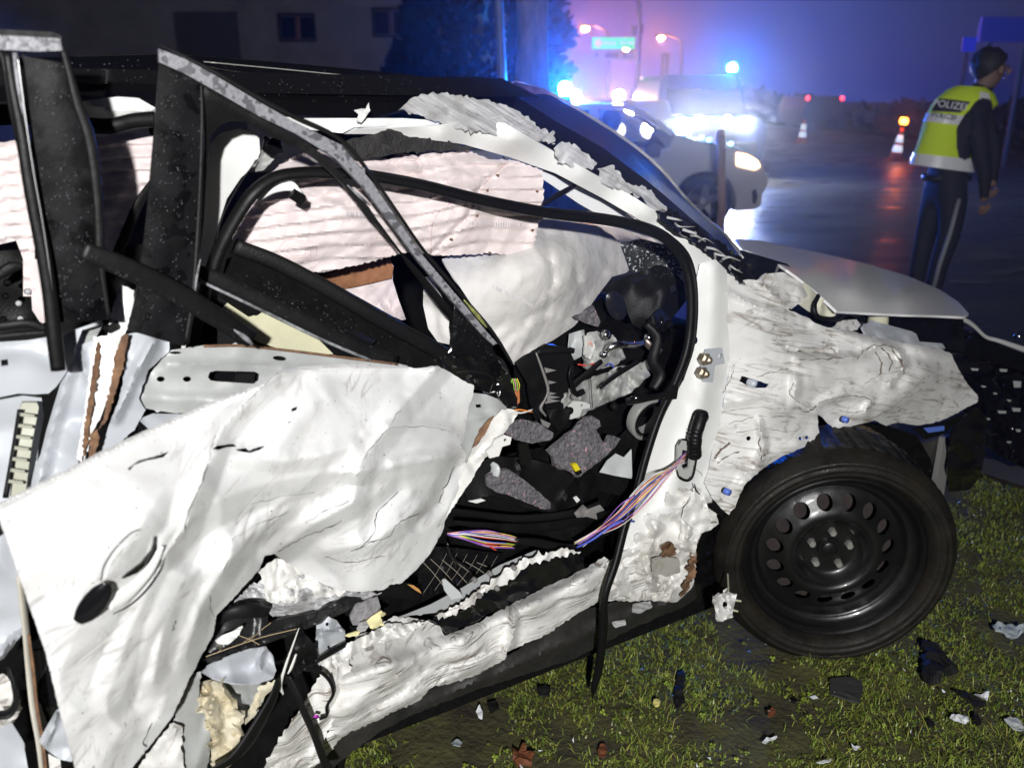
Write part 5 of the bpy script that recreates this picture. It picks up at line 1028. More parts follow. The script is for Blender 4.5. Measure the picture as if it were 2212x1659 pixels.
panel('clear_sill_strip', [(880, 1325, -.03), (930, 1305, -.03), (1000, 1268, -.03), (1080, 1220, -.03), (1160, 1187, -.03), (1165, 1200, -.02), (1100, 1232, -.02), (1030, 1280, -.02), (950, 1322, -.02), (860, 1332, -.02)], mat('grey_sill_plastic', (.30, .31, .31), .3), wreck, step=8, thick=.004)
g = MB()
for (x, y) in ((1035, 1286), (1073, 1270), (1058, 1238), (1110, 1226), (1025, 1252)): g.lathe([(.006, -.004), (.006, .004), (.003, .008), (0, .008)], 8, Matrix.Translation(wp(x, y, .04)) @ Matrix.Rotation(math.pi / 2, 4, 'X'))
g.build('sill_rivet', GREYPL, wreck)
panel('white_tab', [(955, 1254, .03), (962, 1250, .03), (995, 1280, .03), (998, 1290, .03), (975, 1295, .03), (960, 1275, .03)], TRANSP, wreck, step=8, thick=.003)
# rocker underside
panel('underside_sill', [(640, 1690, .04), (738, 1590, .03), (905, 1512, .02), (930, 1490, .02), (1090, 1424, .01), (1260, 1318, -.02), (1400, 1290, -.03), (1478, 1288, -.03), (1500, 1262, -.05), (1508, 1290, -.08), (1475, 1312, -.08), (1380, 1350, -.06), (1238, 1424, -.04), (1038, 1486, -.01), (900, 1540, .0), (820, 1580, .01), (740, 1640, .02), (690, 1690, .03)],
      mat('muddy_underbody', (.035, .032, .030), .6, vscale=9, col2=(.012, .012, .012), bump=.4, bscale=30), wreck, step=9, crumple=[(.010, .10)], thick=.006, jag=1, creases=[([(900, 1530), (1100, 1445), (1300, 1350), (1450, 1300)], .02, 10, 'g')])
panel('underbody_scrape_patch', [(1368, 1305, -.02), (1405, 1298, -.02), (1410, 1310, -.02), (1380, 1325, -.02), (1366, 1322, -.02)], SCRAPE, wreck, step=6, jag=1, thick=.002)
panel('underbody_scrape_patch', [(1322, 1345, -.02), (1350, 1338, -.02), (1352, 1350, -.02), (1330, 1356, -.02)], SCRAPE, wreck, step=6, jag=1, thick=.002, seed=2)
g = MB(); g.box((-.9, .85, .17), (2.2, 1.5, .12)); g.build('underbody', DARKIN, wreck)
# ================================================================== the front wheel, knocked out of line
RINV = (Matrix.Translation(Vector(S0)) @ Matrix.Rotation(CARA, 4, 'Z')).inverted()
wc = gp(1806, 1211, .318)
WM = RINV @ Matrix.Translation(wc) @ Matrix.Rotation(R_(-3.0), 4, 'Z') @ Matrix.Rotation(R_(90 + 1.5), 4, 'X')
WMI = WM.inverted()
TYRE = mat('muddy_tyre_rubber', (.006, .006, .006), .55, vscale=9, col2=(.016, .013, .009), bump=.2, bscale=70, rvar=.22, spec=.25)
prof = [(.255, -.012), (.259, .004), (.270, .014), (.276, .019), (.279, .016), (.285, .020), (.292, .0245), (.296, .019), (.305, .019), (.308, .0215), (.312, .016), (.326, .004), (.334, -.010), (.338, -.022)]
tv = MB(); tv.lathe(prof, 96)
# tread: shoulder blocks
n = 96; ring = []
for r_, h in ((.338, -.022),): pass
t2 = MB(); vs = []; NB = 180
levels = [(.0, -.022), (.0, -.045), (.0, -.050), (.0, -.085), (.0, -.090), (.0, -.125), (.0, -.130), (.0, -.165), (.0, -.19)]
for i, (_, h) in enumerate(levels):
    for k in range(NB):
        blk = 1 if (k % 4) < 3 else 0; gro = i in (2, 4, 6)
        rad = .341 - (0 if blk and not gro else .008) - (.004 if i in (0, 8) else 0); a = 2 * math.pi * (k + (.8 if i % 2 else 0)) / NB
        vs.append((rad * math.cos(a), rad * math.sin(a), h))
fs = [(i * NB + k, i * NB + (k + 1) % NB, (i + 1) * NB + (k + 1) % NB, (i + 1) * NB + k) for i in range(len(levels) - 1) for k in range(NB)]
t2.add(vs, fs)
def squash(mb, M):
    WR = RINV.inverted(); out = []
    for v in mb.v:
        p = WR @ (M @ Vector(v)); 
        if p.z < .004: p.z = .004
        if p.z < .10: p.y -= .010 * (1 - p.z / .10)
        out.append(tuple(RINV @ p))
    mb.v = out; return mb
tv.add([Vector(v) for v in t2.v], t2.f)
inner = MB().lathe([(.335, -.19), (.25, -.2), (.20, -.19)], 48); tv.add(inner.v, inner.f)
wheel = squash(tv, WM).build('wheel', TYRE, wreck, True)
STEEL = mat('black_painted_steel', (.006, .006, .0065), .36, coat=.25, bump=.05, bscale=30, var=.3, vscale=12, rvar=.06)
def hrad(r):
    return float(np.interp(r, [v * (1.08 if v > .06 else 1.0) for v in (0, .03, .034, .052, .075, .088, .100, .112, .128, .150, .172, .186, .193, .199, .206, .216, .224, .231, .238)], [-.066, -.066, -.074, -.074, -.072, -.058, -.036, -.030, -.036, -.052, -.066, -.070, -.060, -.048, -.046, -.036, -.012, -.004, -.010]))
hc = [((.161 * math.cos(2 * math.pi * k / 15 + .12)), (.161 * math.sin(2 * math.pi * k / 15 + .12))) for k in range(15)]
pts, edges = [], []
for r_ in (.03, .034, .045, .060, .075, .082, .088, .094, .100, .106, .112, .120, .130, .136):
    for k in range(60): a = 2 * math.pi * (k + .5 * (len(pts) // 60 % 2)) / 60; pts.append((r_ * math.cos(a), r_ * math.sin(a)))
for (cx, cy) in hc:
    k0 = len(pts); pts += [(cx + .0222 * math.cos(a), cy + .0222 * math.sin(a)) for a in np.linspace(0, 6.283, 16, endpoint=False)]; edges += [(k0 + i, k0 + (i + 1) % 16) for i in range(16)]
for r_ in [v * 1.08 for v in (.172, .180, .186, .190, .193, .196, .199, .203, .206, .211, .216, .220, .224, .228, .231, .235, .238)]:
    for k in range(84): a = 2 * math.pi * (k + .5 * (len(pts) % 2)) / 84; pts.append((r_ * math.cos(a), r_ * math.sin(a)))
pts.append((0, 0))
r = delaunay_2d_cdt([Vector(p) for p in pts], edges, [], 0, 1e-6); V = [(v[0], v[1], hrad(math.hypot(v[0], v[1]))) for v in r[0]]
F = []
for f in r[2]:
    c = np.mean([V[i][:2] for i in f], axis=0)
    if all(math.hypot(c[0] - a, c[1] - b) > .0212 for a, b in hc): F.append(tuple(f))
rim = mobj('rim', [WM @ Vector(v) for v in V], F, STEEL, wheel, True, solid=.004, offset=-1)
MB().lathe([(0, -.105), (.19, -.105), (.19, -.12)], 32, WM).build('brake_disc', mat('rusty_brake', (.035, .024, .02), .8, vscale=30, col2=(.015, .012, .012)), wheel)
MB().lathe([(0, -.058), (.020, -.058), (.024, -.062), (.026, -.075)], 20, WM).build('hub_cap', STEEL, wheel, True)
NUT = mat('nut_steel', (.45, .44, .41), .35, .6)
for k in range(5):
    a = 2 * math.pi * k / 5 + .28; M = WM @ Matrix.Translation((.056 * math.cos(a), .056 * math.sin(a), -.072))
    MB().lathe([(.012, 0), (.0115, .012), (.0095, .019), (.008, .019), (.008, .016), (0, .016)], 6, M).build('wheel_nut', NUT, wheel)
# liner, caked mud and loose bits around the wheel
MUD = mat('caked_mud', (.075, .055, .032), .9, vscale=18, col2=(.018, .014, .010), bump=1.0, bscale=30)
panel('mud_cake', [(1775, 965, -.02), (1800, 930, -.02), (1850, 915, -.02), (1900, 935, -.02), (1950, 975, -.02), (1990, 1020, -.03), (2040, 1110, -.05), (2068, 1200, -.05), (2050, 1130, -.04), (1990, 1050, -.03), (1920, 1000, -.02), (1850, 980, -.01), (1790, 985, -.01)], MUD, wreck, step=7, jag=2, crumple=[(.014, .05), (.006, .015)])
panel('wheel_arch_liner', [(1770, 900, -.12), (1830, 905, -.12), (1900, 915, -.12), (1980, 940, -.12), (2010, 990, -.12), (2030, 1080, -.14), (2040, 1150, -.16), (1960, 1050, -.2), (1880, 1000, -.2), (1790, 990, -.2)], DARKIN, wreck, step=12, crumple=[(.01, .08)])
panel('wheel_arch_liner', [(1500, 1150, -.06), (1540, 1120, -.06), (1575, 1110, -.08), (1600, 1070, -.1), (1640, 1030, -.14), (1640, 1200, -.16), (1600, 1300, -.14), (1560, 1320, -.1), (1510, 1300, -.08), (1480, 1300, -.08), (1500, 1260, -.06)], GLOSSBLK, wreck, step=9, crumple=[(.014, .06)])
panel('torn_liner_flap', [(1520, 1090, .03), (1545, 1085, .03), (1568, 1108, .03), (1560, 1118, .03), (1535, 1100, .03)], PLAST, wreck, step=8)
panel('dangling_clip', [(1545, 1290, .10), (1556, 1283, .10), (1573, 1276, .10), (1585, 1285, .10), (1592, 1283, .10), (1588, 1300, .10), (1582, 1325, .10), (1584, 1333, .10), (1555, 1342, .10), (1548, 1330, .10), (1543, 1310, .10)], FENDERP, wreck, step=5, crumple=[(.006, .02)], thick=.008, holes=[oval(1566, 1306, 5, 8)])
g = MB(); g.tube([wp(1588, 1296, .1), wp(1600, 1298, .1)], .003, 6); g.tube([wp(1586, 1318, .1), wp(1593, 1320, .1)], .003, 6); g.tube([wp(1572, 1240, .03), wp(1574, 1278, .1)], .002, 6); g.build('clip_pin', CREAM, wreck)
strip('torn_wire', [(1500, 1045, .02), (1505, 1060, .03), (1512, 1068, .03)], 4, RUBBER, wreck, n=6)
# front corner: radiator edge, bumper carrier
panel('radiator_edge', [(2030, 1070, -.10), (2022, 1050, -.10), (2040, 945, -.12), (2060, 940, -.12), (2045, 1030, -.10), (2038, 1075, -.10)], GREYPL, wreck, thick=.02)
panel('radiator_core', [(1985, 960, -.14), (2040, 945, -.14), (2028, 1050, -.14), (2005, 1010, -.14)], mat('radiator_fins', (.12, .11, .10), .5, .5, vscale=200, col2=(.04, .04, .04)), wreck, thick=.02)
panel('bumper_corner', [(2055, 935, -.08), (2075, 905, -.08), (2112, 880, -.08), (2132, 905, -.10), (2128, 980, -.10), (2118, 1030, -.10), (2095, 1058, -.10), (2050, 1062, -.10), (2046, 1020, -.09)], GLOSSBLK, wreck, step=10, crumple=[(.012, .08)], thick=.006)
panel('under_lamp_tray', [(1970, 925, -.05), (2030, 915, -.06), (2090, 890, -.06), (2075, 905, -.07), (2040, 935, -.07), (2000, 950, -.06)], PLAST, wreck, step=8, crumple=[(.006, .03)])
panel('blue_fragment', [(1995, 925, -.04), (2040, 920, -.04), (2040, 930, -.04), (2005, 935, -.04)], mat('blue_clip', (.1, .18, .6)), wreck, thick=.003)

# ================================================================== detached bumper on the ground in front
bump = thing('detached_bumper', 'torn off black bumper with white lip and slots lying beyond the fender tip', 'car bumper', tuple(S0), CARA)
panel('bumper_shell', [(2050, 745, -.35), (2085, 712, -.45), (2120, 720, -.5), (2160, 745, -.5), (2290, 790, -.5), (2300, 1000, -.2), (2212, 1010, -.2), (2165, 985, -.2), (2120, 950, -.2), (2090, 900, -.25), (2060, 830, -.3)], GLOSSBLK, bump, step=10, crumple=[(.02, .12), (.006, .04)], thick=.006,
      creases=[([(2060, 780), (2110, 770), (2212, 800)], .05, 18, 'g')])
for k, (x, y, w_, h_) in enumerate(((2106, 798, 8, 2.5), (2168, 800, 8, 3), (2198, 830, 8, 7), (2165, 890, 9, 3), (2196, 885, 9, 4), (2125, 835, 5, 2), (2150, 850, 4, 2), (2200, 930, 5, 3), (2180, 865, 4, 2), (2135, 905, 4, 2), (2180, 955, 5, 2))):
    panel('bumper_slot', [(x - w_, y - h_, -.22), (x + w_, y - h_ + 1, -.22), (x + w_ - 1, y + h_, -.22), (x - w_ + 2, y + h_, -.22)], TRANSP, bump, thick=.003)
strip('white_lip', [(2070, 690, -.35), (2085, 692, -.36), (2105, 705, -.38), (2130, 728, -.4), (2160, 737, -.4), (2212, 755, -.4), (2290, 782, -.4)], [6, 10, 9, 8, 9, 12, 12], BON, bump, flat=.5)
panel('inner_lip', [(2100, 725, -.38), (2150, 742, -.38), (2290, 790, -.38), (2290, 840, -.35), (2200, 800, -.35), (2120, 775, -.35), (2080, 790, -.33), (2080, 740, -.35)], PLAST, bump, step=14, thick=.006)
g = MB(); g.lathe([(0, .02), (.015, .015), (.02, 0), (0, -.01)], 12, Matrix.Translation(wp(2200, 728, -.42))); g.build('lamp_lens', CHROME, bump, True)
strip('bumper_strap', [(2025, 762, -.3), (2050, 740, -.35), (2085, 700, -.36)], [3, 9, 5], PLAST, bump)

# ================================================================== dashboard and cabin wreckage
panel('dash_end', [(1303, 628, -.24), (1325, 610, -.24), (1360, 596, -.23), (1400, 580, -.22), (1428, 572, -.20), (1455, 583, -.19), (1478, 612, -.18), (1482, 650, -.18), (1462, 676, -.18), (1440, 700, -.20), (1418, 688, -.20), (1408, 706, -.20), (1385, 712, -.22), (1366, 702, -.22), (1356, 676, -.23), (1350, 655, -.23), (1330, 640, -.24)], PLAST, wreck, step=8, crumple=[(.003, .06)], holes=[[(1366, 606), (1392, 594), (1403, 592), (1398, 600), (1372, 612)], [(1446, 618), (1460, 614), (1464, 628), (1450, 634)]], creases=[([(1400, 590), (1430, 640), (1410, 690)], .025, 30, 'g')], thick=.004)
panel('air_vent', oval(1331, 660, 21, 34, -.35), mat('navy_black_vent', (.012, .013, .018), .35), wreck, w=-.22, step=9, creases=[([(1320, 640), (1340, 685)], .012, 10)])
panel('dash_top', [(1340, 530, -.34), (1380, 515, -.3), (1440, 530, -.25), (1478, 570, -.20), (1470, 595, -.2), (1428, 572, -.22), (1390, 582, -.26), (1366, 590, -.3)], mat('glass_strewn_dash', (.012, .012, .013), .5, spots=(.45, .5, .5), spot_scale=160, spot_th=.62), wreck, step=10, crumple=[(.004, .04)])
panel('dash_lower', [(1170, 740, -.28), (1240, 700, -.28), (1300, 640, -.28), (1350, 700, -.28), (1480, 700, -.26), (1480, 860, -.24), (1400, 980, -.24), (1200, 1000, -.28), (1110, 900, -.28), (1110, 790, -.28)], DARKIN, wreck, step=14, crumple=[(.03, .08), (.012, .03)])
panel('felt_pad', [(1240, 685, -.20), (1262, 672, -.20), (1282, 660, -.20), (1290, 678, -.20), (1297, 695, -.20), (1292, 706, -.20), (1262, 698, -.20)], FELT, wreck, step=7, crumple=[(.005, .03)], thick=.006)
panel('heater_box', [(1230, 722, -.20), (1262, 712, -.20), (1264, 740, -.20), (1256, 770, -.20), (1240, 778, -.20), (1228, 750, -.20)], TRANSP, wreck, step=6, crumple=[(.010, .03)])
GREYM = mat('pale_mechanism', (.55, .55, .53), .4, vscale=24, col2=(.22, .22, .21), bump=.3, bscale=40)
panel('heater_box', [(1215, 870, -.20), (1232, 840, -.20), (1290, 815, -.20), (1350, 790, -.20), (1400, 780, -.19), (1405, 810, -.19), (1360, 850, -.20), (1310, 870, -.20), (1275, 885, -.20), (1250, 905, -.20), (1225, 900, -.20)], GREYM, wreck, step=6, crumple=[(.018, .05), (.006, .02)], jag=1, thick=.006)
panel('hinge_lever', [(1228, 878, -.16), (1240, 866, -.16), (1262, 868, -.16), (1275, 874, -.16), (1274, 882, -.16), (1258, 884, -.16), (1252, 900, -.16), (1232, 906, -.16)], mat('off_white_plastic', (.6, .6, .58), .4), wreck, step=6, holes=[oval(1257, 876, 3, 3)], thick=.006)
strip('chrome_handle', [(1303, 768, -.15), (1316, 752, -.14), (1340, 744, -.13), (1370, 744, -.13), (1392, 740, -.13)], [8, 15, 15, 15, 12], CHROME, wreck, flat=.5)
strip('metal_tube', [(1393, 735, -.15), (1405, 748, -.14), (1425, 762, -.13)], [16, 18, 20], mat('burnt_steel', (.25, .2, .18), .3, .8), wreck)
g = MB(); g.lathe([(.012, 0), (.014, .01), (.010, .018), (0, .018)], 12, Matrix.Translation(wp(1305, 722, -.17)) @ Matrix.Rotation(math.pi / 2, 4, 'X')); g.lathe([(.008, 0), (.008, .01), (0, .012)], 10, Matrix.Translation(wp(1302, 765, -.15)) @ Matrix.Rotation(math.pi / 2, 4, 'X')); g.lathe([(.010, 0), (.008, .012), (0, .014)], 10, Matrix.Translation(wp(1398, 728, -.15)) @ Matrix.Rotation(math.pi / 2, 4, 'X')); g.build('bright_stud', CHROME, wreck, True)
for k, (x, y, rr_) in enumerate(((1232, 888, .010), (1244, 860, .008), (1330, 880, .009), (1270, 792, .008), (1345, 800, .007))):
    MB().lathe([(rr_, -.012), (rr_, 0), (rr_ * .7, .004), (rr_ * .4, .002), (0, .002)], 14, Matrix.Translation(wp(x, y, -.155)) @ Matrix.Rotation(math.pi / 2, 4, 'X')).build('lever_pin', GREYPL if k % 2 else PLAST, wreck, True)
panel('heater_box', [(1268, 720, -.2), (1290, 715, -.2), (1330, 730, -.2), (1350, 770, -.2), (1330, 790, -.2), (1290, 800, -.2), (1262, 790, -.2), (1258, 760, -.2)], GREYM, wreck, step=6, crumple=[(.016, .04), (.005, .015)], jag=1, thick=.005, seed=4)
panel('hinge_lever', [(1262, 726, -.16), (1278, 722, -.16), (1286, 750, -.16), (1276, 776, -.16), (1264, 772, -.16)], mat('off_white_plastic', (.6, .6, .58), .4), wreck, step=6, crumple=[(.006, .02)], thick=.006)
# black ribbed duct
panel('ribbed_duct', [(1162, 752, -.20), (1180, 744, -.20), (1240, 752, -.20), (1243, 762, -.20), (1234, 800, -.20), (1226, 860, -.20), (1214, 905, -.20), (1205, 933, -.20), (1188, 925, -.20), (1180, 890, -.20), (1172, 830, -.20)], PLAST, wreck, step=10, thick=.02)
g = MB()
for k, y in enumerate((800, 826, 850, 858, 866, 890)):
    L_ = 34 if k in (3, 4) else 26; a, b, c, d = wp(1176, y - 6, -.175), wp(1176 + L_, y, -.165), wp(1178, y + 6, -.175), wp(1176, y, -.195); g.add([a, b, c, d], [(0, 1, 2), (0, 3, 1), (1, 3, 2)])
g.build('duct_rib', GREYPL, wreck)
strip('duct_flange', [(1160, 762, -.18), (1200, 758, -.175), (1240, 758, -.175)], 12, PLAST, wreck, n=8)
panel('broken_side_trim', [(1112, 785, -.16), (1128, 772, -.16), (1158, 758, -.16), (1172, 790, -.16), (1186, 830, -.16), (1182, 865, -.16), (1168, 885, -.16), (1160, 920, -.16), (1150, 890, -.16), (1140, 830, -.16)], PLAST, wreck, step=7, jag=1, crumple=[(.008, .05)], thick=.005)
strip('torn_trim_edge', [(1158, 762, -.15), (1172, 800, -.145), (1184, 840, -.145), (1178, 862, -.145), (1168, 882, -.145), (1180, 900, -.15)], [4, 6, 7, 5, 8, 4], GREYPL, wreck, n=6, flat=.5)
panel('black_flap', [(1180, 884, -.13), (1228, 884, -.13), (1232, 898, -.13), (1222, 920, -.13), (1208, 934, -.13), (1190, 912, -.13)], PLAST, wreck, step=8, crumple=[(.004, .03)], thick=.006)
panel('torn_grey_corner', [(1168, 905, -.12), (1190, 915, -.12), (1184, 925, -.12), (1172, 918, -.12)], GREYPL, wreck, thick=.004)
panel('orange_connector', [(1108, 845, -.10), (1122, 842, -.10), (1123, 868, -.10), (1117, 876, -.10)], mat('orange_plastic', (.45, .16, .06), .5), wreck, thick=.01)
WC = {'green': (.35, .65, .08), 'pink': (.75, .35, .45), 'white': (.75, .72, .72), 'red': (.60, .06, .04), 'blue': (.08, .12, .55), 'violet': (.28, .12, .5), 'orange': (.75, .25, .05), 'yellow': (.75, .6, .08), 'brown': (.2, .09, .05), 'black': (.02, .02, .02), 'salmon': (.8, .42, .35)}
def wire(pts, c, r_=.0011, name='wire'):
    g = MB(); g.tube(catmull([wp(*p) for p in pts], 5), r_, 5); return g.build(name, mat('wire_' + c, WC[c], .4), wreck, True)
for k in range(5): wire([(1108 + k * 3, 845, -.10), (1106 + k * 4, 832, -.09), (1103 + k * 3.5, 818, -.09)], ['green', 'green', 'pink', 'green', 'yellow'][k], .0014)
for (pts, c) in (([(1098, 890, -.12), (1120, 885, -.11), (1150, 890, -.11)], 'orange'), ([(1100, 888, -.12), (1125, 892, -.11), (1150, 885, -.11)], 'white'), ([(1270, 745, -.16), (1275, 738, -.155), (1280, 748, -.155)], 'salmon'), ([(1248, 787, -.16), (1265, 789, -.155), (1285, 785, -.155)], 'red'), ([(1310, 790, -.16), (1320, 785, -.15), (1326, 795, -.15)], 'blue')):
    wire(pts, c, .002)
strip('black_lever', [(1235, 835, -.15), (1262, 812, -.15), (1300, 780, -.15)], [20, 16, 12], PLAST, wreck); strip('black_rod', [(1296, 838, -.13), (1330, 812, -.13), (1380, 780, -.13)], [9, 11, 12], RUBBER, wreck)
strip('black_duct_hose', [(1236, 790, -.15), (1232, 815, -.145), (1244, 850, -.15), (1262, 845, -.15)], [14, 16, 14, 12], RUBBER, wreck)
g = MB(); g.tube(catmull([wp(1276, 815, -.15), wp(1278, 850, -.15), wp(1280, 880, -.15)], 4), .001, 5); g.build('thin_cable', RUBBER, wreck)
strip('door_check_arm', [(1352, 868, .01), (1380, 862, .03), (1412, 858, .03), (1440, 852, .04), (1460, 846, .04)], [16, 20, 14, 16, 22], GLOSSBLK, wreck)
panel('check_arm_jaw', [(1445, 846, .05), (1458, 832, .05), (1466, 838, .05), (1462, 862, .05), (1444, 864, .05)], PLAST, wreck, thick=.012)
strip('pillar_wiring', [(1395, 700, -.14), (1420, 730, -.12), (1410, 780, -.12), (1425, 810, -.11), (1410, 840, -.11)], [14, 20, 24, 26, 18], RUBBER, wreck)
panel('crumpled_foil', [(1400, 690, -.14), (1425, 665, -.14), (1450, 690, -.13), (1448, 730, -.13), (1420, 745, -.14), (1402, 725, -.14)], GLOSSBLK, wreck, step=5, crumple=[(.02, .03)])
# blower ring
bc = wp(1402, 905, -.10); M = Matrix.Translation(bc) @ Matrix.Rotation(R_(100), 4, 'X')
g = MB(); g.lathe([(.058, -.02), (.060, .006), (.054, .010), (.050, .006), (.044, .002), (.040, -.03)], 36, M); g.build('blower_ring', mat('blower_grey', (.24, .24, .23), .4), wreck, True)
g = MB()
for k in range(36):
    a = 2 * math.pi * k / 36; p = [M @ Vector((r_ * math.cos(a + d), r_ * math.sin(a + d), .008)) for r_, d in ((.040, -.03), (.054, -.02), (.054, .02), (.040, .03))]; q = [v - Vector((0, -.006, 0)) for v in p]; g.add(p + q, [(0, 1, 2, 3), (4, 5, 6, 7), (0, 1, 5, 4), (2, 3, 7, 6), (3, 0, 4, 7)])
g.build('blower_tooth', PLAST, wreck)
panel('felt_pad', [(1184, 976, -.12), (1226, 940, -.12), (1268, 902, -.12), (1282, 901, -.12), (1295, 908, -.12), (1298, 920, -.12), (1288, 930, -.12), (1298, 948, -.12), (1305, 958, -.12), (1322, 940, -.12), (1341, 948, -.12), (1330, 965, -.12), (1294, 998, -.11), (1248, 1031, -.10), (1225, 1016, -.10), (1198, 1002, -.11), (1194, 988, -.12)], FELT, wreck, step=7, jag=1, crumple=[(.006, .05)], thick=.012)
panel('felt_pad', [(1088, 935, -.13), (1105, 915, -.13), (1130, 905, -.13), (1165, 915, -.13), (1196, 936, -.13), (1190, 950, -.13), (1150, 958, -.13), (1112, 950, -.13)], FELT, wreck, step=7, jag=1, crumple=[(.006, .05)], thick=.012)
panel('felt_pad', [(1049, 1030, -.10), (1080, 1016, -.10), (1100, 1014, -.10), (1130, 1035, -.10), (1160, 1060, -.10), (1190, 1086, -.10), (1189, 1098, -.10), (1176, 1101, -.10), (1130, 1082, -.10), (1100, 1070, -.10), (1071, 1063, -.10), (1052, 1050, -.10)], FELT, wreck, step=7, jag=.6, crumple=[(.004, .05)], thick=.012)
panel('yellow_clip', [(1236, 1004, -.085), (1246, 1001, -.085), (1254, 1014, -.085), (1244, 1020, -.085)], YEL, wreck, thick=.01); panel('clip_foot', [(1243, 1019, -.085), (1254, 1014, -.085), (1258, 1022, -.085), (1248, 1027, -.085)], PLAST, wreck, thick=.01)
panel('milky_cover', [(1295, 1020, -.09), (1312, 995, -.09), (1331, 980, -.09), (1348, 988, -.09), (1364, 970, -.08), (1366, 1034, -.08), (1330, 1028, -.08)], TRANSP, wreck, step=9, crumple=[(.006, .05)], thick=.003)
panel('footwell_mat', [(960, 1130, -.22), (1000, 1040, -.22), (1100, 980, -.24), (1200, 960, -.24), (1400, 960, -.22), (1380, 1130, -.16), (1250, 1180, -.14), (1100, 1230, -.12), (950, 1300, -.12), (900, 1240, -.14)], DARKIN, wreck, step=12, crumple=[(.02, .10)])
panel('tunnel_side', [(1030, 1000, -.16), (1070, 985, -.16), (1140, 990, -.16), (1200, 1005, -.15), (1250, 1040, -.14), (1260, 1085, -.13), (1200, 1112, -.12), (1130, 1095, -.12), (1060, 1070, -.12), (1010, 1080, -.13), (1000, 1060, -.14)], PLAST, wreck, step=10, crumple=[(.004, .08)], thick=.008, creases=[([(1120, 985), (1125, 1040)], .012, 8), ([(1250, 1040), (1195, 1110)], .02, 10)])
panel('tunnel_side', [(1120, 960, -.14), (1140, 955, -.14), (1150, 1000, -.14), (1125, 1003, -.14)], GLOSSBLK, wreck, step=8, thick=.01)
panel('side_wall_black', [(1210, 1000, -.14), (1290, 990, -.15), (1380, 900, -.16), (1420, 900, -.16), (1395, 1000, -.12), (1370, 1080, -.10), (1300, 1060, -.12), (1250, 1040, -.12)], DARKIN, wreck, step=12, crumple=[(.012, .08)])
strip('seat_rail', [(960, 1100, -.08), (1040, 1112, -.08), (1130, 1120, -.08), (1240, 1108, -.08), (1300, 1085, -.08)], [12, 16, 18, 18, 12], PLAST, wreck, flat=.5); strip('seat_rail', [(980, 1128, -.08), (1100, 1140, -.08), (1200, 1135, -.08), (1330, 1105, -.08)], [10, 22, 24, 14], DARKIN, wreck, flat=.5)
strip('loom_sleeve', [(1112, 1168, -.05), (1160, 1172, -.05), (1210, 1182, -.05), (1245, 1180, -.05)], [16, 20, 20, 12], RUBBER2, wreck, flat=.7)
panel('grey_bracket', [(1240, 1108, -.06), (1262, 1092, -.06), (1270, 1100, -.06), (1296, 1090, -.06), (1306, 1102, -.06), (1288, 1108, -.06), (1290, 1122, -.06), (1268, 1116, -.06), (1246, 1118, -.06)], GREYPL, wreck, step=7, thick=.006, crumple=[(.006, .03)])
panel('white_chip', [(1239, 1076, -.09), (1246, 1072, -.09), (1253, 1080, -.09), (1246, 1086, -.09)], WHITE, wreck, thick=.004); panel('white_chip', [(1012, 1083, -.09), (1040, 1077, -.09), (1049, 1081, -.09), (1030, 1087, -.09)], WHITE, wreck, thick=.004)
strip('foam_horn', [(1062, 1000, -.11), (1070, 1012, -.10), (1068, 1026, -.10)], [12, 26, 24], TRANSP, wreck)
# quilted mat with stitched diamonds
panel('quilted_mat', [(905, 1225, -.09), (940, 1180, -.09), (1000, 1185, -.09), (1085, 1195, -.09), (1095, 1215, -.08), (1040, 1250, -.07), (980, 1275, -.06), (900, 1290, -.06)], GLOSSBLK, wreck, step=9, crumple=[(.006, .05)])
STI = mat('pale_thread', (.22, .20, .16), .7)
g = MB()
for k in range(8):
    for (a, b) in (((915 + k * 24, 1280 - k * 5, -.045), (965 + k * 22, 1195 + k * 1, -.075)), ((905 + k * 25, 1205 + k * 2, -.075), (965 + k * 22, 1275 - k * 8, -.045))):
        if max(a[0], b[0]) < 1095: strip('', [a, ((a[0] + b[0]) / 2 + 3, (a[1] + b[1]) / 2, -.058), b], 1.5, None, None, mb=g, n=4)
g.build('stitching', STI, wreck)
strip('bent_cable', [(965, 1172, -.05), (978, 1205, -.045), (1008, 1225, -.04), (1020, 1242, -.04)], [6, 8, 5, 5], GLOSSBLK, wreck)
r = random.Random(3)
cl = ['white', 'pink', 'violet', 'salmon', 'blue', 'yellow', 'orange', 'red', 'violet', 'white', 'green', 'blue', 'salmon', 'violet', 'red', 'brown', 'yellow']
for k, c in enumerate(cl):
    s_ = r.uniform(-1, 1); wire([(970 + r.uniform(-4, 6), 1154 + s_ * 2, -.03), (1005, 1156 + s_ * 9, -.02 + r.uniform(0, .01)), (1050, 1163 + s_ * 17 + r.uniform(-3, 3), -.015), (1090, 1168 + s_ * 15, -.02), (1112 + r.uniform(-8, 6), 1172 + s_ * 12, -.03)], c, .0016)
wire([(1046, 1172, -.02), (1058, 1180, -.015), (1072, 1188, -.01)], 'red', .0016)
cl2 = ['white', 'white', 'salmon', 'violet', 'orange', 'brown', 'violet', 'white', 'blue', 'yellow', 'pink', 'white', 'red', 'salmon', 'violet', 'orange', 'blue', 'white', 'red', 'yellow']
for k, c in enumerate(cl2):
    s_ = r.uniform(-1, 1); e = r.uniform(-10, 10)
    wire([(1246 + r.uniform(-6, 14), 1176 + s_ * 5, -.02), (1290, 1150 + s_ * 8, .0), (1335, 1122 + s_ * 18 + e * .6, .03 + r.uniform(0, .02)), (1372, 1088 + s_ * 26 + e * 1.2, .05), (1405, 1056 + s_ * 24 + e * 1.3, .055), (1445, 1020 + s_ * 10, .05), (1482 + r.uniform(-3, 3), 985 + r.uniform(-12, 16), .03)], c, .0010)
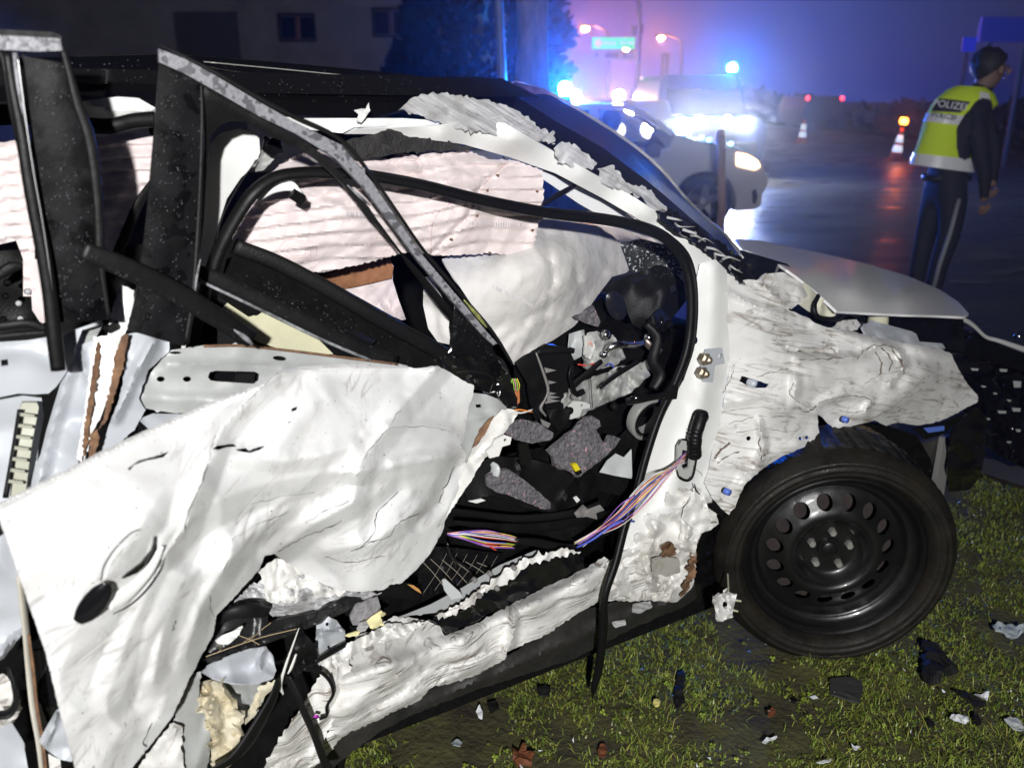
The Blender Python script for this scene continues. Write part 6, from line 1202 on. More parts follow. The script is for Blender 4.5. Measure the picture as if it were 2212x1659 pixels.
wire([(1246, 1182, -.01), (1280, 1165, .02), (1335, 1128, .04), (1370, 1126, .04)], 'blue', .003); wire([(1300, 1135, .0), (1340, 1090, .05), (1372, 1070, .06)], 'violet', .0014)
# door grommet and boot
gr = panel('wiring_grommet', [(1463, 1010, .02), (1466, 965, .02), (1474, 951, .02), (1496, 956, .02), (1503, 966, .02), (1500, 1000, .02), (1494, 1026, .02), (1484, 1035, .02), (1468, 1028, .02)], mat('grommet_grey', (.42, .43, .41), .5), wreck, step=8, thick=.008, holes=[[(1471, 1000), (1474, 972), (1492, 974), (1490, 1010), (1476, 1016)]])
strip('grommet_seal', [(1463, 1010, .016), (1466, 965, .016), (1474, 951, .016), (1496, 954, .016), (1506, 966, .016), (1503, 1000, .016), (1496, 1030, .016), (1484, 1038, .016), (1468, 1030, .016), (1463, 1010, .016)], 6, RUBBER, wreck, n=8)
panel('grommet_hole', [(1469, 1005, .005), (1472, 968, .005), (1494, 970, .005), (1492, 1012, .005), (1476, 1020, .005)], GLOSSBLK, wreck)
bp_ = [(1500, 985, .03), (1500, 960, .04), (1502, 940, .045), (1508, 920, .045), (1514, 900, .04)]; g = MB(); Q = catmull([wp(*p) for p in bp_], 10); rr = [(.016 + .003 * math.sin(i * 1.9)) if i < 26 else .017 for i in range(len(Q))]; g.tube(Q, rr, 12); g.build('corrugated_boot', RUBBER, wreck, True)
g = MB(); g.lathe([(.018, -.01), (.019, .004), (.014, .010), (0, .010)], 14, Matrix.Translation(wp(1516, 901, .04)) @ Matrix.Rotation(math.pi / 2, 4, 'X')); g.build('boot_cap', RUBBER, wreck, True)
panel('wiring_fringe_metal', [(1440, 1062, .01), (1470, 1055, .01), (1500, 1062, .02), (1500, 1090, .02), (1470, 1098, .01), (1435, 1095, .01)], WHITE_LOW, wreck, step=6, jag=1.5, crumple=[(.010, .03)])

# ================================================================== mangled rear corner below the door
panel('cavity_back', [(-60, 1080, -.2), (300, 1050, -.2), (1000, 1180, -.2), (940, 1330, -.12), (760, 1400, -.08), (720, 1690, -.05), (-60, 1690, -.2)], DARKIN, wreck, step=30, crumple=[(.03, .15)])
panel('shredded_sill_top', [(545, 1262, .03), (590, 1240, .02), (640, 1240, .02), (700, 1262, .02), (745, 1278, .02), (825, 1280, .02), (800, 1292, .02), (738, 1296, .02), (700, 1318, .03), (640, 1330, .03), (590, 1332, .04), (570, 1318, .04), (520, 1322, .04), (500, 1330, .04), (480, 1325, .05)], SCRAPE, wreck, step=5, jag=2, crumple=[(.014, .05), (.006, .015)], seed=5)
panel('shredded_white_sheet', [(560, 1230, .04), (600, 1205, .03), (680, 1240, .03), (745, 1262, .03), (745, 1285, .03), (690, 1290, .03), (640, 1300, .04), (575, 1300, .04)], WHITE_LOW, wreck, step=5, jag=2, crumple=[(.014, .05), (.006, .015)], seed=15)
panel('seat_squab', [(430, 1432, .08), (455, 1395, .08), (468, 1345, .07), (500, 1325, .06), (560, 1312, .06), (578, 1320, .06), (580, 1345, .06), (625, 1332, .05), (680, 1322, .04), (745, 1288, .02), (800, 1290, .0), (745, 1322, .03), (690, 1348, .05), (640, 1366, .06), (560, 1396, .08), (490, 1412, .09), (450, 1420, .09)], mat('black_leatherette', (.014, .014, .015), .38, bump=.15, bscale=60), wreck, step=6, crumple=[(.008, .05)], thick=.01, creases=[([(440, 1425), (560, 1390), (660, 1355), (745, 1310)], .02, 12)])
g = MB()
for pts in ([(445, 1418, .115), (500, 1398, .12), (570, 1375, .11), (650, 1356, .09)], [(515, 1372, .09), (541, 1382, .11), (560, 1392, .115)], [(541, 1382, .11), (565, 1360, .09), (585, 1345, .08)], [(525, 1388, .115), (548, 1372, .10)], [(470, 1410, .12), (478, 1398, .11), (468, 1392, .105)]): strip('', pts, 1.5, None, None, mb=g, n=4)
g.build('stitching', mat('gold_thread', (.55, .42, .25), .6), wreck)
panel('white_shard', [(466, 1384, .12), (480, 1372, .12), (525, 1354, .12), (512, 1376, .12), (492, 1392, .12), (470, 1390, .12)], WHITE, wreck, step=7, crumple=[(.006, .02)], thick=.003)
strip('black_roll', [(470, 1345, .10), (500, 1325, .11), (540, 1318, .11), (575, 1322, .10)], [14, 30, 36, 24], RUBBER2, wreck)
panel('curved_grey_bracket', [(437, 1452, .13), (455, 1435, .12), (500, 1415, .11), (560, 1398, .11), (575, 1395, .11), (588, 1418, .12), (597, 1448, .12), (590, 1465, .13), (560, 1475, .14), (510, 1476, .15), (465, 1466, .15)], BLUEGREY, wreck, step=6, jag=.6, crumple=[(.006, .04)], creases=[([(460, 1460), (520, 1450), (580, 1420)], -.03, 30, 'g'), ([(570, 1400), (560, 1440)], .02, 10)], thick=.003)
panel('cream_foam_block', [(438, 1482, .10), (460, 1470, .11), (480, 1475, .12), (486, 1500, .12), (505, 1530, .12), (530, 1545, .12), (520, 1572, .12), (500, 1560, .13), (520, 1580, .13), (515, 1620, .13), (500, 1652, .14), (478, 1655, .14), (455, 1640, .14), (458, 1600, .13), (452, 1560, .12), (430, 1530, .11), (428, 1505, .10)], FOAMY, wreck, step=6, jag=2, crumple=[(.018, .05), (.006, .015)], thick=.012)
panel('grey_bowl_metal', [(484, 1475, .08), (520, 1468, .08), (570, 1470, .08), (588, 1475, .08), (570, 1510, .08), (548, 1550, .08), (520, 1548, .08), (495, 1520, .08)], GREYP, wreck, step=6, jag=1.5, crumple=[(.012, .05)], creases=[([(500, 1490), (560, 1520)], -.03, 20, 'g')])
panel('burnt_foam_strip', [(560, 1480, .12), (592, 1468, .12), (600, 1480, .12), (575, 1500, .12), (550, 1545, .12), (530, 1565, .12), (540, 1530, .12)], FOAMY, wreck, step=6, jag=2.5, crumple=[(.01, .03)], seed=3)
panel('torn_grey_sheet', [(392, 1500, .12), (420, 1455, .12), (434, 1450, .12), (430, 1480, .12), (428, 1510, .12), (445, 1550, .12), (455, 1590, .13), (452, 1640, .14), (430, 1690, .14), (375, 1690, .16), (385, 1640, .16), (390, 1580, .14), (375, 1560, .13)], GREYP, wreck, step=6, jag=1.2, crumple=[(.010, .06)])
panel('torn_grey_sheet', [(300, 1655, .18), (340, 1600, .17), (375, 1560, .15), (395, 1570, .15), (392, 1620, .16), (400, 1660, .17), (390, 1700, .18), (290, 1700, .2)], WHITE_LOW, wreck, step=7, jag=1.5, crumple=[(.014, .05)], seed=6)
strip('crushed_belt', [(600, 1466, .16), (592, 1500, .17), (566, 1550, .18), (535, 1600, .19), (500, 1640, .2), (455, 1665, .2)], [18, 36, 50, 56, 40, 26], RUBBER2, wreck, flat=.3)
panel('black_flap', [(648, 1355, .10), (662, 1372, .10), (684, 1395, .10), (686, 1425, .10), (670, 1448, .10), (645, 1450, .11), (625, 1470, .12), (608, 1475, .12), (615, 1440, .12), (630, 1395, .11)], RUBBER2, wreck, step=7, jag=.8, crumple=[(.012, .04)], thick=.006)
strip('flap_white_edge', [(646, 1356, .125), (632, 1395, .13), (618, 1435, .135), (606, 1478, .135), (612, 1500, .13)], [2, 5, 7, 9, 4], WHITE_LOW, wreck, n=6, flat=.5)
strip('flap_white_edge', [(640, 1412, .13), (630, 1440, .135), (622, 1455, .135)], [6, 9, 4], WHITE_LOW, wreck, n=6, flat=.5)
strip('black_strap', [(622, 1460, .14), (640, 1500, .15), (660, 1545, .15), (680, 1590, .15), (695, 1630, .14), (712, 1665, .13)], [14, 20, 20, 20, 22, 28], RUBBER2, wreck, flat=.35)
strip('black_cable', [(655, 1446, .12), (690, 1450, .12), (712, 1470, .12), (720, 1498, .12), (706, 1525, .12), (706, 1545, .12), (690, 1552, .12)], [8, 9, 8, 8, 7, 7, 10], RUBBER, wreck)
strip('purple_tip', [(678, 1546, .13), (688, 1548, .13)], 8, mat('magenta_plastic', (.35, .02, .35), .4), wreck, n=8)
panel('bolted_grey_plate', [(684, 1345, .06), (702, 1328, .06), (728, 1340, .06), (745, 1362, .05), (745, 1395, .05), (735, 1412, .06), (700, 1418, .07), (690, 1440, .08), (680, 1400, .08)], BLUEGREY, wreck, step=6, jag=1, crumple=[(.010, .03)], holes=[oval(707, 1348, 4, 4), oval(710, 1397, 3, 3)], creases=[([(680, 1370), (740, 1360)], .02, 8)])
strip('black_rail', [(745, 1392, .08), (710, 1412, .10), (680, 1430, .11)], [14, 15, 12], PLAST, wreck, flat=.5)
panel('felt_scrap', [(757, 1330, .03), (768, 1308, .03), (800, 1292, .03), (816, 1290, .03), (822, 1310, .03), (815, 1338, .03), (798, 1352, .03), (762, 1350, .03)], mat('pale_grey_felt', (.28, .27, .28), .95, vscale=70, col2=(.18, .175, .18), bump=.5, bscale=120), wreck, step=7, jag=.8, crumple=[(.004, .04)], thick=.005)
panel('yellow_scrap', [(792, 1342, .05), (812, 1325, .05), (823, 1318, .05), (834, 1326, .05), (822, 1333, .05), (833, 1350, .05), (800, 1357, .05)], mat('pale_yellow_foam', (.72, .66, .36), .8), wreck, step=6, jag=1.5, crumple=[(.006, .02)], thick=.004)
panel('yellow_scrap', [(745, 1374, .05), (765, 1366, .05), (778, 1364, .05), (774, 1372, .05), (755, 1376, .05)], mat('pale_yellow_foam', (.72, .66, .36)), wreck, step=6, jag=1, thick=.004)
panel('grey_knuckle', [(770, 1358, .05), (776, 1345, .05), (790, 1340, .05), (798, 1350, .05), (790, 1362, .05), (776, 1366, .05)], SCRAPE, wreck, step=5, crumple=[(.008, .02)])
panel('orange_splinter', [(880, 1262, .04), (893, 1264, .04), (905, 1272, .04), (911, 1282, .04), (898, 1275, .04)], mat('splinter_orange', (.5, .25, .08), .6), wreck, thick=.003)
strip('black_carpet_roll', [(740, 1300, -.02), (800, 1285, -.02), (870, 1275, -.03), (905, 1290, -.03)], [18, 30, 40, 30], DARKIN, wreck, flat=.6)
panel('shredded_inner_sill', [(690, 1420, .07), (740, 1395, .05), (790, 1370, .03), (840, 1345, .02), (920, 1345, .01), (880, 1372, .03), (800, 1395, .05), (740, 1430, .07), (700, 1460, .09)], WHITE_LOW, wreck, step=5, jag=2, crumple=[(.012, .04), (.006, .015)])
# pieces at the left edge
panel('torn_rear_sheet', [(-60, 1130, .12), (-10, 1165, .12), (15, 1150, .12), (25, 1180, .12), (40, 1240, .12), (58, 1290, .12), (64, 1310, .12), (54, 1365, .12), (35, 1385, .12), (10, 1420, .12), (-60, 1460, .12)], BLUEGREY, wreck, step=8, jag=.8, crumple=[(.014, .08)], creases=[([(54, 1362), (20, 1390), (-10, 1430)], .02, 10)])
panel('dark_mesh', [(-60, 1105, .10), (0, 1128, .10), (14, 1160, .10), (0, 1170, .10), (-60, 1150, .10)], PLAST, wreck, thick=.004)
strip('rusty_edge_post', [(42, 1240, .13), (55, 1350, .14), (62, 1430, .14), (72, 1520, .15), (86, 1600, .15), (96, 1680, .15)], [22, 26, 26, 28, 28, 28], mat('beige_primer', (.55, .53, .46), .6, vscale=8, col2=(.42, .39, .32)), wreck, flat=.4)
strip('rust_line', [(62, 1370, .155), (72, 1450, .155), (80, 1530, .16), (92, 1600, .16), (100, 1680, .16)], [6, 8, 7, 8, 9], RUST, wreck, n=6)
panel('black_label_box', [(72, 1405, .10), (97, 1404, .10), (125, 1500, .10), (122, 1550, .10), (100, 1560, .10), (80, 1500, .10)], GLOSSBLK, wreck, thick=.006)
panel('torn_rear_sheet', [(84, 1600, .17), (100, 1570, .17), (120, 1535, .17), (130, 1528, .17), (160, 1630, .17), (155, 1645, .17), (130, 1640, .17), (95, 1615, .17)], BLUEGREY, wreck, step=8, crumple=[(.008, .05)], creases=[([(100, 1610), (125, 1540)], .015, 8)])
panel('torn_rear_sheet', [(-60, 1560, .14), (0, 1572, .14), (25, 1560, .14), (50, 1600, .14), (66, 1690, .14), (-60, 1690, .14)], BLUEGREY, wreck, step=9, crumple=[(.012, .06)], seed=3)
panel('white_shred', [(-40, 1470, .13), (8, 1455, .13), (30, 1470, .13), (48, 1530, .13), (30, 1560, .13), (0, 1570, .13), (-40, 1565, .13)], WHITE_LOW, wreck, step=7, jag=2, crumple=[(.014, .04)])
strip('black_hose', [(18, 1440, .16), (30, 1480, .17), (34, 1515, .17), (20, 1540, .17), (-10, 1545, .17)], [18, 22, 24, 26, 24], RUBBER2, wreck)
panel('torn_rear_sheet', [(72, 1500, .12), (88, 1520, .12), (100, 1560, .12), (120, 1600, .12), (96, 1620, .12), (80, 1560, .12)], GREYP, wreck, step=8, crumple=[(.008, .05)], seed=4)
panel('white_shred', [(98, 1625, .15), (130, 1640, .15), (135, 1690, .15), (100, 1690, .15)], WHITE_LOW, wreck, thick=.004)

# water beads on the black trims
BEAD = mat('water_bead', (.13, .135, .15), .05, spec=1.0)  # pale colour stands in for the flash glint on each drop
def beads(poly, w, n, par, seed, rmax=.0011):
    r = random.Random(seed); xs = [p[0] for p in poly]; ys = [p[1] for p in poly]; g = MB(); k = 0
    while k < n:
        x, y = r.uniform(min(xs), max(xs)), r.uniform(min(ys), max(ys))
        if not inpoly(np.array([x]), np.array([y]), poly)[0]: continue
        if r.random() > .12 + 1.6 * max(0, noise3(np.array([[x / 40., y / 40., seed]]))[0] + .05): continue
        k += 1; p = wp(x, y, w(x, y) if callable(w) else w); s = rmax * r.uniform(.25, 1) ** 2 
        g.add([p + np.array(q) * s for q in ((1, 0, 0), (-1, 0, 0), (0, 0, 1), (0, 0, -1), (0, -.8, 0))], [(0, 2, 4), (2, 1, 4), (1, 3, 4), (3, 0, 4)])
    o = g.build('water_bead', BEAD, par, True); o['kind'] = 'stuff'
beads([(343, 140), (433, 180), (433, 330), (415, 640), (395, 740), (290, 700), (310, 530)], .066, 420, fwf, 1)
beads([(60, 130), (140, 140), (190, 300), (214, 500), (236, 690), (128, 690), (95, 470)], .100, 420, rwf, 2)
beads([(150, 130), (430, 130), (870, 168), (1060, 208), (900, 225), (590, 240), (180, 214)], -.215, 340, wreck, 3)
beads([(985, 660), (1068, 765), (1020, 788), (968, 780)], .055, 80, fwf, 4)
beads([(480, 560), (900, 740), (960, 790), (850, 788), (600, 700)], -.02, 200, wreck, 5)
beads([(1340, 530), (1460, 560), (1478, 610), (1380, 590)], -.16, 160, wreck, 6, .0016)
beads([(190, 545), (545, 735), (535, 745), (185, 556)], .165, 90, wreck, 7, .0008)
# ================================================================== verge: soil, grass, clover
def gz(x, y):
    P = np.stack([np.asarray(x, float), np.asarray(y, float), np.zeros(np.size(x))], 1)
    return .012 * noise3(P / .35 + 4) + .006 * noise3(P / .09 + 8) - .004
def lawn_edge(x): return 2.55 + .42 * np.maximum(0, x - 1.2) 
xs_ = np.arange(-1.4, 5.2, .03); ys_ = np.arange(.4, 5.4, .03); GX, GY = np.meshgrid(xs_, ys_); gx, gy = GX.ravel(), GY.ravel()
inside = np.ones(len(gx), bool)
edge_y = np.interp(gx, [-2, .4, 1.6, 2.3, 3.1, 5.5], [5.3, 5.0, 4.05, 3.12, 2.62, 3.3])
zz = gz(gx, gy) - np.clip((gy - edge_y + .10) / .12, 0, 1) * .06
nx, ny = len(xs_), len(ys_)
F = [(j * nx + i, j * nx + i + 1, (j + 1) * nx + i + 1, (j + 1) * nx + i) for j in range(ny - 1) for i in range(nx - 1)]
LAWN = mat('mossy_soil', (.085, .082, .024), .85, vscale=6, col2=(.024, .018, .012), bump=.9, bscale=60)
tag(mobj('lawn_soil', np.stack([gx, gy, zz], 1), F, LAWN, None, True), kind='structure')
def blades(n, seed, hgt, wid, matl, name, dens, flat=.5, leaf=False):
    r = np.random.RandomState(seed); x = r.uniform(-.6, 3.6, n * 3); y = .9 + 3.6 * r.uniform(0, 1, n * 3) ** 1.35
    P = np.stack([x, y, x * 0], 1); cov = noise3(P / .28 + 2) + .6 * noise3(P / .08 + 6) + .15
    keep = (cov > dens + r.normal(size=len(x)) * .12) & (y < np.interp(x, [-2, .4, 1.6, 2.3, 3.1, 5.5], [5.2, 4.9, 3.95, 3.05, 2.56, 3.25]))
    # keep clear of the tyre's footprint and the far side under the car body
    keep &= ~((np.abs(x - .93) < .30) & (np.abs(y - 2.32) < .10))
    s = (x - S0[0]) * CU_[0] + (y - S0[1]) * CU_[1]; wv = (x - S0[0]) * CN_[0] + (y - S0[1]) * CN_[1]
    keep &= ~((wv < -.25) & (s < 1.0))
    x, y = x[keep][:n], y[keep][:n]; m = len(x); z = gz(x, y) + .001; a = r.uniform(0, 6.283, m); h = hgt * r.uniform(.35, 1.3, m); lean = r.uniform(.2, 2.2, m) * h
    ca, sa = np.cos(a), np.sin(a); px, py = -sa * wid / 2, ca * wid / 2; b = r.uniform(-.5, .5, m) * h
    V = np.zeros((m, 5, 3))
    V[:, 0] = np.stack([x - px, y - py, z], 1); V[:, 1] = np.stack([x + px, y + py, z], 1)
    mx, my = x + ca * lean * .45 + sa * b * .3, y + sa * lean * .45 - ca * b * .3
    V[:, 2] = np.stack([mx + px * .9, my + py * .9, z + h * .62], 1); V[:, 3] = np.stack([mx - px * .9, my - py * .9, z + h * .62], 1)
    V[:, 4] = np.stack([x + ca * lean, y + sa * lean, z + h * r.uniform(.35, 1.0, m)], 1)
    F = np.empty((m, 2), object); k = np.arange(m) * 5
    me = bpy.data.meshes.new(name); quads = np.stack([k, k + 1, k + 2, k + 3], 1); tris = np.stack([k + 3, k + 2, k + 4], 1)
    loops = np.concatenate([quads.ravel(), tris.ravel()]); me.vertices.add(m * 5); me.vertices.foreach_set('co', V.ravel()); me.loops.add(len(loops)); me.loops.foreach_set('vertex_index', loops)
    me.polygons.add(2 * m); me.polygons.foreach_set('loop_start', np.concatenate([np.arange(m) * 4, 4 * m + np.arange(m) * 3])); me.polygons.foreach_set('loop_total', np.concatenate([np.full(m, 4), np.full(m, 3)]))
    me.update(calc_edges=True); me.materials.append(matl); o = bpy.data.objects.new(name, me); COL.objects.link(o); tag(o, kind='stuff'); return o
def grassmat(name, c1, c2, c3):
    m = bpy.data.materials.new(name); m.use_nodes = True; N, L = m.node_tree.nodes, m.node_tree.links; b = N['Principled BSDF']
    tc = N.new('ShaderNodeTexCoord'); n = N.new('ShaderNodeTexNoise'); n.inputs['Scale'].default_value = 30; n.inputs['Detail'].default_value = 3
    cr = N.new('ShaderNodeValToRGB'); e = cr.color_ramp.elements; e[0].position = .32; e[0].color = (*c1, 1); e[1].position = .7; e[1].color = (*c3, 1); q = e.new(.5); q.color = (*c2, 1)
    L.new(tc.outputs['Object'], n.inputs['Vector']); L.new(n.outputs['Fac'], cr.inputs['Fac']); L.new(cr.outputs[0], b.inputs['Base Color']); b.inputs['Roughness'].default_value = .42
    return m
blades(62000, 21, .014, .0026, grassmat('grass_green', (.06, .095, .018), (.14, .21, .03), (.32, .38, .08)), 'grass', .0)
blades(12000, 22, .028, .0018, grassmat('grass_straw', (.20, .17, .05), (.28, .29, .05), (.48, .45, .14)), 'grass', .05)
blades(60000, 25, .008, .0045, grassmat('moss_green', (.08, .085, .016), (.15, .17, .026), (.26, .29, .05)), 'moss', .02)
# clover leaves
r = np.random.RandomState(5); V = []; F = []
for k in range(5200):
    x, y = r.uniform(-.5, 3.2), .9 + 2.6 * r.uniform() ** 1.3
    if noise3(np.array([[x / .22 + 9, y / .22, 3]]))[0] < .05: continue
    s = (x - S0[0]) * CU_[0] + (y - S0[1]) * CU_[1]; wv = (x - S0[0]) * CN_[0] + (y - S0[1]) * CN_[1]
    if (wv < -.25 and s < 1) or y > np.interp(x, [-2, .4, 1.6, 2.3, 3.1], [5.2, 4.9, 3.9, 3.0, 2.5]): continue
    z = r.uniform(.008, .026); a0 = r.uniform(0, 6.28); tl = r.normal(size=2) * .3; R0 = r.uniform(.004, .009)
    for q in range(3):
        a = a0 + q * 2.094; c = np.array([math.cos(a), math.sin(a)]); d = np.array([-c[1], c[0]]); n0 = len(V)
        for (u_, v_) in ((0, 0), (.55, .45), (1, .35), (.9, 0), (1, -.35), (.55, -.45)):
            p = (c * u_ + d * v_) * R0; V.append((x + p[0], y + p[1], z + p @ tl))
        F.append(tuple(range(n0, n0 + 6)))
tag(mobj('clover', V, F, grassmat('clover_green', (.14, .20, .025), (.24, .33, .04), (.40, .46, .08))), kind='stuff')

# ================================================================== things lying on the grass
def onground(name, label, cat, pts, m, thick=.004, z=.022, crumple=.004, group=None, tilt=0.0, step=8):
    c = [sum(p[0] for p in pts) / len(pts), sum(p[1] for p in pts) / len(pts)]; P0 = gp(c[0], c[1], z); q = [gp(x, y, z) - P0 for x, y in pts]
    ol = []
    for a, b in zip(q, q[1:] + q[:1]):
        for k in range(3): ol.append(a + (b - a) * k / 3)
    pts2 = [(p[0], p[1]) for p in ol]; n0 = len(pts2); rr = random.Random(int(c[0]))
    mn = np.min(q, 0); mx_ = np.max(q, 0)
    for k in range(40):
        p = (rr.uniform(mn[0], mx_[0]), rr.uniform(mn[1], mx_[1]))
        if inpoly(np.array([p[0]]), np.array([p[1]]), pts2[:n0])[0]: pts2.append(p)
    r_ = delaunay_2d_cdt([Vector(p) for p in pts2], [(i, (i + 1) % n0) for i in range(n0)], [], 0, 1e-6)
    V = np.array([(v[0], v[1], 0) for v in r_[0]]); F = [f for f in r_[2] if inpoly(np.array([V[list(f)].mean(0)[0]]), np.array([V[list(f)].mean(0)[1]]), [(p[0], p[1]) for p in ol])[0]]
    V[:, 2] = crumple * noise3(V / .02 + c[0]) * 2 + tilt * V[:, 1]
    o = mobj(name, V, F, m, None, False, solid=thick, offset=0); o.location = tuple(P0); return tag(o, label, cat, group)
LEAFB = mat('wet_brown_leaf', (.20, .07, .03), .3, vscale=40, col2=(.08, .03, .015), bump=.3, bscale=60)
onground('fallen_leaf', 'large wet brown maple leaf at the bottom edge of the grass', 'leaf', [(1108, 1640), (1107, 1618), (1120, 1622), (1128, 1609), (1136, 1608), (1138, 1626), (1157, 1628), (1148, 1642), (1150, 1655), (1132, 1652), (1120, 1661)], LEAFB, .0015, crumple=.008)
onground('fallen_leaf', 'small dark red-brown leaf right of the large maple leaf', 'leaf', [(1291, 1622), (1296, 1607), (1308, 1605), (1312, 1620), (1306, 1634), (1293, 1636)], LEAFB, .0015, crumple=.006)
onground('fallen_leaf', 'curled brown leaf on the grass below the wheel', 'leaf', [(1655, 1536), (1668, 1528), (1680, 1532), (1672, 1545), (1660, 1550)], LEAFB, .0015, crumple=.008)
BLKP = mat('black_plastic_shard', (.012, .012, .013), .6, bump=.3, bscale=60, spec=.15); WHP = mat('white_paint_shard', (.6, .62, .64), .4); CLR = mat('cloudy_glass_shard', (.35, .4, .42), .1, spec=1.0)
onground('plastic_shard', 'dark flat plastic plate with a rounded corner on the grass under the wheel', 'car part', [(1792, 1466), (1840, 1462), (1862, 1474), (1864, 1492), (1856, 1518), (1830, 1512), (1794, 1500)], mat('matt_dark_plate', (.03, .03, .03), .7), .004, crumple=.002)
onground('plastic_shard', 'chunky black broken mounting right of the tyre', 'car part', [(1990, 1392), (2002, 1388), (2028, 1410), (2040, 1425), (2060, 1432), (2062, 1445), (2040, 1446), (2026, 1468), (2008, 1472), (1992, 1462), (1998, 1430)], BLKP, .03, z=.02, crumple=.008)
onground('plastic_shard', 'thin black bar pointing at the white scraps, lower right grass', 'car part', [(2062, 1489), (2076, 1492), (2128, 1518), (2131, 1524), (2112, 1527), (2078, 1503)], BLKP, .008)
onground('plastic_shard', 'upright black strip on the grass right of the hanging rubber seal', 'car part', [(1464, 1452), (1478, 1450), (1479, 1470), (1474, 1490), (1480, 1512), (1462, 1530), (1456, 1505), (1460, 1480)], BLKP, .01)
onground('plastic_shard', 'tiny black chip just above the lone yellow flower', 'car part', [(1160, 1486), (1178, 1480), (1190, 1486), (1184, 1499), (1166, 1498)], BLKP, .006)
onground('plastic_shard', 'black chip beside the white tape scrap under the sill', 'car part', [(1052, 1520), (1070, 1512), (1078, 1528), (1060, 1538)], BLKP, .006)
onground('plastic_shard', 'black crumb between the two white scraps at lower right', 'car part', [(2102, 1544), (2112, 1540), (2120, 1560), (2110, 1566)], BLKP, .008)
onground('plastic_shard', 'small black lump low on the right grass', 'car part', [(2002, 1556), (2014, 1554), (2018, 1566), (2006, 1570)], BLKP, .008)
onground('plastic_shard', 'narrow black chip on the grass left of the flat plate', 'car part', [(1712, 1505), (1722, 1504), (1720, 1520), (1713, 1518)], BLKP, .006)
onground('paint_scrap', 'folded white scrap leaning in the grass under the sill', 'scrap', [(1028, 1536), (1036, 1528), (1043, 1538), (1042, 1548), (1034, 1547)], WHP, .002, tilt=.6)
onground('paint_scrap', 'crinkled white scrap beside the black bar', 'scrap', [(2105, 1499), (2118, 1497), (2136, 1500), (2134, 1508), (2118, 1512)], WHP, .002, crumple=.008)
onground('paint_scrap', 'bright white torn scrap, leftmost of the pair at lower right', 'scrap', [(2052, 1548), (2062, 1541), (2092, 1545), (2096, 1552), (2080, 1562), (2062, 1556)], WHP, .002, crumple=.008)
onground('paint_scrap', 'ribbed grey-white scrap at the lower right edge', 'scrap', [(2168, 1556), (2182, 1548), (2200, 1552), (2214, 1572), (2206, 1580), (2188, 1572)], mat('grey_scrap', (.38, .4, .4), .5), .003, crumple=.006)
onground('paint_scrap', 'curved pale sliver in the grass below the dark plate', 'scrap', [(1646, 1602), (1656, 1594), (1678, 1589), (1679, 1592), (1662, 1598), (1654, 1606)], WHP, .002)
onground('paint_scrap', 'v-shaped pale sliver near the bottom of the grass', 'scrap', [(1838, 1606), (1846, 1612), (1859, 1610), (1850, 1620), (1844, 1618)], WHP, .002)
onground('paint_scrap', 'pale sliver lowest in the middle grass', 'scrap', [(1764, 1645), (1780, 1641), (1795, 1641), (1793, 1646), (1776, 1648)], WHP, .002)
onground('paint_scrap', 'tiny pinkish white fleck left of the dark plate', 'scrap', [(1749, 1503), (1758, 1502), (1768, 1508), (1757, 1508)], WHP, .002)
onground('glass_shard', 'clear crumpled lens pieces at the right edge of the grass', 'glass', [(2144, 1352), (2160, 1345), (2185, 1350), (2210, 1352), (2214, 1366), (2190, 1376), (2170, 1366), (2150, 1364)], CLR, .008, crumple=.012)
onground('glass_shard', 'thin clear film piece on the grass left of the maple leaf', 'glass', [(975, 1602), (988, 1596), (998, 1600), (994, 1612), (980, 1612)], CLR, .002)
onground('flower', 'single pale yellow flower head on the grass right of the rubber seal', 'flower', [(1412, 1514), (1418, 1510), (1425, 1514), (1424, 1524), (1416, 1526), (1411, 1520)], mat('pale_yellow_petal', (.7, .62, .22), .6), .006, z=.03)
FL = ((158, 938, .0), (1370, 1110, 0))
# scattered crumbs, too many to count
r = np.random.RandomState(31); V = []; F = []
for k in range(420):
    x, y = r.uniform(.0, 3.0), r.uniform(1.2, 3.2); s = (x - S0[0]) * CU_[0] + (y - S0[1]) * CU_[1]; wv = (x - S0[0]) * CN_[0] + (y - S0[1]) * CN_[1]
    if (wv < 0 and s < .9): continue
    sz = .003 * r.uniform(.3, 1) ** 2 + .0008; p = np.array([x, y, .018 + r.uniform(0, .012)]); n0 = len(V); V += [p + r.normal(size=3) * sz for _ in range(4)]; F += [(n0, n0 + 1, n0 + 2), (n0, n0 + 2, n0 + 3), (n0, n0 + 3, n0 + 1), (n0 + 1, n0 + 3, n0 + 2)]
tag(mobj('glass_crumbs', V, F, mat('crumb_white', (.6, .65, .68), .2)), kind='stuff')
# black cable with yellow tag on the grass by the sill
cb = thing('torn_cable', 'thick black cable end with a yellow tag lying at the sill', 'cable', tuple(gp(735, 1640, .02)))
def cg(x, y, z): return tuple(gp(x, y, z) - np.array(cb.location))
MB().tube(catmull([cg(728, 1690, .02), cg(738, 1640, .03), cg(752, 1605, .05), cg(775, 1596, .06)], 5), [.010] * 16, 10).build('cable', RUBBER2, cb, True)
MB().box(cg(770, 1596, .07), (.045, .02, .03), rot=Matrix.Rotation(.3, 3, 'Y')).build('plug', PLAST, cb, bevel=.004)
MB().box(cg(751, 1582, .085), (.015, .008, .028), rot=Matrix.Rotation(.4, 3, 'Y')).build('tag', YEL, cb, bevel=.003)
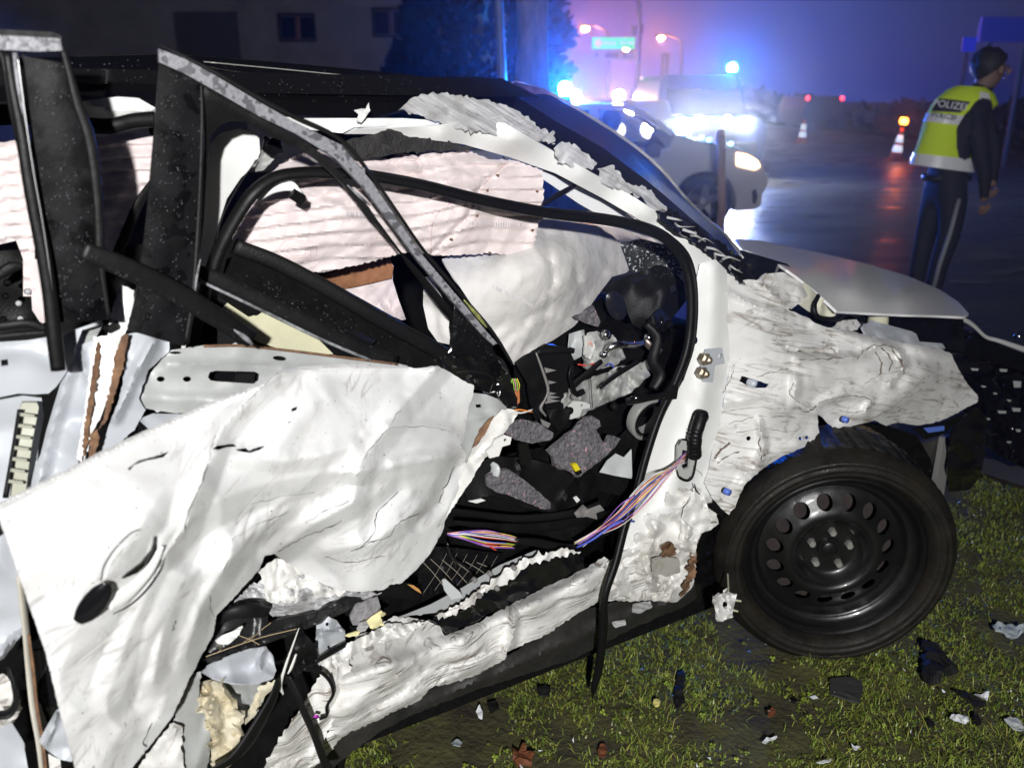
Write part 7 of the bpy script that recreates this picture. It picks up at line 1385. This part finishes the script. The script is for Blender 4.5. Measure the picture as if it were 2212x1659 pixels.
# ================================================================== the person in the yellow vest
PY = 5.9
p0 = at(2020, 560, PY)
person = thing('person', 'person in a yellow reflective vest and dark trousers leaning forward on the wet road', 'person', (p0[0], PY, -.016))
SKIN = mat('skin', (.20, .12, .09), .6); JACK = mat('navy_uniform_cloth', (.010, .011, .020), .8, bump=.5, bscale=25, var=.3, vscale=6); HAIR = mat('dark_hair', (.012, .010, .009), .6, bump=.6, bscale=80, stretch=(1, 1, .3))
def J(x, y, dy=0.0):
    P = at(x, y, PY + dy); return (P[0] - p0[0], dy, P[2] + .016)
ft = .02
nodes = []; edg = []
def add(p, r, par=None):
    nodes.append((p, r)); i = len(nodes) - 1
    if par is not None: edg.append((par, i))
    return i
pel = add(J(2042, 402), (.145, .115)); wa = add(J(2046, 360), (.135, .105), pel); ch = add(J(2068, 290), (.155, .12), wa); cu = add(J(2090, 235), (.15, .105), ch); nk = add(J(2118, 195), (.058, .058), cu); hb = add(J(2134, 172), (.07, .08), nk); hd = add(J(2143, 148), (.092, .10), hb); ht = add(J(2140, 124), (.07, .075), hd)
# near arm, hanging
s1 = add(J(2112, 246, -.14), (.072, .068), cu); e1 = add(J(2118, 330, -.19), (.055, .055), s1); f1 = add(J(2128, 375, -.19), (.048, .046), e1); w1 = add(J(2126, 424, -.18), (.030, .028), f1); h1 = add(J(2125, 438, -.18), (.032, .022), w1)
# far arm
s2 = add(J(2122, 244, .16), (.066, .06), cu); e2 = add(J(2150, 318, .16), (.05, .05), s2); w2 = add(J(2145, 385, .12), (.033, .03), e2); h2 = add(J(2142, 405, .10), (.032, .024), w2)
# legs
k0 = add(J(2058, 430, -.08), (.105, .10), pel); k1 = add(J(2052, 500, -.10), (.075, .075), k0); k1b = add(J(2030, 570, -.09), (.062, .062), k1); k2 = add(J(2008, 655, -.08), (.05, .05), k1b)
l0 = add(J(2022, 430, .08), (.10, .095), pel); l1 = add(J(2000, 505, .10), (.072, .07), l0); l1b = add(J(1986, 570, .12), (.06, .06), l1); l2 = add(J(1972, 650, .12), (.048, .05), l1b)
me = bpy.data.meshes.new('body_skeleton'); me.from_pydata([n[0] for n in nodes], edg, [])
o = bpy.data.objects.new('body_skeleton', me); COL.objects.link(o)
sk = o.modifiers.new('skin', 'SKIN'); sk.use_smooth_shade = True
for v, n in zip(me.skin_vertices[0].data, nodes): v.radius = n[1]
me.skin_vertices[0].data[pel].use_root = True
sb = o.modifiers.new('sub', 'SUBSURF'); sb.levels = 2; sb.render_levels = 2
dg = bpy.context.evaluated_depsgraph_get(); dg.update(); body_me = bpy.data.meshes.new_from_object(o.evaluated_get(dg))
bpy.data.objects.remove(o)
body_me.materials.clear(); body_me.materials.append(JACK); body_me.materials.append(SKIN)
hand_p = [np.array(nodes[h1][0]), np.array(nodes[h2][0])]; headz = nodes[nk][0][2] + .02
for p in body_me.polygons:
    c = np.array(p.center); p.use_smooth = True
    if c[2] > headz or min(np.linalg.norm(c - q) for q in hand_p) < .045: p.material_index = 1
body_me.name = 'body'; b_ = bpy.data.objects.new('body', body_me); COL.objects.link(b_); b_.parent = person
# curled fingers
for q, sg in ((hand_p[0], -1), (hand_p[1], 1)):
    for k in range(4):
        L_ = (.9, 1.0, .95, .75)[k]; bx = q + np.array([.018 - .013 * k, -.004, -.018])
        MB().tube(catmull([bx, bx + np.array([.008, sg * -.004, -.03 * L_]), bx + np.array([-.004, sg * .012, -.052 * L_]), bx + np.array([-.018, sg * .018, -.050 * L_])], 3), [.0095, .009, .009, .0085, .008, .008, .0075, .007, .006, .004], 8).build('finger', SKIN, person, True)
    bx = q + np.array([.028, 0, -.004]); MB().tube(catmull([bx, bx + np.array([.012, 0, -.022]), bx + np.array([.006, 0, -.046])], 3), [.011, .011, .010, .010, .009, .008, .005], 8).build('thumb', SKIN, person, True)
# head: hair cap, ear, nose, brow; the person looks down to the right, away from us
H = np.array(nodes[hd][0])
cap = MB(); ring = []
for i in range(9):
    th = i / 8 * 1.75; rr = .108 * math.sin(th) ; hh = .115 * math.cos(th)
    ring.append((max(rr, .002), hh))
Mh = Matrix.Translation(H + np.array([-.020, 0, .018])) @ Matrix.Rotation(R_(-42), 4, 'Y')
cap.lathe(ring, 22, Mh); v = np.array(cap.v); nn = noise3(v / .03); v += (v - H) * (nn * .13)[:, None]; cap.v = [tuple(q) for q in v]
cap.build('hair', HAIR, person, True)
MB().lathe([(0, .012), (.018, .008), (.024, -.004), (.014, -.010), (0, -.006)], 12, Matrix.Translation(H + np.array([.012, -.096, -.012])) @ Matrix.Rotation(math.pi / 2, 4, 'X') @ Matrix.Scale(1.35, 4, (0, 1, 0))).build('ear', SKIN, person, True)
MB().tube([H + np.array([.085, -.01, .012]), H + np.array([.112, -.012, -.022]), H + np.array([.092, -.01, -.034])], [.008, .017, .010], 8).build('nose', SKIN, person, True)
for sg in (-1, 1): MB().lathe([(0, .006), (.010, .003), (.011, 0), (0, -.002)], 10, Matrix.Translation(H + np.array([.086, sg * .032, .006])) @ Matrix.Rotation(math.pi / 2, 4, 'Y')).build('eye', mat('eye_dark', (.05, .04, .04), .2), person, True)
MB().tube([H + np.array([.088, -.026, -.058]), H + np.array([.097, 0, -.060]), H + np.array([.088, .026, -.058])], .005, 6).build('mouth', mat('lips', (.35, .14, .12), .5), person, True)
MB().lathe([(.064, 0), (.072, .02), (.070, .05), (.060, .055)], 18, Matrix.Translation(np.array(nodes[nk][0]) + np.array([-.008, 0, -.035])) @ Matrix.Rotation(R_(25), 4, 'Y')).build('collar', JACK, person, True)
# shoes
for q in (nodes[k2][0], nodes[l2][0]):
    g = MB(); pts = [(q[0] - .09, q[1], .05), (q[0] - .03, q[1], .055), (q[0] + .05, q[1], .05), (q[0] + .14, q[1], .035), (q[0] + .19, q[1], .028)]; g.tube(pts, [.03, .055, .05, .042, .02], 12, flat=.9); g.build('shoe', mat('black_boot', (.01, .01, .01), .4), person, True)
# vest: shell of rings following the torso
VEST = mat('fluorescent_yellow', (.72, .95, .02), .75, bump=.9, bscale=16, emit=(.55, .9, .0), estr=.0); REFL = mat('reflective_band', (.85, .87, .90), .35, bump=.3, bscale=40)
rings = [((1978, 356), (2094, 372)), ((1980, 342), (2092, 356)), ((1984, 328), (2090, 340)), ((1993, 300), (2088, 310)), ((2000, 275), (2092, 284)), ((2008, 254), (2104, 262)), ((2020, 230), (2128, 240)), ((2036, 210), (2146, 226)), ((2052, 196), (2140, 206)), ((2070, 188), (2128, 192))]
def vring(a, b, grow=1.0, dep=.62):
    A, B = np.array(J(*a)), np.array(J(*b)); c = (A + B) / 2; u_ = (B - A) / 2 * grow; ln = np.linalg.norm(u_); out = []
    for k in range(28):
        t = 2 * math.pi * k / 28; sc = 1 + .02 * math.sin(5 * t + c[2] * 20); out.append(c + u_ * math.cos(t) * sc + np.array([0, -1, 0]) * (ln * dep + .02) * math.sin(t) * sc)
    return out
def vshell(rs, name, m, par, grow=1.0, sel=None):
    V = [q for a, b in rs for q in vring(a, b, grow)]; F = []
    for i in range(len(rs) - 1):
        for k in range(28):
            if sel and not sel(i, k): continue
            F.append((i * 28 + k, i * 28 + (k + 1) % 28, (i + 1) * 28 + (k + 1) % 28, (i + 1) * 28 + k))
    us = sorted({i for f in F for i in f}); ix = {u_: n_ for n_, u_ in enumerate(us)}
    return mobj(name, [V[i] for i in us], [tuple(ix[i] for i in f) for f in F], m, par, True, solid=.008, offset=-1)
vest = vshell(rings, 'vest', VEST, person, 1.06)
vshell(rings[0:2] + [((1983, 332), (2090.5, 343))], 'reflective_band', REFL, vest, 1.10)
vshell([((2004, 264), (2098, 274)), ((2012, 246), (2112, 252))], 'reflective_band', REFL, vest, 1.10, lambda i, k: k in range(4, 15))
vshell([((2012, 246), (2112, 252)), ((2020, 230), (2128, 240)), ((2036, 210), (2146, 226)), ((2054, 195), (2138, 205))], 'shoulder_band', REFL, vest, 1.11, lambda i, k: k in (5, 6))
# back patch with lettering
pa = vshell([((2014, 241), (2118, 248)), ((2032, 215), (2142, 230))], 'back_patch', mat('patch_black', (.012, .012, .014), .6), vest, 1.13, lambda i, k: k in range(8, 13))
def lettering(txt, px, py, dy, size, rz, ry, m, par, name):
    cu_ = bpy.data.curves.new(name, 'FONT'); cu_.body = txt; cu_.size = size; cu_.align_x = 'CENTER'; cu_.align_y = 'CENTER'; cu_.extrude = .001; cu_.materials.append(m)
    to = bpy.data.objects.new(name, cu_); COL.objects.link(to); dg = bpy.context.evaluated_depsgraph_get(); dg.update(); tm = bpy.data.meshes.new_from_object(to.evaluated_get(dg)); bpy.data.objects.remove(to)
    o = bpy.data.objects.new(name, tm); COL.objects.link(o); o.parent = par; o.location = J(px, py, dy); o.rotation_euler = (R_(90), ry, rz); return o
lettering('POLIZEI', 2052, 228, -.150, .058, R_(-32), R_(8), REFL, vest, 'lettering')
lettering('POLIZEI', 2040, 251, -.145, .042, R_(-34), R_(8), mat('grey_letters', (.2, .2, .22), .6), vest, 'lettering')
# grey stripe on the trousers, belt
strip_ = MB(); strip_.tube([np.array(J(2072, 430, -.19)), np.array(J(2052, 505, -.178)), np.array(J(2030, 570, -.155)), np.array(J(2012, 640, -.132))], [.012, .014, .014, .012], 8, flat=.3); strip_.build('trouser_stripe', mat('stripe_grey', (.22, .23, .26), .6), person, True)
g = MB(); g.lathe([(.150, -.02), (.156, -.018), (.156, .018), (.150, .02)], 28, Matrix.Translation(np.array(J(2044, 384))) @ Matrix.Scale(.8, 4, (0, 1, 0))); g.build('belt', mat('belt_black', (.01, .01, .01), .4), person, True)
MB().box(np.array(J(2075, 400, -.12)), (.07, .05, .12)).build('belt_pouch', JACK, person, bevel=.012)
# ================================================================== fog
hm = bpy.data.materials.new('night_fog'); hm.use_nodes = True; N, L = hm.node_tree.nodes, hm.node_tree.links
for q in list(N): N.remove(q)
o_ = N.new('ShaderNodeOutputMaterial'); pv = N.new('ShaderNodeVolumePrincipled')
pv.inputs['Color'].default_value = (.85, .85, .88, 1); pv.inputs['Density'].default_value = .0055; pv.inputs['Anisotropy'].default_value = .90
L.new(pv.outputs[0], o_.inputs['Volume'])
hz = MB().box((6, 43, 5.6), (84, 106, 13.2)).build('haze', hm)
tag(hz, kind='stuff')
